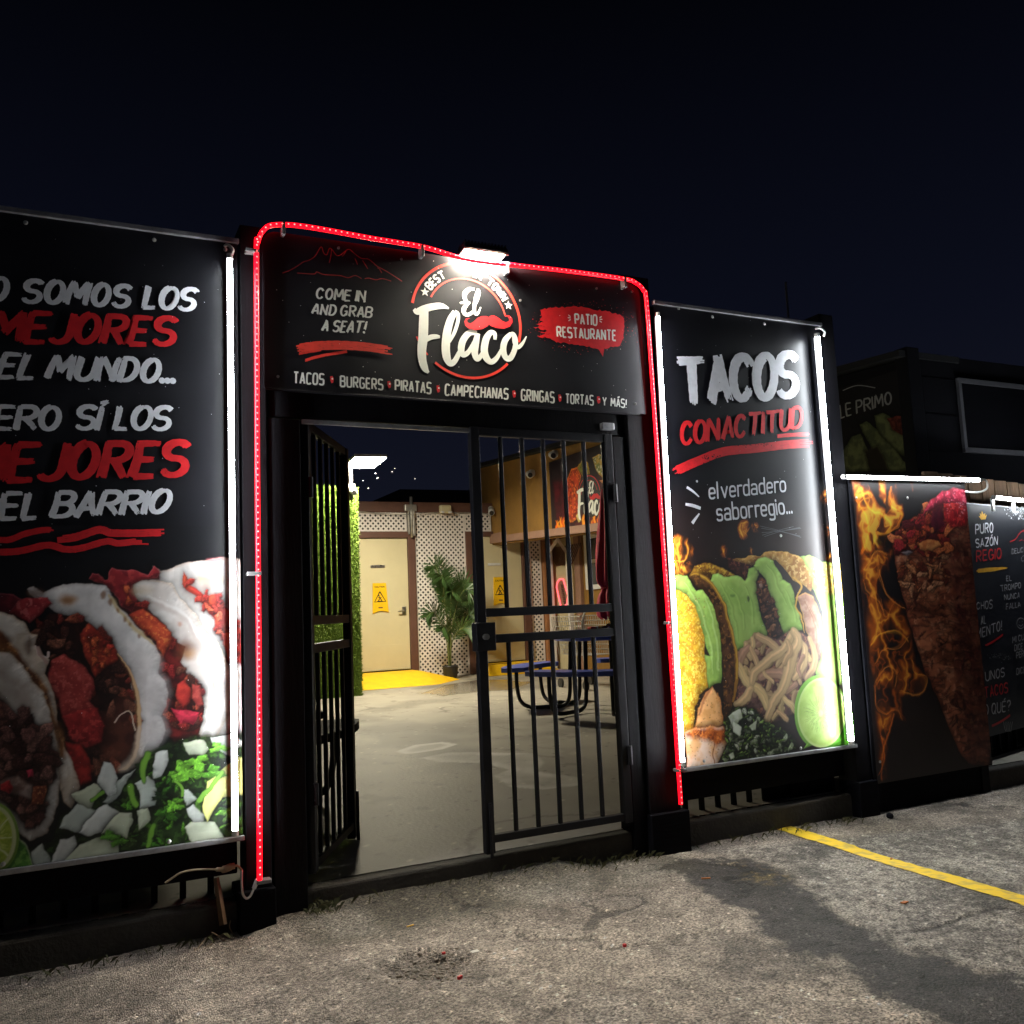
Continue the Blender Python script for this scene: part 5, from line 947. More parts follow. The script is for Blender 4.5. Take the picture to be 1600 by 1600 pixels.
# cilantro and diced onion
cv.fill(q([(350, 1100), (375, 1000), (360, 900), (420, 840), (500, 850), (520, 890), (640, 950), (680, 1010), (660, 1040)]), S3(34, 44, 24), S3(14, 20, 12), .02, 20, c3=S3(70, 92, 40), feather=.008, rnd=0)
HER = [S3(66, 98, 40), S3(40, 62, 26), S3(108, 144, 56), S3(24, 36, 18), S3(136, 168, 80)]; DIC = [S3(196, 204, 180), S3(170, 182, 150), S3(150, 166, 130)]
PH = [(352, 1090), (375, 1000), (365, 905), (420, 845), (495, 855), (520, 895), (635, 955), (672, 1010), (655, 1035)]
cv.chunks(q, PH, 190, 6, 18, HER, 21, asp=.5); cv.chunks(q, PH, 46, 8, 20, DIC, 22, asp=.6, rnd=.4); cv.chunks(q, PH, 120, 4, 12, HER, 23, asp=.45)
for p in ([(380, 880), (430, 850), (445, 890), (400, 930)], [(465, 920), (505, 900), (500, 935), (480, 940)], [(400, 900), (440, 925), (430, 965), (400, 950)], [(380, 1050), (400, 1035), (410, 1060), (390, 1070)]): cv.fill(q(p), S3(206, 212, 198), S3(176, 186, 158), .03, 21, rim=S3(140, 150, 120), rimw=.006, rnd=.4)
# lime half
cv.fill(q([(860, 880), (930, 860), (940, 960), (900, 1005), (820, 1022), (780, 1010)]), S3(96, 176, 44), S3(70, 146, 32), .03, 22, warp=False, rnd=.5)
cv.fill(q([(705, 1020)]+[(778+112*math.cos(t_)-(abs(math.sin(t_))*4), 862+160*math.sin(t_)) for t_ in np.linspace(2.1, 6.9, 28)]), S3(110, 166, 56), None, warp=False, rnd=.4)
ell = lambda k, c0=(782, 865): [(c0[0]+104*k*math.cos(t_), c0[1]+150*k*math.sin(t_)) for t_ in np.linspace(0, 2*math.pi, 40)[:-1]]
cv.fill(q(ell(1)), S3(196, 218, 134), None, warp=False, rnd=.1, sh=0); cv.fill(q(ell(.945)), S3(160, 194, 88), S3(174, 206, 102), .04, 23, warp=False, feather=.008, rnd=.15, sh=.1)
for k in range(70):
    a = fl_r.uniform(0, 6.28); l0 = fl_r.uniform(.10, .55); l1 = l0+fl_r.uniform(.08, .3); cv.line(q([(776+94*l*math.cos(a), 865+138*l*math.sin(a)) for l in (l0, (l0+l1)/2, l1)]), [.0006, .0017, .0006], S3(116, 150, 62), .6, .8); 
for k in range(24):
    a = k*2*math.pi/24+fl_r.uniform(-.08, .08); l1 = fl_r.uniform(.4, .85); cv.line(q([(776+94*l*math.cos(a), 865+138*l*math.sin(a)) for l in (.1, l1*.6, l1)]), [.001, .0018, .0006], S3(96, 124, 56), .75, .7)
soft(776, 865, 9, 13, S3(170, 184, 120), .9, .008)
cv.mesh('printed_picture', pm, to_front, b2)
ink = Ink(FN); R_ = on_front('R'); S_ = on_front('S')
ink.text('TACOS', BRUSH, [(165, 712), (1290, 605), (1312, 150), (118, 205)], R_, 0, brush=True, sw=.115, gap=.07)
ink.text('CON ACTITUD', BRUSH, [(183, 1060), (1328, 893), (1342, 668), (190, 822)], R_, 1, brush=True, sw=.10, gap=.10, space=.10)
ink.stroke([(128, 462), (240, 410), (380, 350), (600, 270), (900, 240), (1200, 205), (1420, 195)], zw('S', 46), S_, 1, bristles=9, rough=.35)
ink.stroke([(1090, 128), (1250, 114), (1390, 110)], zw('S', 20), S_, 1, bristles=3, rough=.3)
ink.base = .0029
for i in range(40): ink.disc(S_(fl_r.uniform(380, 560), fl_r.uniform(300, 400)), fl_r.uniform(.001, .005), 2, 6)
for i in range(60): ink.disc(S_(fl_r.uniform(640, 1040), 205+fl_r.normal(0, 9)), fl_r.uniform(.001, .004), 2, 6)
ink.text('el verdadero', ROUND, [(452, 718), (1178, 645), (1168, 488), (442, 556)], S_, 0, sw=.062, gap=.10, space=.08)
ink.text('sabor regio...', ROUND, [(525, 922), (1170, 852), (1150, 690), (512, 745)], S_, 0, sub=(0, 11), sw=.062, gap=.10, space=.06)
ink.disc(S_(346, 546), zw('S', 13), 0, 14)
for p, w in (([(252, 600), (310, 640), (366, 690)], [14, 12, 6]), ([(240, 758), (310, 772), (380, 797)], [14, 17, 16]), ([(302, 935), (330, 895), (368, 845)], [17, 14, 8])): ink.stroke(p, [zw('S', a) for a in w], S_, 0)
for p in ([(930, 960), (1120, 1005), (1310, 1065)], [(940, 980), (1120, 1012), (1300, 1052)], [(945, 1022), (1130, 1005), (1310, 980)], [(970, 1058), (1120, 1010), (1300, 972)], [(950, 1045), (1100, 1000), (1240, 965)]): ink.stroke(p, .0016, S_, 3)
for i in range(70): ink.disc(Vector((fl_r.uniform(x0+.02, x1-.02), YF, fl_r.uniform(z0+.02, z1-.02))), fl_r.uniform(.0006, .0020), 0, 5)
ink.build('lettering', [M['ink_white'], M['ink_red'], M['vinyl_black'], M['frame_grey']], b2)
screws(b2, [(1113, 495), (1194, 506), (1220, 837), (1100, 1189), (1251, 1169), (1060, 482)])

# ---- flame poster with the meat cone
x0, x1, z0, z1 = 4.085, 5.062, .165, 1.905
b3 = thing('poster', ((x0+x1)/2, YF, z0), 'black poster of a marinated meat cone beside tall orange flames', 'poster')
MB().box(x0-.02, x1, YF+.002, YF+.012, z0-.004, z1+.004).build('panel', M['black_board'], b3)
cv = Canvas(x0, x1, z0, z1, .0038, base=(.010, .009, .010)); q = lambda pts: xz('t', pts)
cv.C += ((fbm(cv.X, cv.Z, .4, 63))*(1-sm(.4, 1.0, cv.Z)))[..., None]*np.array((.03, .018, .012))
fa = np.random.default_rng(15)
def soft(x, y, rx, ry, c, a=.8, f=.02): cv.fill(q(el(x, y, rx, ry)), c, None, feather=f, alpha=a, rnd=0, sh=0)
cv.flames(q([(60, 15), (150, 50), (195, 150), (240, 185), (255, 90), (290, 40), (300, 150), (325, 150), (320, 235), (262, 290), (285, 360), (200, 385), (110, 410), (80, 150)]), 31, 2.1, .085, .55, .05)
cv.flames(q([(200, 20), (240, 30), (240, 170), (205, 120)]), 44, 1.5, .05, .4, .03); cv.flames(q([(350, 25), (382, 40), (374, 100)]), 48, 1.6, .04, .5, .02)
cv.flames(q([(105, 395), (200, 365), (285, 380), (250, 450), (262, 600), (335, 650), (365, 800), (385, 950), (445, 1010), (432, 1095), (380, 1125), (310, 1120), (335, 1235), (285, 1215), (245, 1350), (242, 1520), (205, 1545), (180, 1100), (150, 850), (110, 600)]), 37, .85, .075, .6, .06)
def tongue(pts, w_, c_, al): cv.line(q(pts), w_, c_, al, .97, add=True)
for pts, w_, c_ in (([(110, 60), (150, 170), (210, 200), (262, 250), (240, 300), (190, 300), (178, 350)], .020, S3(250, 170, 40)), ([(90, 130), (130, 200), (150, 300), (120, 390)], .024, S3(240, 130, 20)), ([(265, 70), (258, 160), (310, 190), (300, 260), (250, 300)], .014, S3(250, 150, 30)), ([(130, 480), (160, 430), (190, 390), (240, 400)], .008, S3(210, 140, 50)), ([(190, 400), (210, 520), (250, 620), (330, 680)], .008, S3(200, 130, 50)), ([(125, 480), (135, 580), (200, 640), (240, 720)], .007, S3(170, 110, 40)),
                    ([(160, 860), (220, 800), (300, 790), (350, 840)], .012, S3(190, 140, 40)), ([(180, 950), (230, 880), (300, 870), (350, 820)], .008, S3(170, 110, 40)), ([(370, 930), (380, 990), (435, 1010), (425, 1080), (370, 1110), (310, 1090)], .014, S3(190, 130, 50)), ([(180, 1060), (190, 1160), (240, 1200), (290, 1180), (320, 1230)], .008, S3(180, 110, 40)), ([(180, 1050), (240, 970), (290, 1000), (280, 1060)], .008, S3(180, 120, 50)), ([(280, 1210), (250, 1300), (225, 1400), (215, 1530)], .012, S3(200, 110, 36)), ([(215, 1320), (230, 1420), (205, 1500)], .010, S3(200, 100, 30)), ([(210, 620), (240, 720), (280, 640)], .006, S3(150, 90, 36))):
    for j in range(3): tongue([(a+fa.uniform(-5, 5), b+fa.uniform(-6, 6)) for a, b in pts], [w_*(.25+.75*math.sin(math.pi*(i+.6)/(len(pts)+.2)))*(1, .45, .3)[j] for i in range(len(pts))], c_, (.35, .5, .6)[j])
soft(232, 335, 42, 36, S3(14, 10, 8), .9, .012)
cone = [(520, 90), (580, 72), (650, 85), (680, 330), (700, 560), (720, 800), (745, 1080), (765, 1380), (750, 1462), (650, 1445), (600, 1385), (550, 1265), (500, 1125), (440, 1005), (390, 865), (350, 725), (310, 560), (285, 440), (268, 370), (288, 290), (340, 240), (400, 210), (440, 150)]
cv.fill(q(cone), S3(186, 120, 84), S3(146, 84, 58), .07, 2, rim=S3(84, 36, 26), rimw=.03, rnd=.4, rw=.12, c3=S3(206, 146, 110))
w_, d_ = cv.sdf(q(cone)); Xc, Zc = cv.X[w_], cv.Z[w_]; wv = Zc+(fbm(Xc, Zc, .12, 71)-.5)*.06+.05*np.abs(Xc-4.55)
l1 = fbm(Xc*.30, wv*1.9, .055, 72, 4); l2 = 1-np.abs(2*fbm(Xc*.42, wv*1.6, .05, 75, 3)-1); sh_ = (.35+1.3*l1)*(1-.7*np.clip(l2, 0, 1)**7)
k_ = (sm(0, .01, d_))[..., None]; cv.C[w_] = cv.C[w_]*(1-k_)+cv.C[w_]*sh_[..., None]*k_
cv.chunks(q, [(300, 420), (540, 400), (560, 560), (330, 600)], 60, 10, 36, [S3(190, 130, 86), S3(150, 84, 50), S3(110, 50, 34), S3(206, 150, 110)], 31, asp=.45)
cv.chunks(q, [(320, 600), (640, 560), (700, 1000), (470, 1040)], 46, 8, 30, [S3(166, 104, 72), S3(120, 66, 46), S3(96, 46, 34)], 32, asp=.25, rnd=.4); cv.chunks(q, [(470, 1060), (700, 1000), (740, 1400), (620, 1380)], 26, 8, 28, [S3(136, 72, 50), S3(90, 40, 30)], 33, asp=.22, rnd=.4)
cv.fill(q([(560, 130), (640, 90), (675, 330), (700, 560), (720, 800), (745, 1080), (765, 1400), (660, 1440), (620, 1200), (580, 900), (560, 560), (520, 380), (520, 260)]), S3(64, 22, 28), S3(40, 12, 18), .06, 3, feather=.07, alpha=.62, rnd=0, sh=0, c3=S3(100, 44, 44))
P_ = [(270, 370), (290, 290), (345, 240), (400, 215), (450, 160), (540, 200), (560, 300), (545, 400), (450, 410), (380, 390), (300, 410)]
cv.fill(q(P_), S3(130, 40, 30), S3(80, 20, 22), .035, 4, feather=.012, rnd=.4, c3=S3(190, 100, 56)); cv.chunks(q, P_, 90, 10, 34, [S3(176, 70, 44), S3(120, 30, 30), S3(206, 120, 70), S3(80, 20, 24), S3(150, 40, 44)], 34)
cv.fill(q([(400, 350), (450, 325), (500, 335), (515, 360), (470, 388), (410, 385)]), S3(206, 146, 86), S3(176, 106, 56), .025, 5, rim=S3(120, 60, 34), rimw=.010, rnd=.6, rw=.03); cv.fill(q([(312, 392), (345, 385), (372, 392), (340, 408)]), S3(120, 116, 120), None, rnd=.5)
cv.fill(q([(440, 155), (520, 90), (580, 70), (650, 84), (662, 210), (600, 240), (540, 150), (470, 175), (420, 215)]), S3(170, 36, 66), S3(124, 18, 44), .035, 6, rim=S3(90, 12, 30), rimw=.012, rnd=.6, rw=.05, c3=S3(206, 90, 110)); cv.fill(q([(525, 150), (600, 145), (660, 190), (640, 260), (560, 270), (530, 220)]), S3(150, 26, 34), S3(110, 16, 26), .03, 7, rim=S3(200, 80, 70), rimw=.004, rnd=.5, rw=.03, c3=S3(190, 60, 56)); cv.fill(q([(470, 180), (520, 160), (530, 260), (490, 290), (460, 250)]), S3(84, 16, 36), S3(60, 10, 26), .03, 8, feather=.01)
for i in range(30): soft(fa.uniform(540, 650), fa.uniform(85, 230), fa.uniform(1, 4), fa.uniform(1, 3), S3(236, 190, 200), .6, .004)
cv.C = cv.C*np.array((.56, .48, .48))
cv.mesh('printed_picture', pm, to_front, b3)
for (px, py) in ((1452, 942), (1455, 1155), (1500, 990), (1540, 1160)): pass
screws(b3, [(1418, 778), (1375, 1190), (1338, 778)])

# ---- menu board behind it, turned a little away
MU0 = Vector((5.02, 3.93, 0)); MUD = Vector((math.cos(math.radians(13)), math.sin(math.radians(13)), 0)); MUN = Vector((MUD.y, -MUD.x, 0))
def on_menu(z):
    def f(x, y):
        r = ray(*zp(z, x, y)); t_ = (MU0.x*MUN.x+MU0.y*MUN.y)/(r[0]*MUN.x+r[1]*MUN.y); return Vector((r[0]*t_, r[1]*t_, r[2]*t_+HC))
    return f
Mm, mm = on_menu('M'), on_menu('m')
pt = Mm(130, 222); zt = pt.z; zb = mm(200, 1310).z
mbd = thing('menu_board', (5.6, 4.05, zb), 'dark menu board of white brush lettering with a small yellow crown', 'menu board')
mb = MB(); A0 = MU0+MUD*.0; A1 = MU0+MUD*2.5
for dz, nn_ in ((0, 0),): mb.add([A0+Vector((0, 0, zb)), A1+Vector((0, 0, zb)), A1+Vector((0, 0, zt)), A0+Vector((0, 0, zt)), A0-MUN*.015+Vector((0, 0, zb)), A1-MUN*.015+Vector((0, 0, zb)), A1-MUN*.015+Vector((0, 0, zt)), A0-MUN*.015+Vector((0, 0, zt))], [(0, 1, 2, 3), (7, 6, 5, 4), (0, 4, 5, 1), (1, 5, 6, 2), (2, 6, 7, 3), (3, 7, 4, 0)])
mb.build('panel', mat('navy printed board', (.010, .012, .018), .42, var=.3, vscale=3), mbd)
mb = MB(); mb.add([A0+Vector((0, 0, zt)), A1+Vector((0, 0, zt)), A1+Vector((0, 0, zt+.008)), A0+Vector((0, 0, zt+.008)), A0+MUN*.004+Vector((0, 0, zt)), A1+MUN*.004+Vector((0, 0, zt)), A1+MUN*.004+Vector((0, 0, zt+.008)), A0+MUN*.004+Vector((0, 0, zt+.008))], [(3, 2, 1, 0), (4, 5, 6, 7), (4, 0, 1, 5), (7, 6, 2, 3)]); mb.build('top_rail', M['grey_alu'], mbd)
ink = Ink(MUN)
ink.text('PURO', BRUSH, [(190, 602), (415, 580), (415, 445), (185, 470)], Mm, 0, brush=True); ink.text('SAZÓN', BRUSH, [(190, 775), (470, 735), (475, 615), (185, 655)], Mm, 0, brush=True)
ink.text('REGIO', BRUSH, [(195, 955), (520, 905), (520, 760), (190, 800)], Mm, 1, brush=True); ink.stroke([(205, 1058), (400, 1038), (595, 1018)], [.012, .013, .004], Mm, 2, bristles=3, rough=.2)
for txt, qd in (('EL', [(575, 1187), (645, 1180), (640, 1110), (575, 1116)]), ('TROMPO', [(505, 1320), (760, 1270), (760, 1195), (495, 1237)]), ('NUNCA', [(548, 1425), (745, 1395), (745, 1320), (548, 1352)]), ('FALLA', [(572, 1545), (755, 1505), (750, 1440), (572, 1467)])): ink.text(txt, BRUSH, qd, Mm, 3, brush=True, sw=.07)
ink.text('MUCHOS', BRUSH, [(255, 1540), (405, 1530), (405, 1410), (255, 1440)], Mm, 3, sub=(3, 6), brush=True, sw=.07)
ink.text('AL', BRUSH, [(134, 757), (160, 750), (160, 706), (134, 712)], mm, 3, brush=True, sw=.07); ink.text('MOMENTO!', BRUSH, [(140, 820), (240, 785), (240, 732), (140, 770)], mm, 3, sub=(3, 8), brush=True, sw=.07)
ink.text('UNOS', BRUSH, [(158, 1042), (255, 1015), (255, 965), (155, 990)], mm, 3, brush=True, sw=.075); ink.text('TACOS', BRUSH, [(150, 1128), (272, 1095), (272, 1040), (145, 1066)], mm, 1, brush=True, sw=.075); ink.text('O QUÉ?', BRUSH, [(150, 1215), (285, 1185), (285, 1128), (150, 1155)], mm, 3, brush=True, sw=.075)
ink.text('MI CUERPO', BRUSH, [(292, 850), (352, 832), (352, 800), (292, 815)], mm, 3, sub=(0, 5), brush=True, sw=.07); ink.text('DICE', BRUSH, [(303, 890), (345, 878), (345, 845), (303, 856)], mm, 3, brush=True, sw=.07); ink.text('PERO', BRUSH, [(312, 925), (365, 912), (365, 878), (312, 892)], mm, 3, brush=True, sw=.07); ink.text('DICE', BRUSH, [(313, 1008), (358, 996), (358, 962), (313, 974)], mm, 3, brush=True, sw=.07)
ink.text('DELICIOSO', BRUSH, [(640, 850), (800, 822), (800, 757), (640, 780)], Mm, 3, sub=(0, 6), brush=True, sw=.07); ink.text('ÚNICO', BRUSH, [(760, 940), (960, 905), (960, 850), (760, 880)], Mm, 3, brush=True, sw=.07)
ink.stroke([(620, 692), (690, 660), (740, 590), (800, 550), (860, 580), (960, 700)], .0035, Mm, 1); ink.stroke([(740, 685), (770, 670), (800, 678), (900, 670)], .0025, Mm, 1)
ink.stroke([(158, 860), (200, 838), (246, 805)], .006, mm, 1, bristles=2); ink.stroke([(190, 1262), (235, 1240), (285, 1205)], .007, mm, 1, bristles=2)
ink.poly([Mm(*p) for p in ((262, 415), (228, 368), (250, 375), (244, 330), (264, 355), (270, 305), (290, 350), (312, 335), (312, 372), (332, 350), (316, 412))], 2)
ink.stroke([(335+20*math.cos(a), 748+26*math.sin(a)) for a in np.linspace(0, 6.28, 20)], .0018, mm, 3); ink.disc(mm(328, 742), .003, 3, 8); ink.disc(mm(342, 740), .003, 3, 8); ink.stroke([(324, 755), (335, 763), (346, 752)], .0018, mm, 3)
for i in range(190): ink.disc(Mm(720+fa.normal(0, 75), 255+abs(fa.normal(0, 80))), fa.uniform(.001, .0055), 0, 6)
for i in range(60): ink.disc(mm(225+fa.normal(0, 28), 915+fa.normal(0, 10)), fa.uniform(.0008, .003), 3, 5)
for k in range(5): ink.stroke([(260+k*6, 1290), (262+k*9-10, 1265), (255+k*11-6, 1240)], .002, mm, 3)
ink.build('lettering', [M['ink_white'], M['ink_red'], M['ink_yellow'], mat('grey ink', (.42, .42, .44), .5, var=.1)], mbd)
p0 = Mm(262, 158); p1 = p0+MUD*1.9
lamp_tube(p0, p1, 'horizontal white light tube above the menu board at the right edge', r=.012, off=.09, nrm=tuple(MUN))
mbr = thing('lamp_bracket', p0, 'white metal brackets holding the lamp over the menu board', 'bracket')
for k in range(5):
    c = p0+MUD*(.03+k*.33)+Vector((0, 0, -.02)); MB().bbox(-.012, .012, -.008, .008, -.07, .02, .002, mtx=Matrix.Translation(c+MUN*.06)).build('arm', M['plastic_white'], mbr)
mrl = thing('shelf_rail', p0, 'tan slatted board edge behind the lamp over the menu board', 'board')
for k in range(9):
    c = MU0-MUN*.12+MUD*(.10+k*.21)+Vector((0, 0, zt+.10)); MB().bbox(-.065, .065, -.012, .012, -.10, .12, .003, mtx=Matrix.Translation(c)).build('slat', M['stake'], mrl)

# ================================================================== PATIO: back building
YB = 12.9
bb = thing('patio_building', (4.5, YB, 0), 'back building with two cream doors, white lattice and brown trim', 'building')
MB().box(1.5, 7.4, YB+.06, YB+.3, .1, 2.95).build('wall', M['void'], bb)
MB().bbox(1.5, 6.1, YB-.06, YB+.05, 2.79, 2.945, .006).build('fascia', M['brown'], bb)
def lattice(x0, x1, z0, z1, nm='lattice_panel'):
    mb = MB(); w = .027; s = .080; y = YB-.005
    for sg in (1, -1):
        c0 = x0-(z1-z0) if sg > 0 else x0; c = math.floor((x0-(z1-z0))/s)*s if sg > 0 else math.floor(x0/s)*s
        while c < x1+(0 if sg > 0 else (z1-z0)):
            # strip x = c + sg*(z - z0)
            ts = [0, z1-z0]; lo = (x0-c) if sg > 0 else (c-x1); hi = (x1-c) if sg > 0 else (c-x0)
            a = max(0, lo); b = min(z1-z0, hi)
            if b-a > .01:
                h = w*.50; yy = y-(.006 if sg > 0 else 0)
                P0 = (c+sg*a, z0+a); P1 = (c+sg*b, z0+b); ox, oz = h*.7071, -sg*h*.7071
                vs = [(P0[0]-ox, yy, P0[1]-oz), (P0[0]+ox, yy, P0[1]+oz), (P1[0]+ox, yy, P1[1]+oz), (P1[0]-ox, yy, P1[1]-oz)]
                vs += [(q[0], yy+.005, q[2]) for q in vs]; mb.add(vs, [(0, 1, 2, 3), (7, 6, 5, 4), (0, 4, 5, 1), (1, 5, 6, 2), (2, 6, 7, 3), (3, 7, 4, 0)])
            c += s
    f = .022
    mb.box(x0-.004, x0+f, YB-.018, YB-.012, z0, z1); mb.box(x1-f, x1+.004, YB-.018, YB-.012, z0, z1); mb.box(x0+f, x1-f, YB-.018, YB-.012, z1-f, z1); mb.box(x0+f, x1-f, YB-.018, YB-.012, z0, z0+f)
    return mb.build(nm, M['lattice'], bb)
lattice(1.6, 4.52, 2.50, 2.785); lattice(4.645, 5.475, .29, 2.785); lattice(5.48, 5.93, 2.50, 2.785); lattice(6.60, 6.80, .36, 2.36)
def door(xa, xb, z0, z1, hx):
    d = MB().bbox(xa, xb, YB-.01, YB+.05, z0, z1, .004).build('door', M['door'], bb)
    MB().bbox(xa+.004, xb-.004, YB-.016, YB-.0105, z0+.01, z0+.38, .001).build('kick_plate', M['door'], d)
    h = MB(); h.bbox(hx-.03, hx+.03, YB-.03, YB-.012, 1.245, 1.365, .004); h.tube([(hx, YB-.03, 1.30), (hx, YB-.07, 1.30), (hx-.11, YB-.07, 1.295)], .010, 8); h.build('handle', M['steel'], d)
    MB().bbox(xa+.28, xa+.50, YB-.022, YB-.0105, 1.955, 1.995, .002).build('name_plate', M['steel'] if hx < 5 else M['plastic_white'], d)
    return d
door(3.66, 4.523, .432, 2.395, 4.44); door(5.574, 6.445, .448, 2.42, 5.63)
for (a, b, c, d) in ((3.55, 4.525, 2.40, 2.495), (4.527, 4.637, .27, 2.495), (5.478, 5.570, .29, 2.495), (5.572, 6.56, 2.424, 2.495), (6.449, 6.57, .30, 2.422)): MB().bbox(a, b, YB-.055, YB+.05, c, d, .004).build('door_frame', M['brown'], bb)
MB().bbox(6.82, 7.02, YB-.07, YB+.05, .30, 2.36, .005).build('corner_post', M['tan'], bb)
MB().tube([(4.575, YB-.10, 3.02), (4.575, YB-.10, 2.40)], .022, 10).build('conduit', M['galv'], bb, smooth=True)
c = MB(); c.bbox(4.47, 4.66, YB-.12, YB-.061, 2.80, 2.90, .01); c.bbox(4.53, 4.545, YB-.10, YB-.03, 2.45, 2.80, .002); c.bbox(4.60, 4.635, YB-.10, YB-.03, 2.43, 2.80, .004); c.build('junction_box', M['galv'], bb)
ca_ = MB(); ca_.tube(spline([(3.7, YB-.07, 2.80), (4.1, YB-.07, 2.765), (4.56, YB-.12, 2.745), (4.9, YB-.07, 2.785), (5.4, YB-.07, 2.79), (5.85, YB-.07, 2.77), (5.90, YB-.07, 2.60)], 8), .006, 6); ca_.build('wire', M['galv'], bb)
el_ = thing('emergency_lamp', (5.125, YB-.1, 2.84), 'small unlit twin-head lamp box on the brown beam above the palm', 'lamp')
MB().bbox(5.03, 5.22, YB-.15, YB-.061, 2.77, 2.90, .03).build('case', M['door'], el_)
for x in (5.06, 5.19): MB().lathe([(.03, 0), (.034, .02), (.02, .03)], (x, YB-.155, 2.77), 12).build('lamp_head', M['plastic_white'], el_)
# far dark roof behind
rf = thing('far_house', (7, 17, 0), 'dark house roof beyond the back building against the night sky', 'house')
mb = MB(); mb.add([(5.7, 16, 2.4), (11, 16, 2.4), (11, 22, 2.4), (5.7, 22, 2.4), (5.85, 17, 3.76), (11, 17, 3.80), (11, 21, 3.8), (5.85, 21, 3.76)], [(0, 1, 5, 4), (1, 2, 6, 5), (2, 3, 7, 6), (3, 0, 4, 7), (4, 5, 6, 7)]); mb.build('roof', M['roof'], rf)
MB().box(5.75, 11, 16.2, 21.8, -.2, 2.4).build('wall', M['siding'], rf); MB().bbox(6.35, 6.65, 17.2, 17.5, 3.4, 3.72, .02).build('roof_vent', M['siding'], rf)

# yellow ramps
def ramp(label, x0, x1, xt, y0, z):
    t = thing('door_ramp', ((x0+x1)/2, y0, .25), label, 'ramp', 'yellow ramps at the doors')
    zf = floor_z(y0)+.004; zb_ = floor_z(YB)
    mb = MB(); mb.add([(x0, YB-.07, z), (x1, YB-.07, z), (x1, 12.35, z), (x0, 12.35, z), (x0, y0, zf), (x1, y0, zf), (xt, 12.25, floor_z(12.25)+.004), (xt, YB-.07, zb_+.004)],
                      [(0, 1, 2, 3), (3, 2, 5, 4), (1, 7, 6, 2), (2, 6, 5), (0, 3, 4)]); mb.build('slab', M['yellow_ramp'], t); return t
ramp('yellow painted ramp below the first door, left of the potted palm', 3.2, 4.52, 5.05, 11.75, .425)
ramp('yellow painted ramp below the second door, behind the gate bars', 5.57, 6.47, 6.75, 12.35, .44)
# caution boards hung on the doors
Cq = lambda x, y: onY(*zp('C', x, y), YB-.03)
def caution(label):
    t = thing('caution_sign', Cq(530, 850), label, 'caution sign', 'yellow caution signs on the doors')
    out = [(362, 502), (690, 492), (758, 1228), (700, 1208), (620, 1192), (540, 1192), (460, 1215), (400, 1252), (360, 1255)]
    P = [Cq(*p) for p in out]; n = len(P); mb = MB(); mb.add(P+[p+Vector((0, .015, 0)) for p in P], [tuple(range(n))]+[(i, n+i, n+(i+1) % n, (i+1) % n) for i in range(n)]); mb.build('board', M['yellow_plastic'], t)
    ink = Ink(FN); ink.text('CAUTION', WIDE, [(405, 618), (655, 612), (655, 568), (405, 570)], Cq, 0, sw=.12, rnd=False)
    ink.stroke([(535, 712), (685, 955), (405, 972), (535, 712)], .0085, Cq, 0, smooth=False)
    ink.disc(Cq(512, 808), .010, 0); ink.stroke([(520, 830), (538, 872), (565, 905), (590, 950)], .007, Cq, 0); ink.stroke([(575, 850), (540, 862), (495, 850)], .005, Cq, 0); ink.stroke([(540, 875), (515, 915), (500, 945)], .006, Cq, 0); ink.stroke([(470, 955), (540, 950), (620, 958)], .005, Cq, 0)
    ink.stroke([(502, 1112), (608, 1110)], .009, Cq, 1, smooth=False)
    ink.build('lettering', [M['ink_black'], M['brown']], t); return t
c1 = caution('yellow caution board on the first door, left of the palm')
c2 = copy_tree(c1); c2['label'] = 'yellow caution board on the second door, seen between the gate bars'
c2.location = c1.location+Vector((5.574-3.66+.06, 0, .045))
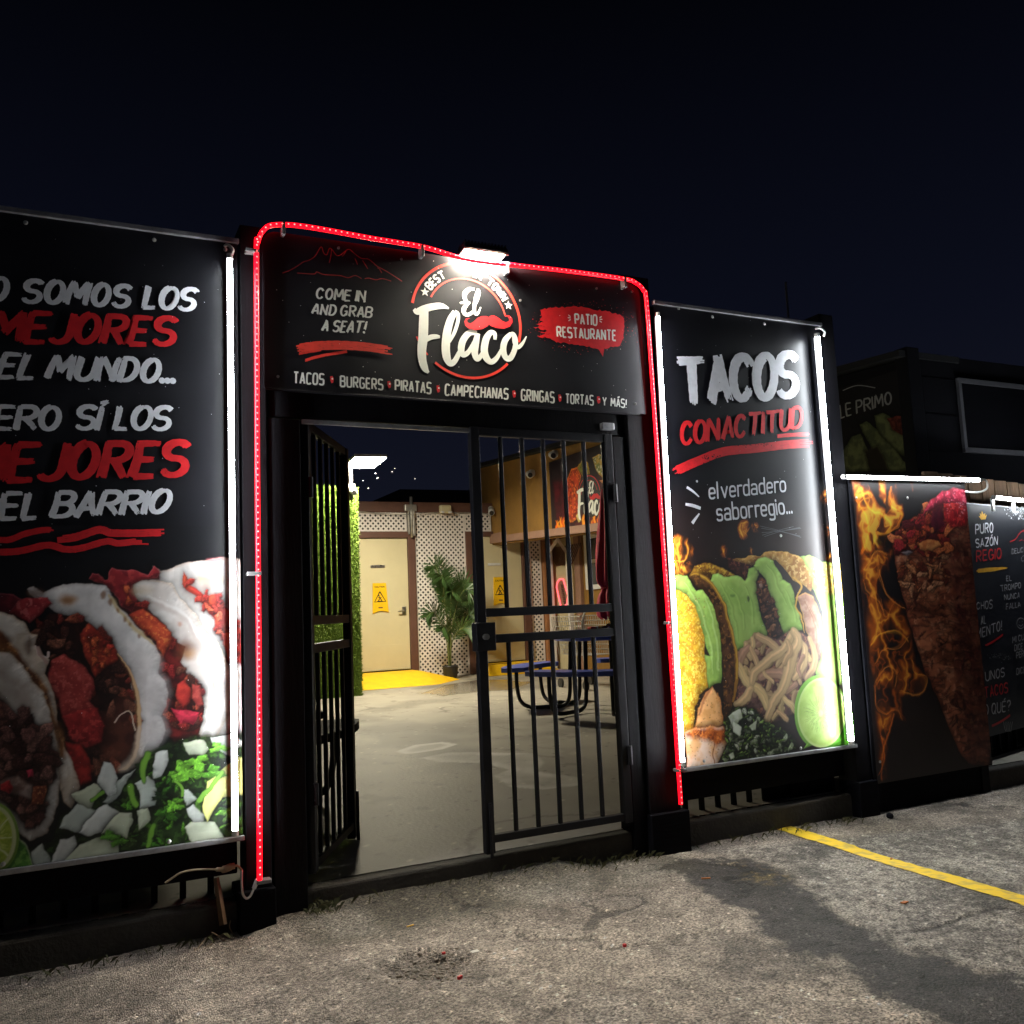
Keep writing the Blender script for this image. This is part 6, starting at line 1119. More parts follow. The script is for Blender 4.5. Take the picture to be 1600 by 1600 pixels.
# potted palm
pb = onY(702, 1056, 12.55); pz = floor_z(12.55)
pal = thing('potted_palm', (pb.x, 12.5, pz), 'tall artificial palm in a small black pot against the white lattice', 'plant')
MB().lathe([(.085, 0), (.10, .03), (.115, .17), (.12, .19), (.105, .19), (.10, .15)], (pb.x, 12.5, pz), 20).build('pot', M['pot'], pal, smooth=True)
rp_ = random.Random(5); stem = MB(); lf = MB()
FR = [(-.36, 1.66, -.1), (-.24, 1.52, -.2), (.38, 1.42, -.1), (.30, 1.30, -.25), (.12, 1.36, .05), (-.50, .98, -.15), (.56, .92, -.1), (-.30, .78, -.3), (.34, .72, -.3), (-.08, 1.28, -.3), (.5, 1.18, .1), (-.1, 1.5, .1)]
for (dx, hz, dy) in FR:
    b0 = Vector((pb.x+rp_.uniform(-.03, .03), 12.5+rp_.uniform(-.03, .03), pz+.16)); dx *= .72; top = Vector((pb.x+dx*.85, 12.5+dy, pz+hz))
    pts = spline([b0, b0+Vector((dx*.1, dy*.1, hz*.42)), b0+Vector((dx*.5, dy*.5, hz*.76)), top, top+Vector((dx*.30, dy*.2, -.05-.05*abs(dx)))], 8); pts = [Vector(p) for p in [tuple(a) for a in pts]]
    n = len(pts); stem.tube(pts, [.009*(1-.75*i/n) for i in range(n)], 6)
    for i in range(int(n*.34), n):
        f = (i-n*.34)/(n*.66); L_ = .26*math.sin(math.pi*min(1, .18+.8*f))+.03
        for sg in (-1, 1):
            for h in (0, .33, .66):
                p = pts[i] if h == 0 or i+1 >= n else pts[i]*(1-h)+pts[i+1]*h; tg = (pts[min(i+1, n-1)]-pts[i-1]).normalized()
                sd = tg.cross(Vector((0, -1, .15))).normalized()*sg; d_ = (sd*.85+tg*.75+Vector((0, rp_.uniform(-.3, .1), -.12+rp_.uniform(-.12, .1)))).normalized()
                nr = d_.cross(tg).normalized(); wd = d_.cross(nr).normalized()*.0070; LL = L_*rp_.uniform(.8, 1.1); a = p; m_ = p+d_*LL*.55; e = p+d_*LL+Vector((0, 0, -.035))
                lf.add([a-wd*.4, a+wd*.4, m_+wd, m_-wd, e], [(0, 1, 2, 3), (3, 2, 4)])
stem.build('stem', M['palm_stem'], pal, smooth=True); lf.build('frond', M['palm'], pal)

# hedge wall of artificial turf, its lamp and camera
hd = thing('turf_wall', (2.2, 11.15, .2), 'bright green artificial turf wall lit by the patio lamp', 'wall')
MB().box(1.2, 3.25, 11.15, 11.30, .2, 2.90).build('backing', M['turf'], hd)
bl = MB(); rh = random.Random(9)
def blade(p, nrm):
    a = Vector((rh.uniform(-1, 1), rh.uniform(-1, 1), rh.uniform(-1, 1))); d_ = (nrm+a*.9).normalized(); s_ = d_.cross(a).normalized()*.006; L_ = rh.uniform(.02, .045)
    bl.add([p-s_, p+s_, p+d_*L_], [(0, 1, 2)])
for i in range(26000): blade(Vector((rh.uniform(1.9, 3.26), 11.15, rh.uniform(.22, 2.9))), Vector((0, -1, 0)))
for i in range(4500): blade(Vector((3.25, rh.uniform(11.15, 11.3), rh.uniform(.22, 2.9))), Vector((1, 0, 0)))
for i in range(1800): blade(Vector((rh.uniform(1.9, 3.22), rh.uniform(11.15, 11.3), 2.9)), Vector((0, 0, 1)))
tag(bl.build('turf', M['turf'], hd), kind='stuff')
pl = thing('patio_lamp', (3.15, 11.0, 2.95), 'lit flat square lamp on a short pole above the green turf wall', 'lamp')
MB().tube([(3.145, 11.05, 2.72), (3.145, 11.05, 3.13)], .03, 12).build('pole', M['dull'], pl, smooth=True)
mt = Matrix.Translation((3.25, 10.78, 3.15)) @ Matrix.Rotation(math.radians(-2), 4, 'Y') @ Matrix.Rotation(math.radians(-4), 4, 'X')
MB().bbox(-.21, .21, -.30, .26, .004, .05, .012, mtx=mt).build('head', M['plastic_white'], pl)
MB().box(-.195, .195, -.285, .245, -.004, .001, mtx=mt).build('lens', M['panel_lit'], pl)
cm_ = thing('security_camera', (3.14, 10.95, 2.85), 'small white camera on the lamp pole at the turf wall', 'camera', 'white security cameras round the patio')
MB().bbox(3.10, 3.19, 11.0, 11.08, 2.86, 2.92, .01).build('bracket', M['plastic_white'], cm_); MB().tube([(3.15, 10.99, 2.83), (3.13, 10.84, 2.79)], .042, 14).build('body', M['plastic_white'], cm_, smooth=True); MB().tube([(3.13, 10.838, 2.79), (3.128, 10.82, 2.785)], .03, 12).build('camera_lens', M['ink_black'], cm_)
for i, p in enumerate(((3.367, 3.009), (3.391, 2.952), (3.587, 3.04), (3.622, 3.082), (3.894, 2.957), (3.207, 2.915), (3.271, 2.819))):
    mb = MB(); c = Vector((p[0], 10.7, p[1])); r = .0038 if i != 3 else .0026
    mb.lathe([(r*.3, -r), (r, -.3*r), (r, .4*r), (r*.4, r)], c, 8)
    for s_ in (-1, 1): mb.add([c, c+Vector((s_*r*1.8, .004, r*1.4)), c+Vector((s_*r*1.9, .006, -r*.3))], [(0, 1, 2)])
    t = mb.build('insect', M['moth']); tag(t, 'tiny bright insect hovering in the light of the patio lamp', 'insect', 'insects around the patio lamp')

# ================================================================== MUSTARD BUILDING on the right
XW = 5.95
yb_ = thing('restaurant_building', (XW, 9, 0), 'mustard and dark side building right of the patio, with a porch and white window', 'building')
mb = MB()
def slab(y0, y1, z0a, z0b, z1a, z1b, x0, x1): mb.add([(x0, y0, z0a), (x0, y1, z0b), (x0, y1, z1b), (x0, y0, z1a), (x1, y0, z0a), (x1, y1, z0b), (x1, y1, z1b), (x1, y0, z1a)], [(0, 1, 2, 3), (7, 6, 5, 4), (0, 4, 5, 1), (1, 5, 6, 2), (2, 6, 7, 3), (3, 7, 4, 0)])
slab(6.6, 13.3, 2.06, 2.30, 3.19, 3.575, XW, XW+.15); mb.build('upper_wall', M['mustard'], yb_)
mb = MB(); slab(4.87, 6.598, -.1, -.1, 3.09, 3.19, XW, XW+.16); slab(6.6, 9.0, -.1, -.1, 2.05, 2.14, XW+.002, XW+.14); mb.build('side_wall', M['siding'], yb_)
mb = MB(); mb.box(XW+.162, 9.5, 4.87, 5.02, -.1, 3.15); mb.build('front_wall', M['siding'], yb_)
for k in range(10): MB().bbox(XW+.165, 9.5, 4.862, 4.869, .25+k*.30, .258+k*.30, .001).build('siding_groove', M['black_board'], yb_)
MB().bbox(XW-.03, XW+.11, 4.835, 4.95, -.05, 3.18, .006).build('corner_trim', M['siding'], yb_)
mb = MB(); slab(8.9, 12.35, 2.155, 2.29, 2.255, 2.392, XW-.05, XW+.19); slab(12.351, 13.0, 2.29, 2.31, 2.45, 2.45, XW-.045, XW+.185); mb.build('porch_beam', M['taupe'], yb_)
mb = MB(); slab(4.85, 13.3, 3.10, 3.58, 3.15, 3.64, XW-.10, XW+.6); mb.build('roof_edge', M['roof'], yb_)
mb = MB(); mb.box(7.05, 7.2, 8.0, 12.95, .1, 2.5); mb.box(6.1, 7.049, 8.95, 9.1, .1, 2.3); mb.build('porch_wall', M['mustard'], yb_)
mb = MB(); mb.box(6.15, 7.05, 9.0, 12.85, 2.45, 2.5); mb.build('porch_ceiling', M['taupe'], yb_)
MB().bbox(7.005, 7.048, 12.15, 12.9, .28, 2.35, .003).build('cream_panel', M['door'], yb_)
MB().bbox(6.99, 7.049, 11.98, 12.14, .28, 2.4, .004).build('door_jamb', M['taupe'], yb_)
w = MB(); yA, yB_ = 11.0, 11.84
w.bbox(7.0, 7.048, yA, yA+.07, 1.50, 2.34, .004); w.bbox(7.0, 7.048, yB_-.07, yB_, 1.50, 2.34, .004); w.bbox(7.0, 7.048, yA+.07, yB_-.07, 2.27, 2.34, .004); w.bbox(7.0, 7.048, yA+.07, yB_-.07, 1.50, 1.57, .004); w.bbox(7.01, 7.048, yA+.07, yB_-.07, 1.90, 1.95, .004)
w = w.build('window', M['plastic_white'], yb_); MB().box(7.03, 7.046, yA+.07, yB_-.07, 1.57, 2.27).build('pane', M['window_glass'], w)
# white arbour frame beside the porch
ar = thing('arbour', (6.9, 12.5, .3), 'white wooden arch frame standing in the porch by the neon sign', 'arch')
MB().bbox(6.86, 6.93, 12.72, 12.79, .29, 2.20, .004).build('post', M['lattice'], ar)
mb = MB(); mb.tube([(6.89, 12.755, 2.16), (6.89, 12.45, 2.33)], .035, 4); mb.tube([(6.89, 12.45, 2.33), (6.89, 12.18, 2.10)], .035, 4); mb.build('arch_brace', M['lattice'], ar)
MB().bbox(6.86, 6.93, 12.12, 12.18, .29, 2.12, .004).build('post', M['lattice'], ar)
dl = MB()
for k in range(9):
    for sg in (1, -1):
        a, b = Vector((6.985, 12.20+k*.06, 1.92)), Vector((6.985, 12.20+k*.06+sg*.30, 2.22)); dl.tube([a, b], .011, 4)
dl.build('lattice_panel', M['brown'], ar)
ne = thing('neon_sign', (6.98, 12.66, 1.5), 'long octagonal pink neon outline hung on the cream porch panel', 'neon sign')
NP = lambda x, y: onX(720+x/3.477, 640+y/3.477, 6.985)
octo = [(536, 922), (556, 922), (572, 975), (582, 1010), (577, 1055), (556, 1076), (543, 1068), (530, 1010), (520, 965), (524, 940)]
MB().tube([NP(*p) for p in octo], .013, 8, closed=True).build('tube', M['neon'], ne, smooth=True)
mb = MB(); P = [NP(*p)+Vector((.012, 0, 0)) for p in octo]; mb.add(P, [tuple(range(len(P)))]); mb.build('backing', M['taupe'], ne)
ink = Ink((-1, 0, 0))
for k in range(5):
    y = 952+k*22; ink.stroke([(540+k*4, y), (552+k*4, y+4), (545+k*4, y+12), (556+k*4, y+14)], .010, lambda a, b: NP(a, b), 0)
ink.build('lettering', [M['brown']], ne)
for (px, py, x, lab) in ((z_ := [(zp('P', 520, 240)), (zp('P', 395, 345))]) and []): pass
for (zx, zy, lab) in ((520, 240, 'white dome camera high on the mustard wall beside the poster'), (395, 345, 'white camera on the mustard wall above the second door')):
    p = onX(*zp('P', zx, zy), XW); t = thing('security_camera', p, lab, 'camera', 'white security cameras round the patio')
    MB().tube([p, p+Vector((-.06, 0, 0))], .05, 14).build('mount', M['plastic_white'], t); MB().tube([p+Vector((-.07, .02, -.01)), p+Vector((-.12, -.12, -.05))], [.045, .05], 14).build('body', M['plastic_white'], t, smooth=True); MB().tube([p+Vector((-.121, -.122, -.05)), p+Vector((-.126, -.138, -.055))], .036, 12).build('camera_lens', M['ink_black'], t)
p = Vector((5.90, YB-.12, 2.83)); t = thing('security_camera', p, 'white camera on the brown beam at the inner corner by the lattice', 'camera', 'white security cameras round the patio')
MB().tube([p+Vector((.02, .05, .03)), p], .045, 14).build('mount', M['plastic_white'], t); MB().tube([p, p+Vector((-.05, -.12, -.06))], [.045, .05], 14).build('body', M['plastic_white'], t, smooth=True); MB().tube([p+Vector((-.051, -.122, -.061)), p+Vector((-.056, -.138, -.067))], .036, 12).build('camera_lens', M['ink_black'], t)

# round-logo poster on the mustard wall (inside the patio)
XP = XW-.02; FF = lambda x, y: onX(*zp('F', x, y), XP)
ip = thing('wall_poster', FF(560, 450), 'dark red poster with a flaming taco picture on the mustard wall', 'poster')
cs = [FF(283, 300), FF(338, 765), FF(760, 735), FF(760, 185)]
cs = [(p.y, p.z) for p in cs]; y0, y1 = 9.15, 10.86
class C2(Canvas): pass
cv = Canvas(y0, y1, 2.27, 3.26, .006, base=(.02, .012, .014)); q = lambda pts: [(p.y, p.z) for p in (FF(*a) for a in pts)]
cv.fill(q([(300, 440), (720, 380), (760, 760), (330, 770)]), S3(84, 14, 26), S3(50, 10, 18), .1, 2, feather=.05)
for (x, y, h) in ((340, 770, 50), (375, 765, 70), (420, 700, 190), (400, 640, 180), (440, 720, 120), (540, 745, 70), (600, 735, 60), (640, 720, 60)):
    for k in range(5): xx = x+fa.uniform(-18, 18); cv.line(q([(xx, y), (xx+fa.uniform(-12, 12), y-h*.4), (xx+fa.uniform(-10, 10), y-h)]), [.03, .025, .004], [S3(240, 110, 20), S3(250, 160, 40), S3(200, 60, 20)][k % 3], .8)
cv.fill(q([(395, 700), (388, 560), (400, 430), (440, 340), (480, 330), (505, 390), (490, 560), (500, 690), (450, 730)]), S3(190, 64, 34), S3(120, 36, 22), .05, 3, rim=S3(230, 130, 40), rimw=.03, c3=S3(220, 110, 50))
cv.fill(q([(480, 330), (520, 270), (560, 300), (570, 380), (520, 400)]), S3(150, 130, 50), S3(90, 90, 34), .05, 4, rim=S3(200, 150, 60), rimw=.02, c3=S3(110, 130, 60))
cv.fill(q([(590, 260), (640, 235), (700, 260), (740, 330), (760, 420), (680, 420), (620, 360)]), S3(196, 160, 70), S3(110, 120, 60), .05, 5, rim=S3(210, 160, 70), rimw=.02, c3=S3(210, 206, 180))
cv.fill(q([(640, 430), (700, 410), (770, 430), (770, 500), (700, 470)]), S3(216, 150, 90), S3(190, 120, 60), .04, 6)
cv.fill(q([(470, 690), (495, 650), (510, 720), (490, 735)]), S3(214, 190, 110), None)
cv.mesh('printed_picture', pm, lambda Y, Z: np.stack([np.full_like(Y, XP), Y, Z], 1), ip)
MB().box(XP+.002, XP+.012, y0, y1, 2.265, 3.265).build('panel', M['black_board'], ip)
ink = Ink((-1, 0, 0))
ov = [(570+86*math.cos(a)+(8*math.sin(a)), 540+158*math.sin(a)) for a in np.linspace(0, 2*math.pi, 40)[:-1]]
ink.poly([FF(*p) for p in ov], 1); ink.stroke([(570+80*math.cos(a), 540+148*math.sin(a)) for a in np.linspace(2.7, 6.0, 30)], .006, FF, 2, smooth=False); ink.stroke([(570+60*math.cos(a), 540+115*math.sin(a)) for a in np.linspace(3.2, 5.9, 30)], .004, FF, 2, smooth=False)
ink.base = .0029
def LP(x, y): u = (x-160)/1090; v = (y-660)/840; return FF(478+u*210, 430+v*290-u*10)
for P_, W_ in F_ST+E_ST: ink.stroke(P_, [w_*.0007 for w_ in W_], LP, 0)
ink.poly([LP(*p) for p in MUST], 2)
for a in np.linspace(3.6, 5.8, 11): ink.disc(FF(570+70*math.cos(a), 540+132*math.sin(a)), .012, 0, 6)
ink.build('lettering', [M['ink_cream'], M['ink_black'], M['ink_red']], ip)

# dim poster and blank frame on the building's street corner
TP = lambda x, y: onX(*zp('T', x, y), XW-.015)
lp = thing('wall_poster', TP(200, 300), 'dim unlit poster of green tacos high on the dark building side', 'poster')
pa, pb_ = TP(-10, 300), TP(310, 300); y0, y1 = pb_.y, pa.y
cv = Canvas(y0, y1, 2.17, 3.02, .005, base=(.012, .011, .012)); q = lambda pts: [(p.y, p.z) for p in (TP(*a) for a in pts)]
GD, G2 = S3(108, 114, 74), S3(78, 84, 56)
for k, p in enumerate(([(85, 470), (80, 400), (110, 350), (140, 340), (165, 400), (180, 470)], [(135, 310), (160, 300), (200, 330), (250, 380), (310, 470), (200, 470), (170, 380)], [(185, 280), (215, 270), (270, 300), (310, 360), (322, 440), (260, 400), (200, 340)])):
    cv.fill(q(p), GD, G2, .05, k, rim=G2*.4, rimw=.03)
cv.fill(q([(230, 290), (280, 280), (315, 320), (300, 360), (250, 330)]), S3(110, 50, 40), S3(70, 30, 26), .03, 9); cv.fill(q([(150, 400), (200, 380), (240, 470), (170, 470)]), S3(40, 34, 26), None, feather=.02)
cv.mesh('printed_picture', print_mat('faded matt print', .85, .1), lambda Y, Z: np.stack([np.full_like(Y, XW-.015), Y, Z], 1), lp); MB().box(XW-.013, XW-.002, y0-.01, y1+.01, 2.165, 3.03).build('panel', M['black_board'], lp)
ink = Ink((-1, 0, 0)); ink.text('LE PRIMO', BRUSH, [(70, 292), (248, 240), (245, 195), (66, 244)], TP, 0, brush=True, sw=.075)
ink.stroke([(80, 195), (130, 178), (190, 186)], .004, TP, 0); ink.build('lettering', [mat('dim white ink', (.2, .2, .2), .5, var=.1)], lp)
fr_ = thing('wall_frame', (6.9, 4.85, 2.6), 'blank rectangular frame with grey border on the dark front wall', 'frame')
mb = MB(); mb.bbox(6.49, 8.2, 4.83, 4.86, 2.93, 2.97, .003); mb.bbox(6.49, 8.2, 4.83, 4.86, 2.35, 2.39, .003); mb.bbox(6.49, 6.525, 4.83, 4.86, 2.391, 2.929, .003); mb.build('border', M['frame_grey'], fr_); MB().box(6.526, 8.2, 4.845, 4.86, 2.391, 2.929).build('panel', M['black_board'], fr_)
mp_ = thing('mast', (4.9, 6.2, 3.0), 'thin dark mast rising into the night sky behind the right banner', 'mast')
pz0 = onY(1231, 470, 7.0); MB().tube([(pz0.x, 7.0, 0), (pz0.x-.01, 7.0, 4.6)], .012, 6).build('pole', M['frame_grey'], mp_)

# ================================================================== PATIO FURNITURE
def picnic(label, cx_, cy_, seat_m, rot=0):
    fz = floor_z(cy_); t = thing('picnic_table', (cx_, cy_, fz), label, 'picnic table')
    MB().lathe([(.57, -.045), (.60, -.04), (.605, -.02), (.60, 0), (.56, .003)], (cx_, cy_, fz+.75), 48).build('table_top', seat_m, t, smooth=False)
    for k in range(4):
        a0 = math.radians(219+rot+90*k-31); mb = MB(); N = 18; V = []; 
        for i in range(N+1):
            a = a0+math.radians(62)*i/N; r0_, r1_ = .87, 1.15
            if i in (0, N): r0_, r1_ = .92, 1.10
            for (r, z) in ((r0_, .405), (r1_, .405), (r1_, .45), (r0_, .45)): V.append((cx_+r*math.cos(a), cy_+r*math.sin(a), fz+z))
        F_ = [(0, 1, 2, 3)]+[(4*N+3, 4*N+2, 4*N+1, 4*N)]
        for i in range(N):
            for j in range(4): F_.append((4*i+j, 4*(i+1)+j, 4*(i+1)+(j+1) % 4, 4*i+(j+1) % 4))
        mb.add(V, F_); s_ = mb.build('seat', seat_m, t)
        am = a0+math.radians(31)
        for da in (-.32, .32):
            a = am+da; c, s2 = math.cos(a), math.sin(a); R_f = lambda r, z: (cx_+r*c, cy_+r*s2, fz+z)
            MB().tube(spline([R_f(.42, .70), R_f(.44, .40), R_f(.46, .12), R_f(.54, .035), R_f(.70, .028), R_f(.88, .035), R_f(.97, .10), R_f(1.0, .25), R_f(1.0, .405)], 6), .021, 8).build('leg', M['black_metal'], t, smooth=True)
    return t
picnic('round blue picnic table with curved bench seats behind the closed gate leaf', 5.0, 8.0, M['blue'])
picnic('black round picnic table half hidden behind the open left gate leaf', .46, 5.75, M['dark_coat'], 100)
um = thing('umbrella', (5.03, 8.0, .95), 'closed maroon umbrella standing in the blue picnic table', 'umbrella')
MB().tube([(5.03, 8.0, .2), (5.03, 8.0, 2.5)], .02, 10).build('pole', M['black_metal'], um)
mb = MB(); N = 40; V = []; prof = [(.03, 2.47), (.055, 2.42), (.075, 2.2), (.10, 1.9), (.12, 1.7), (.125, 1.5), (.085, 1.42), (.115, 1.34), (.135, 1.2), (.13, 1.12)]
prof = spline(prof, 4)
for (r, z) in prof:
    for j in range(N):
        a = 2*math.pi*j/N; rr2 = r*(1+.24*math.cos(8*a+.6*math.sin(z*5))*min(1, (2.5-z)*2.2)+.05*math.sin(3*a+z*7)); dz = .03*math.cos(8*a) if z < 1.2 else 0; V.append((5.03+rr2*math.cos(a), 8.0+rr2*math.sin(a), z+dz))
F_ = [(i*N+j, i*N+(j+1) % N, (i+1)*N+(j+1) % N, (i+1)*N+j) for i in range(len(prof)-1) for j in range(N)]; mb.add(V, F_); mb.build('canopy', M['maroon'], um, smooth=True)
MB().tube([(5.03+.095*math.cos(a), 8.0+.095*math.sin(a), 1.425) for a in np.linspace(0, 6.28, 24)[:-1]], .012, 6, closed=True).build('strap', M['maroon'], um)
for (xa, xb, m_, lab) in ((4.60, 4.70, M['tin'], 'red tin with a pale stripe on the blue table, left one of two'), (4.735, 4.80, M['bag'], 'dark red tin on the blue table next to the shiny bag')):
    tp = thing('tin', ((xa+xb)/2, 7.75, .95), lab, 'tin')
    MB().bbox(xa, xb, 7.72, 7.80, .949, 1.04, .01).build('tin_body', m_, tp)
    if xa < 4.7: MB().bbox(xb-.03, xb-.018, 7.715, 7.805, .951, 1.042, .002).build('stripe', M['plastic_white'], tp)
bgm = bmesh.new(); bmesh.ops.create_icosphere(bgm, subdivisions=4, radius=1)
for v in bgm.verts:
    d_ = v.co.normalized(); n_ = math.sin(d_.x*7+1)*math.cos(d_.z*9)*.16+math.sin(d_.y*13+d_.x*11)*.09+math.sin(d_.z*21+d_.x*17)*.05; v.co = Vector((d_.x*.16, d_.y*.12, max(-.085, d_.z*.10)))*(1+n_)
me = bpy.data.meshes.new('shiny_bag'); bgm.to_mesh(me); bgm.free(); me.materials.append(M['bag']); bo = bpy.data.objects.new('shiny_bag', me); COL.objects.link(bo); bo.location = (4.98, 7.72, 1.04); tag(bo, 'crumpled shiny dark bag on the blue table by the umbrella', 'bag')
# shopping cart behind the table
cx0, cx1, cy0, cy1, cz = 5.55, 6.05, 9.55, 10.30, floor_z(9.8)
sc_ = thing('shopping_cart', (5.4, 9.9, cz), 'grey wire shopping cart parked behind the blue table', 'cart')
mb = MB()
for k in range(9):
    z = cz+.42+k*.06; i = .06*(1-k/8); mb.tube([(cx0+i, cy0, z), (cx1-i, cy0, z), (cx1-i*2, cy1-i, z), (cx0+i*2, cy1-i, z)], .0045, 5, closed=True)
for k in range(15):
    f = k/14; mb.tube([(cx0+.06+(cx1-cx0-.12)*f, cy0, cz+.42), (cx0+(cx1-cx0)*f, cy0, cz+.90)], .0035, 4); mb.tube([(cx0+.12+(cx1-cx0-.24)*f, cy1-.06, cz+.42), (cx0+(cx1-cx0)*f, cy1, cz+.90)], .0035, 4)
    mb.tube([(cx0+.06+(cx1-cx0-.12)*f, cy0, cz+.42), (cx0+.12+(cx1-cx0-.24)*f, cy1-.06, cz+.42)], .0035, 4)
    for xx, s_ in ((cx0, 1), (cx1, -1)): mb.tube([(xx+s_*.06, cy0+(cy1-cy0)*f, cz+.42), (xx, cy0+(cy1-cy0)*f, cz+.90)], .0035, 4)
mb.build('basket', M['cart'], sc_)
MB().tube([(cx0, cy0-.12, cz+.98), (cx1, cy0-.12, cz+.98)], .016, 10).build('handle', M['cart_red'], sc_)
mb = MB()
for xx in (cx0+.03, cx1-.03): mb.tube(spline([(xx, cy0-.12, cz+.98), (xx, cy0, cz+.86), (xx, cy0+.02, cz+.45), (xx, cy0-.02, cz+.16), (xx, cy0+.1, cz+.14), (xx, cy1-.1, cz+.16)], 6), .012, 8)
mb.build('chassis', M['cart'], sc_)
for xx in (cx0+.03, cx1-.03):
    for yy in (cy0, cy1-.12): MB().tube([(xx-.014, yy, cz+.062), (xx+.014, yy, cz+.062)], .06, 16).build('wheel', M['pot'], sc_)

# ================================================================== SMALL THINGS
st = thing('wood_stake', (.49, 3.83, 0), 'short broken rusty brown stake leaning under the left banner', 'stake')
a, b = onY(*zp('K', 745, 620), 3.84), onY(*zp('K', 830, 1180), 3.80); MB().tube([a, a*.5+b*.5, b], [.011, .014, .015], 4).build('shaft', M['stake'], st)
MB().bbox(a.x-.01, a.x+.02, 3.82, 3.86, a.z-.075, a.z-.066, .001).build('wire_tie', M['ink_black'], st)
mb = MB(); rs_ = random.Random(12)
for pts in ([(690, 1270), (780, 1320), (850, 1420), (890, 1560)], [(915, 1130), (905, 1210), (950, 1290), (1020, 1350), (1090, 1430), (1150, 1490)], [(1010, 1340), (1090, 1360), (1160, 1440)], [(500, 1500), (560, 1420), (620, 1340)], [(495, 1460), (495, 1530), (560, 1580)], [(800, 1410), (850, 1450), (900, 1410)], [(870, 1360), (910, 1350), (930, 1335)], [(480, 1545), (600, 1470), (700, 1400)]):
    P_ = [onY(*zp('K', x, y), 3.795-.10*max(0, (y-1300)/250)) for x, y in pts]; mb.tube(spline([tuple(p) for p in P_], 6), .0022, 5)
o = mb.build('dry_weed', M['dry']); tag(o, 'dry curling weed stems at the foot of the black left post', 'weed')
# gravel in the pothole and loose grit
mb = MB(); rg = random.Random(21)
def pebble(x, y, r):
    z = gz(x, y); c = Vector((x, y, z+r*.2)); ph = rg.uniform(0, 6); V = []
    for (zz, rr2) in ((-.6, .7), (0, 1), (.5, .75)):
        for j in range(6): a = j*math.pi/3+ph; k = rg.uniform(.7, 1.2); V.append(c+Vector((rr2*r*k*math.cos(a), rr2*r*k*math.sin(a)*rg.uniform(.7, 1), zz*r*rg.uniform(.6, 1))))
    mb.add(V, [(0, 1, 7, 6), (1, 2, 8, 7), (2, 3, 9, 8), (3, 4, 10, 9), (4, 5, 11, 10), (5, 0, 6, 11), (6, 7, 13, 12), (7, 8, 14, 13), (8, 9, 15, 14), (9, 10, 16, 15), (10, 11, 17, 16), (11, 6, 12, 17), (12, 13, 14, 15, 16, 17)])
for i in range(260): a = rg.uniform(0, 6.28); d_ = abs(rg.gauss(0, .085)); pebble(POT.x+d_*1.25*math.cos(a), POT.y+d_*math.sin(a), rg.uniform(.0015, .0085)*(1.5 if rg.random() < .12 else 1))
for i in range(620): pebble(rg.uniform(-.6, 4.6), rg.uniform(1.5, 3.75), rg.choice([.0012, .0015, .002, .0025, .003, .0045]))
o = mb.build('gravel', M['stone']); tag(o, kind='stuff')
def scrap(name, px, py, m, label, cat, L_, W_, H_=.004, rz=0):
    p = onZ(px, py, 0); z = gz(p.x, p.y); mt_ = Matrix.Translation((p.x, p.y, z+.001)) @ Matrix.Rotation(rz, 4, 'Z') @ Matrix.Rotation(rg.uniform(-.1, .1), 4, 'X')
    b_ = MB().bbox(-L_/2, L_/2, -W_/2, W_/2, 0, H_, .001, mtx=mt_); o = b_.build(name, m); return tag(o, label, cat)
scrap('plastic_scrap', *zp('q', 703, 518), M['straw_scrap'], 'short yellow plastic strip lying on the lot before the gate', 'litter', .032, .007, .004, .25)
scrap('plastic_scrap', *zp('q', 748, 350), M['straw_scrap'], 'thin yellow sliver at the foot of the gate threshold', 'litter', .034, .005, .004, .2)
scrap('plastic_scrap', *zp('q', 897, 726), M['red_scrap'], 'red plastic scrap on the near edge of the pothole', 'litter', .018, .010, .010, .5)
scrap('plastic_scrap', *zp('q', 833, 626), M['red_scrap'], 'red plastic scrap on the far edge of the pothole', 'litter', .012, .008, .008, .2)
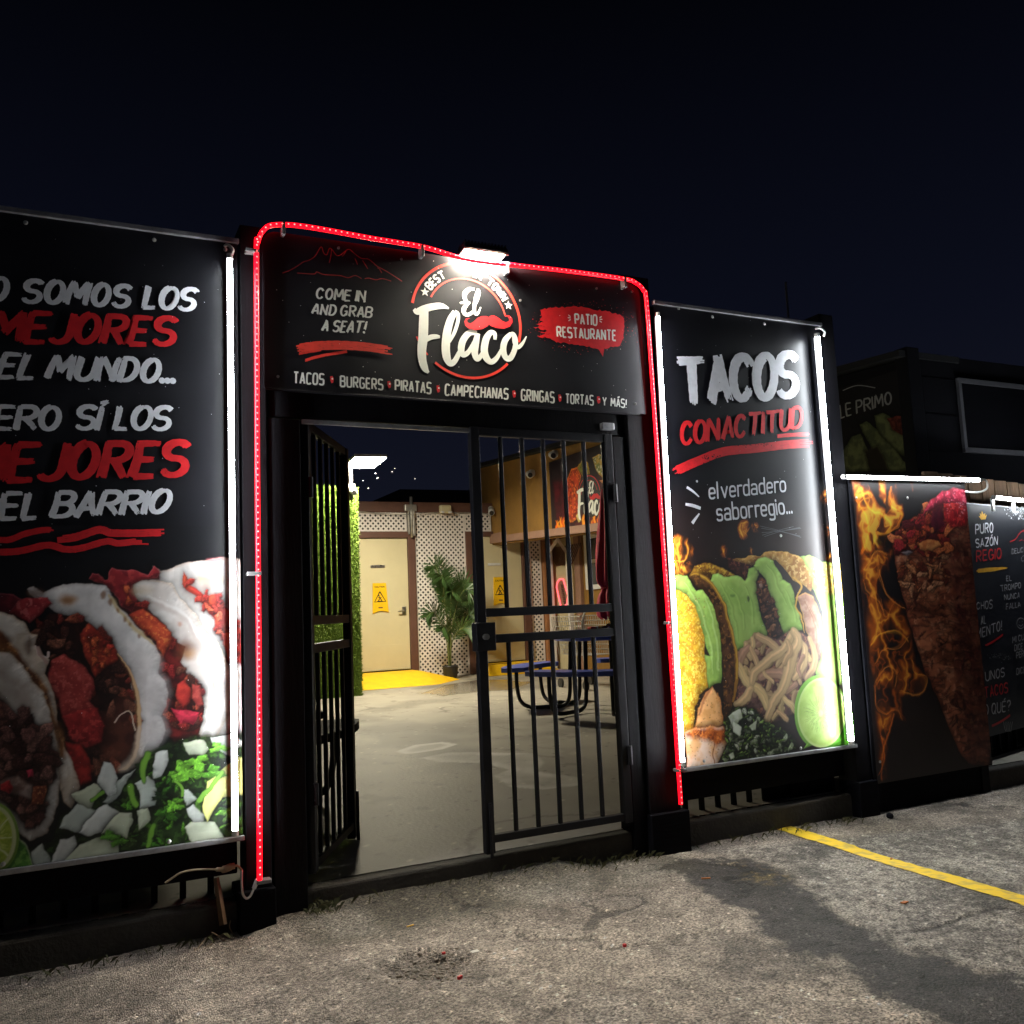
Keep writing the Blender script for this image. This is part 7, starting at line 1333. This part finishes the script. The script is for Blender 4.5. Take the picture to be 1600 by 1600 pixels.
scrap('plastic_scrap', *zp('q', 1540, 600), M['red_scrap'], 'red scrap on the ground beside the dark asphalt strip', 'litter', .012, .010, .010, .1)
scrap('paper_scrap', *zp('q', 955, 618), M['paper'], 'pale paper scrap just beyond the pothole', 'litter', .03, .018, .002, .1)
scrap('dead_leaf', *zp('Q', 358, 486), M['leaf_scrap'], 'curled orange leaf on the dark asphalt near the post', 'leaf', .04, .008, .005, -.45)
scrap('dead_leaf', *zp('Q', 1134, 580), M['leaf_scrap'], 'brown leaf lying between the asphalt strip and the yellow line', 'leaf', .03, .020, .004, .2)
scrap('dead_leaf', *zp('Q', 1082, 405), M['leaf_scrap'], 'small dry leaf lying on the yellow painted line', 'leaf', .022, .008, .008, .6)
p = onZ(*zp('Q', 1077, 246), 0); mb = MB(); mb.lathe([(.014, 0), (.02, .008), (.017, .022), (.008, .028)], (p.x, p.y, gz(p.x, p.y)), 9); tag(mb.build('stone', M['black_board']), 'small dark stone beside the post by the flame poster', 'stone')
p = pf(993, 1253); mb = MB(); mb.lathe([(.01, 0), (.014, .006), (.01, .016)], (p[0]-.0, p[1], floor_z(p[1])), 8)

# weeds and litter of dirt along the foot of the fence and threshold
mb = MB(); rw_ = random.Random(33)
for i in range(420):
    x = rw_.choice([rw_.uniform(2.1, 2.54), rw_.uniform(.86, 2.5), rw_.uniform(2.8, 3.9), rw_.uniform(-.4, .6), rw_.uniform(.86, 1.0)]); y = 3.845-abs(rw_.gauss(0, .045)) if .86 < x < 2.5 else 3.80-abs(rw_.gauss(0, .04)); z = gz(x, y); h = rw_.uniform(.008, .045)
    a = Vector((rw_.uniform(-1, 1), rw_.uniform(-1, .3), 0)); p = Vector((x, y, z-.002)); s_ = Vector((a.y, -a.x, 0)).normalized()*.0016
    mb.add([p-s_, p+s_, p+a*h*.5+Vector((0, 0, h*.8))+s_*.6, p+a*h*1.2+Vector((0, 0, h))], [(0, 1, 2), (0, 2, 3)])
o = mb.build('weeds', mat('small dry weeds', (.10, .09, .035), .8, col2=(.05, .06, .02), vscale=9)); tag(o, kind='stuff')
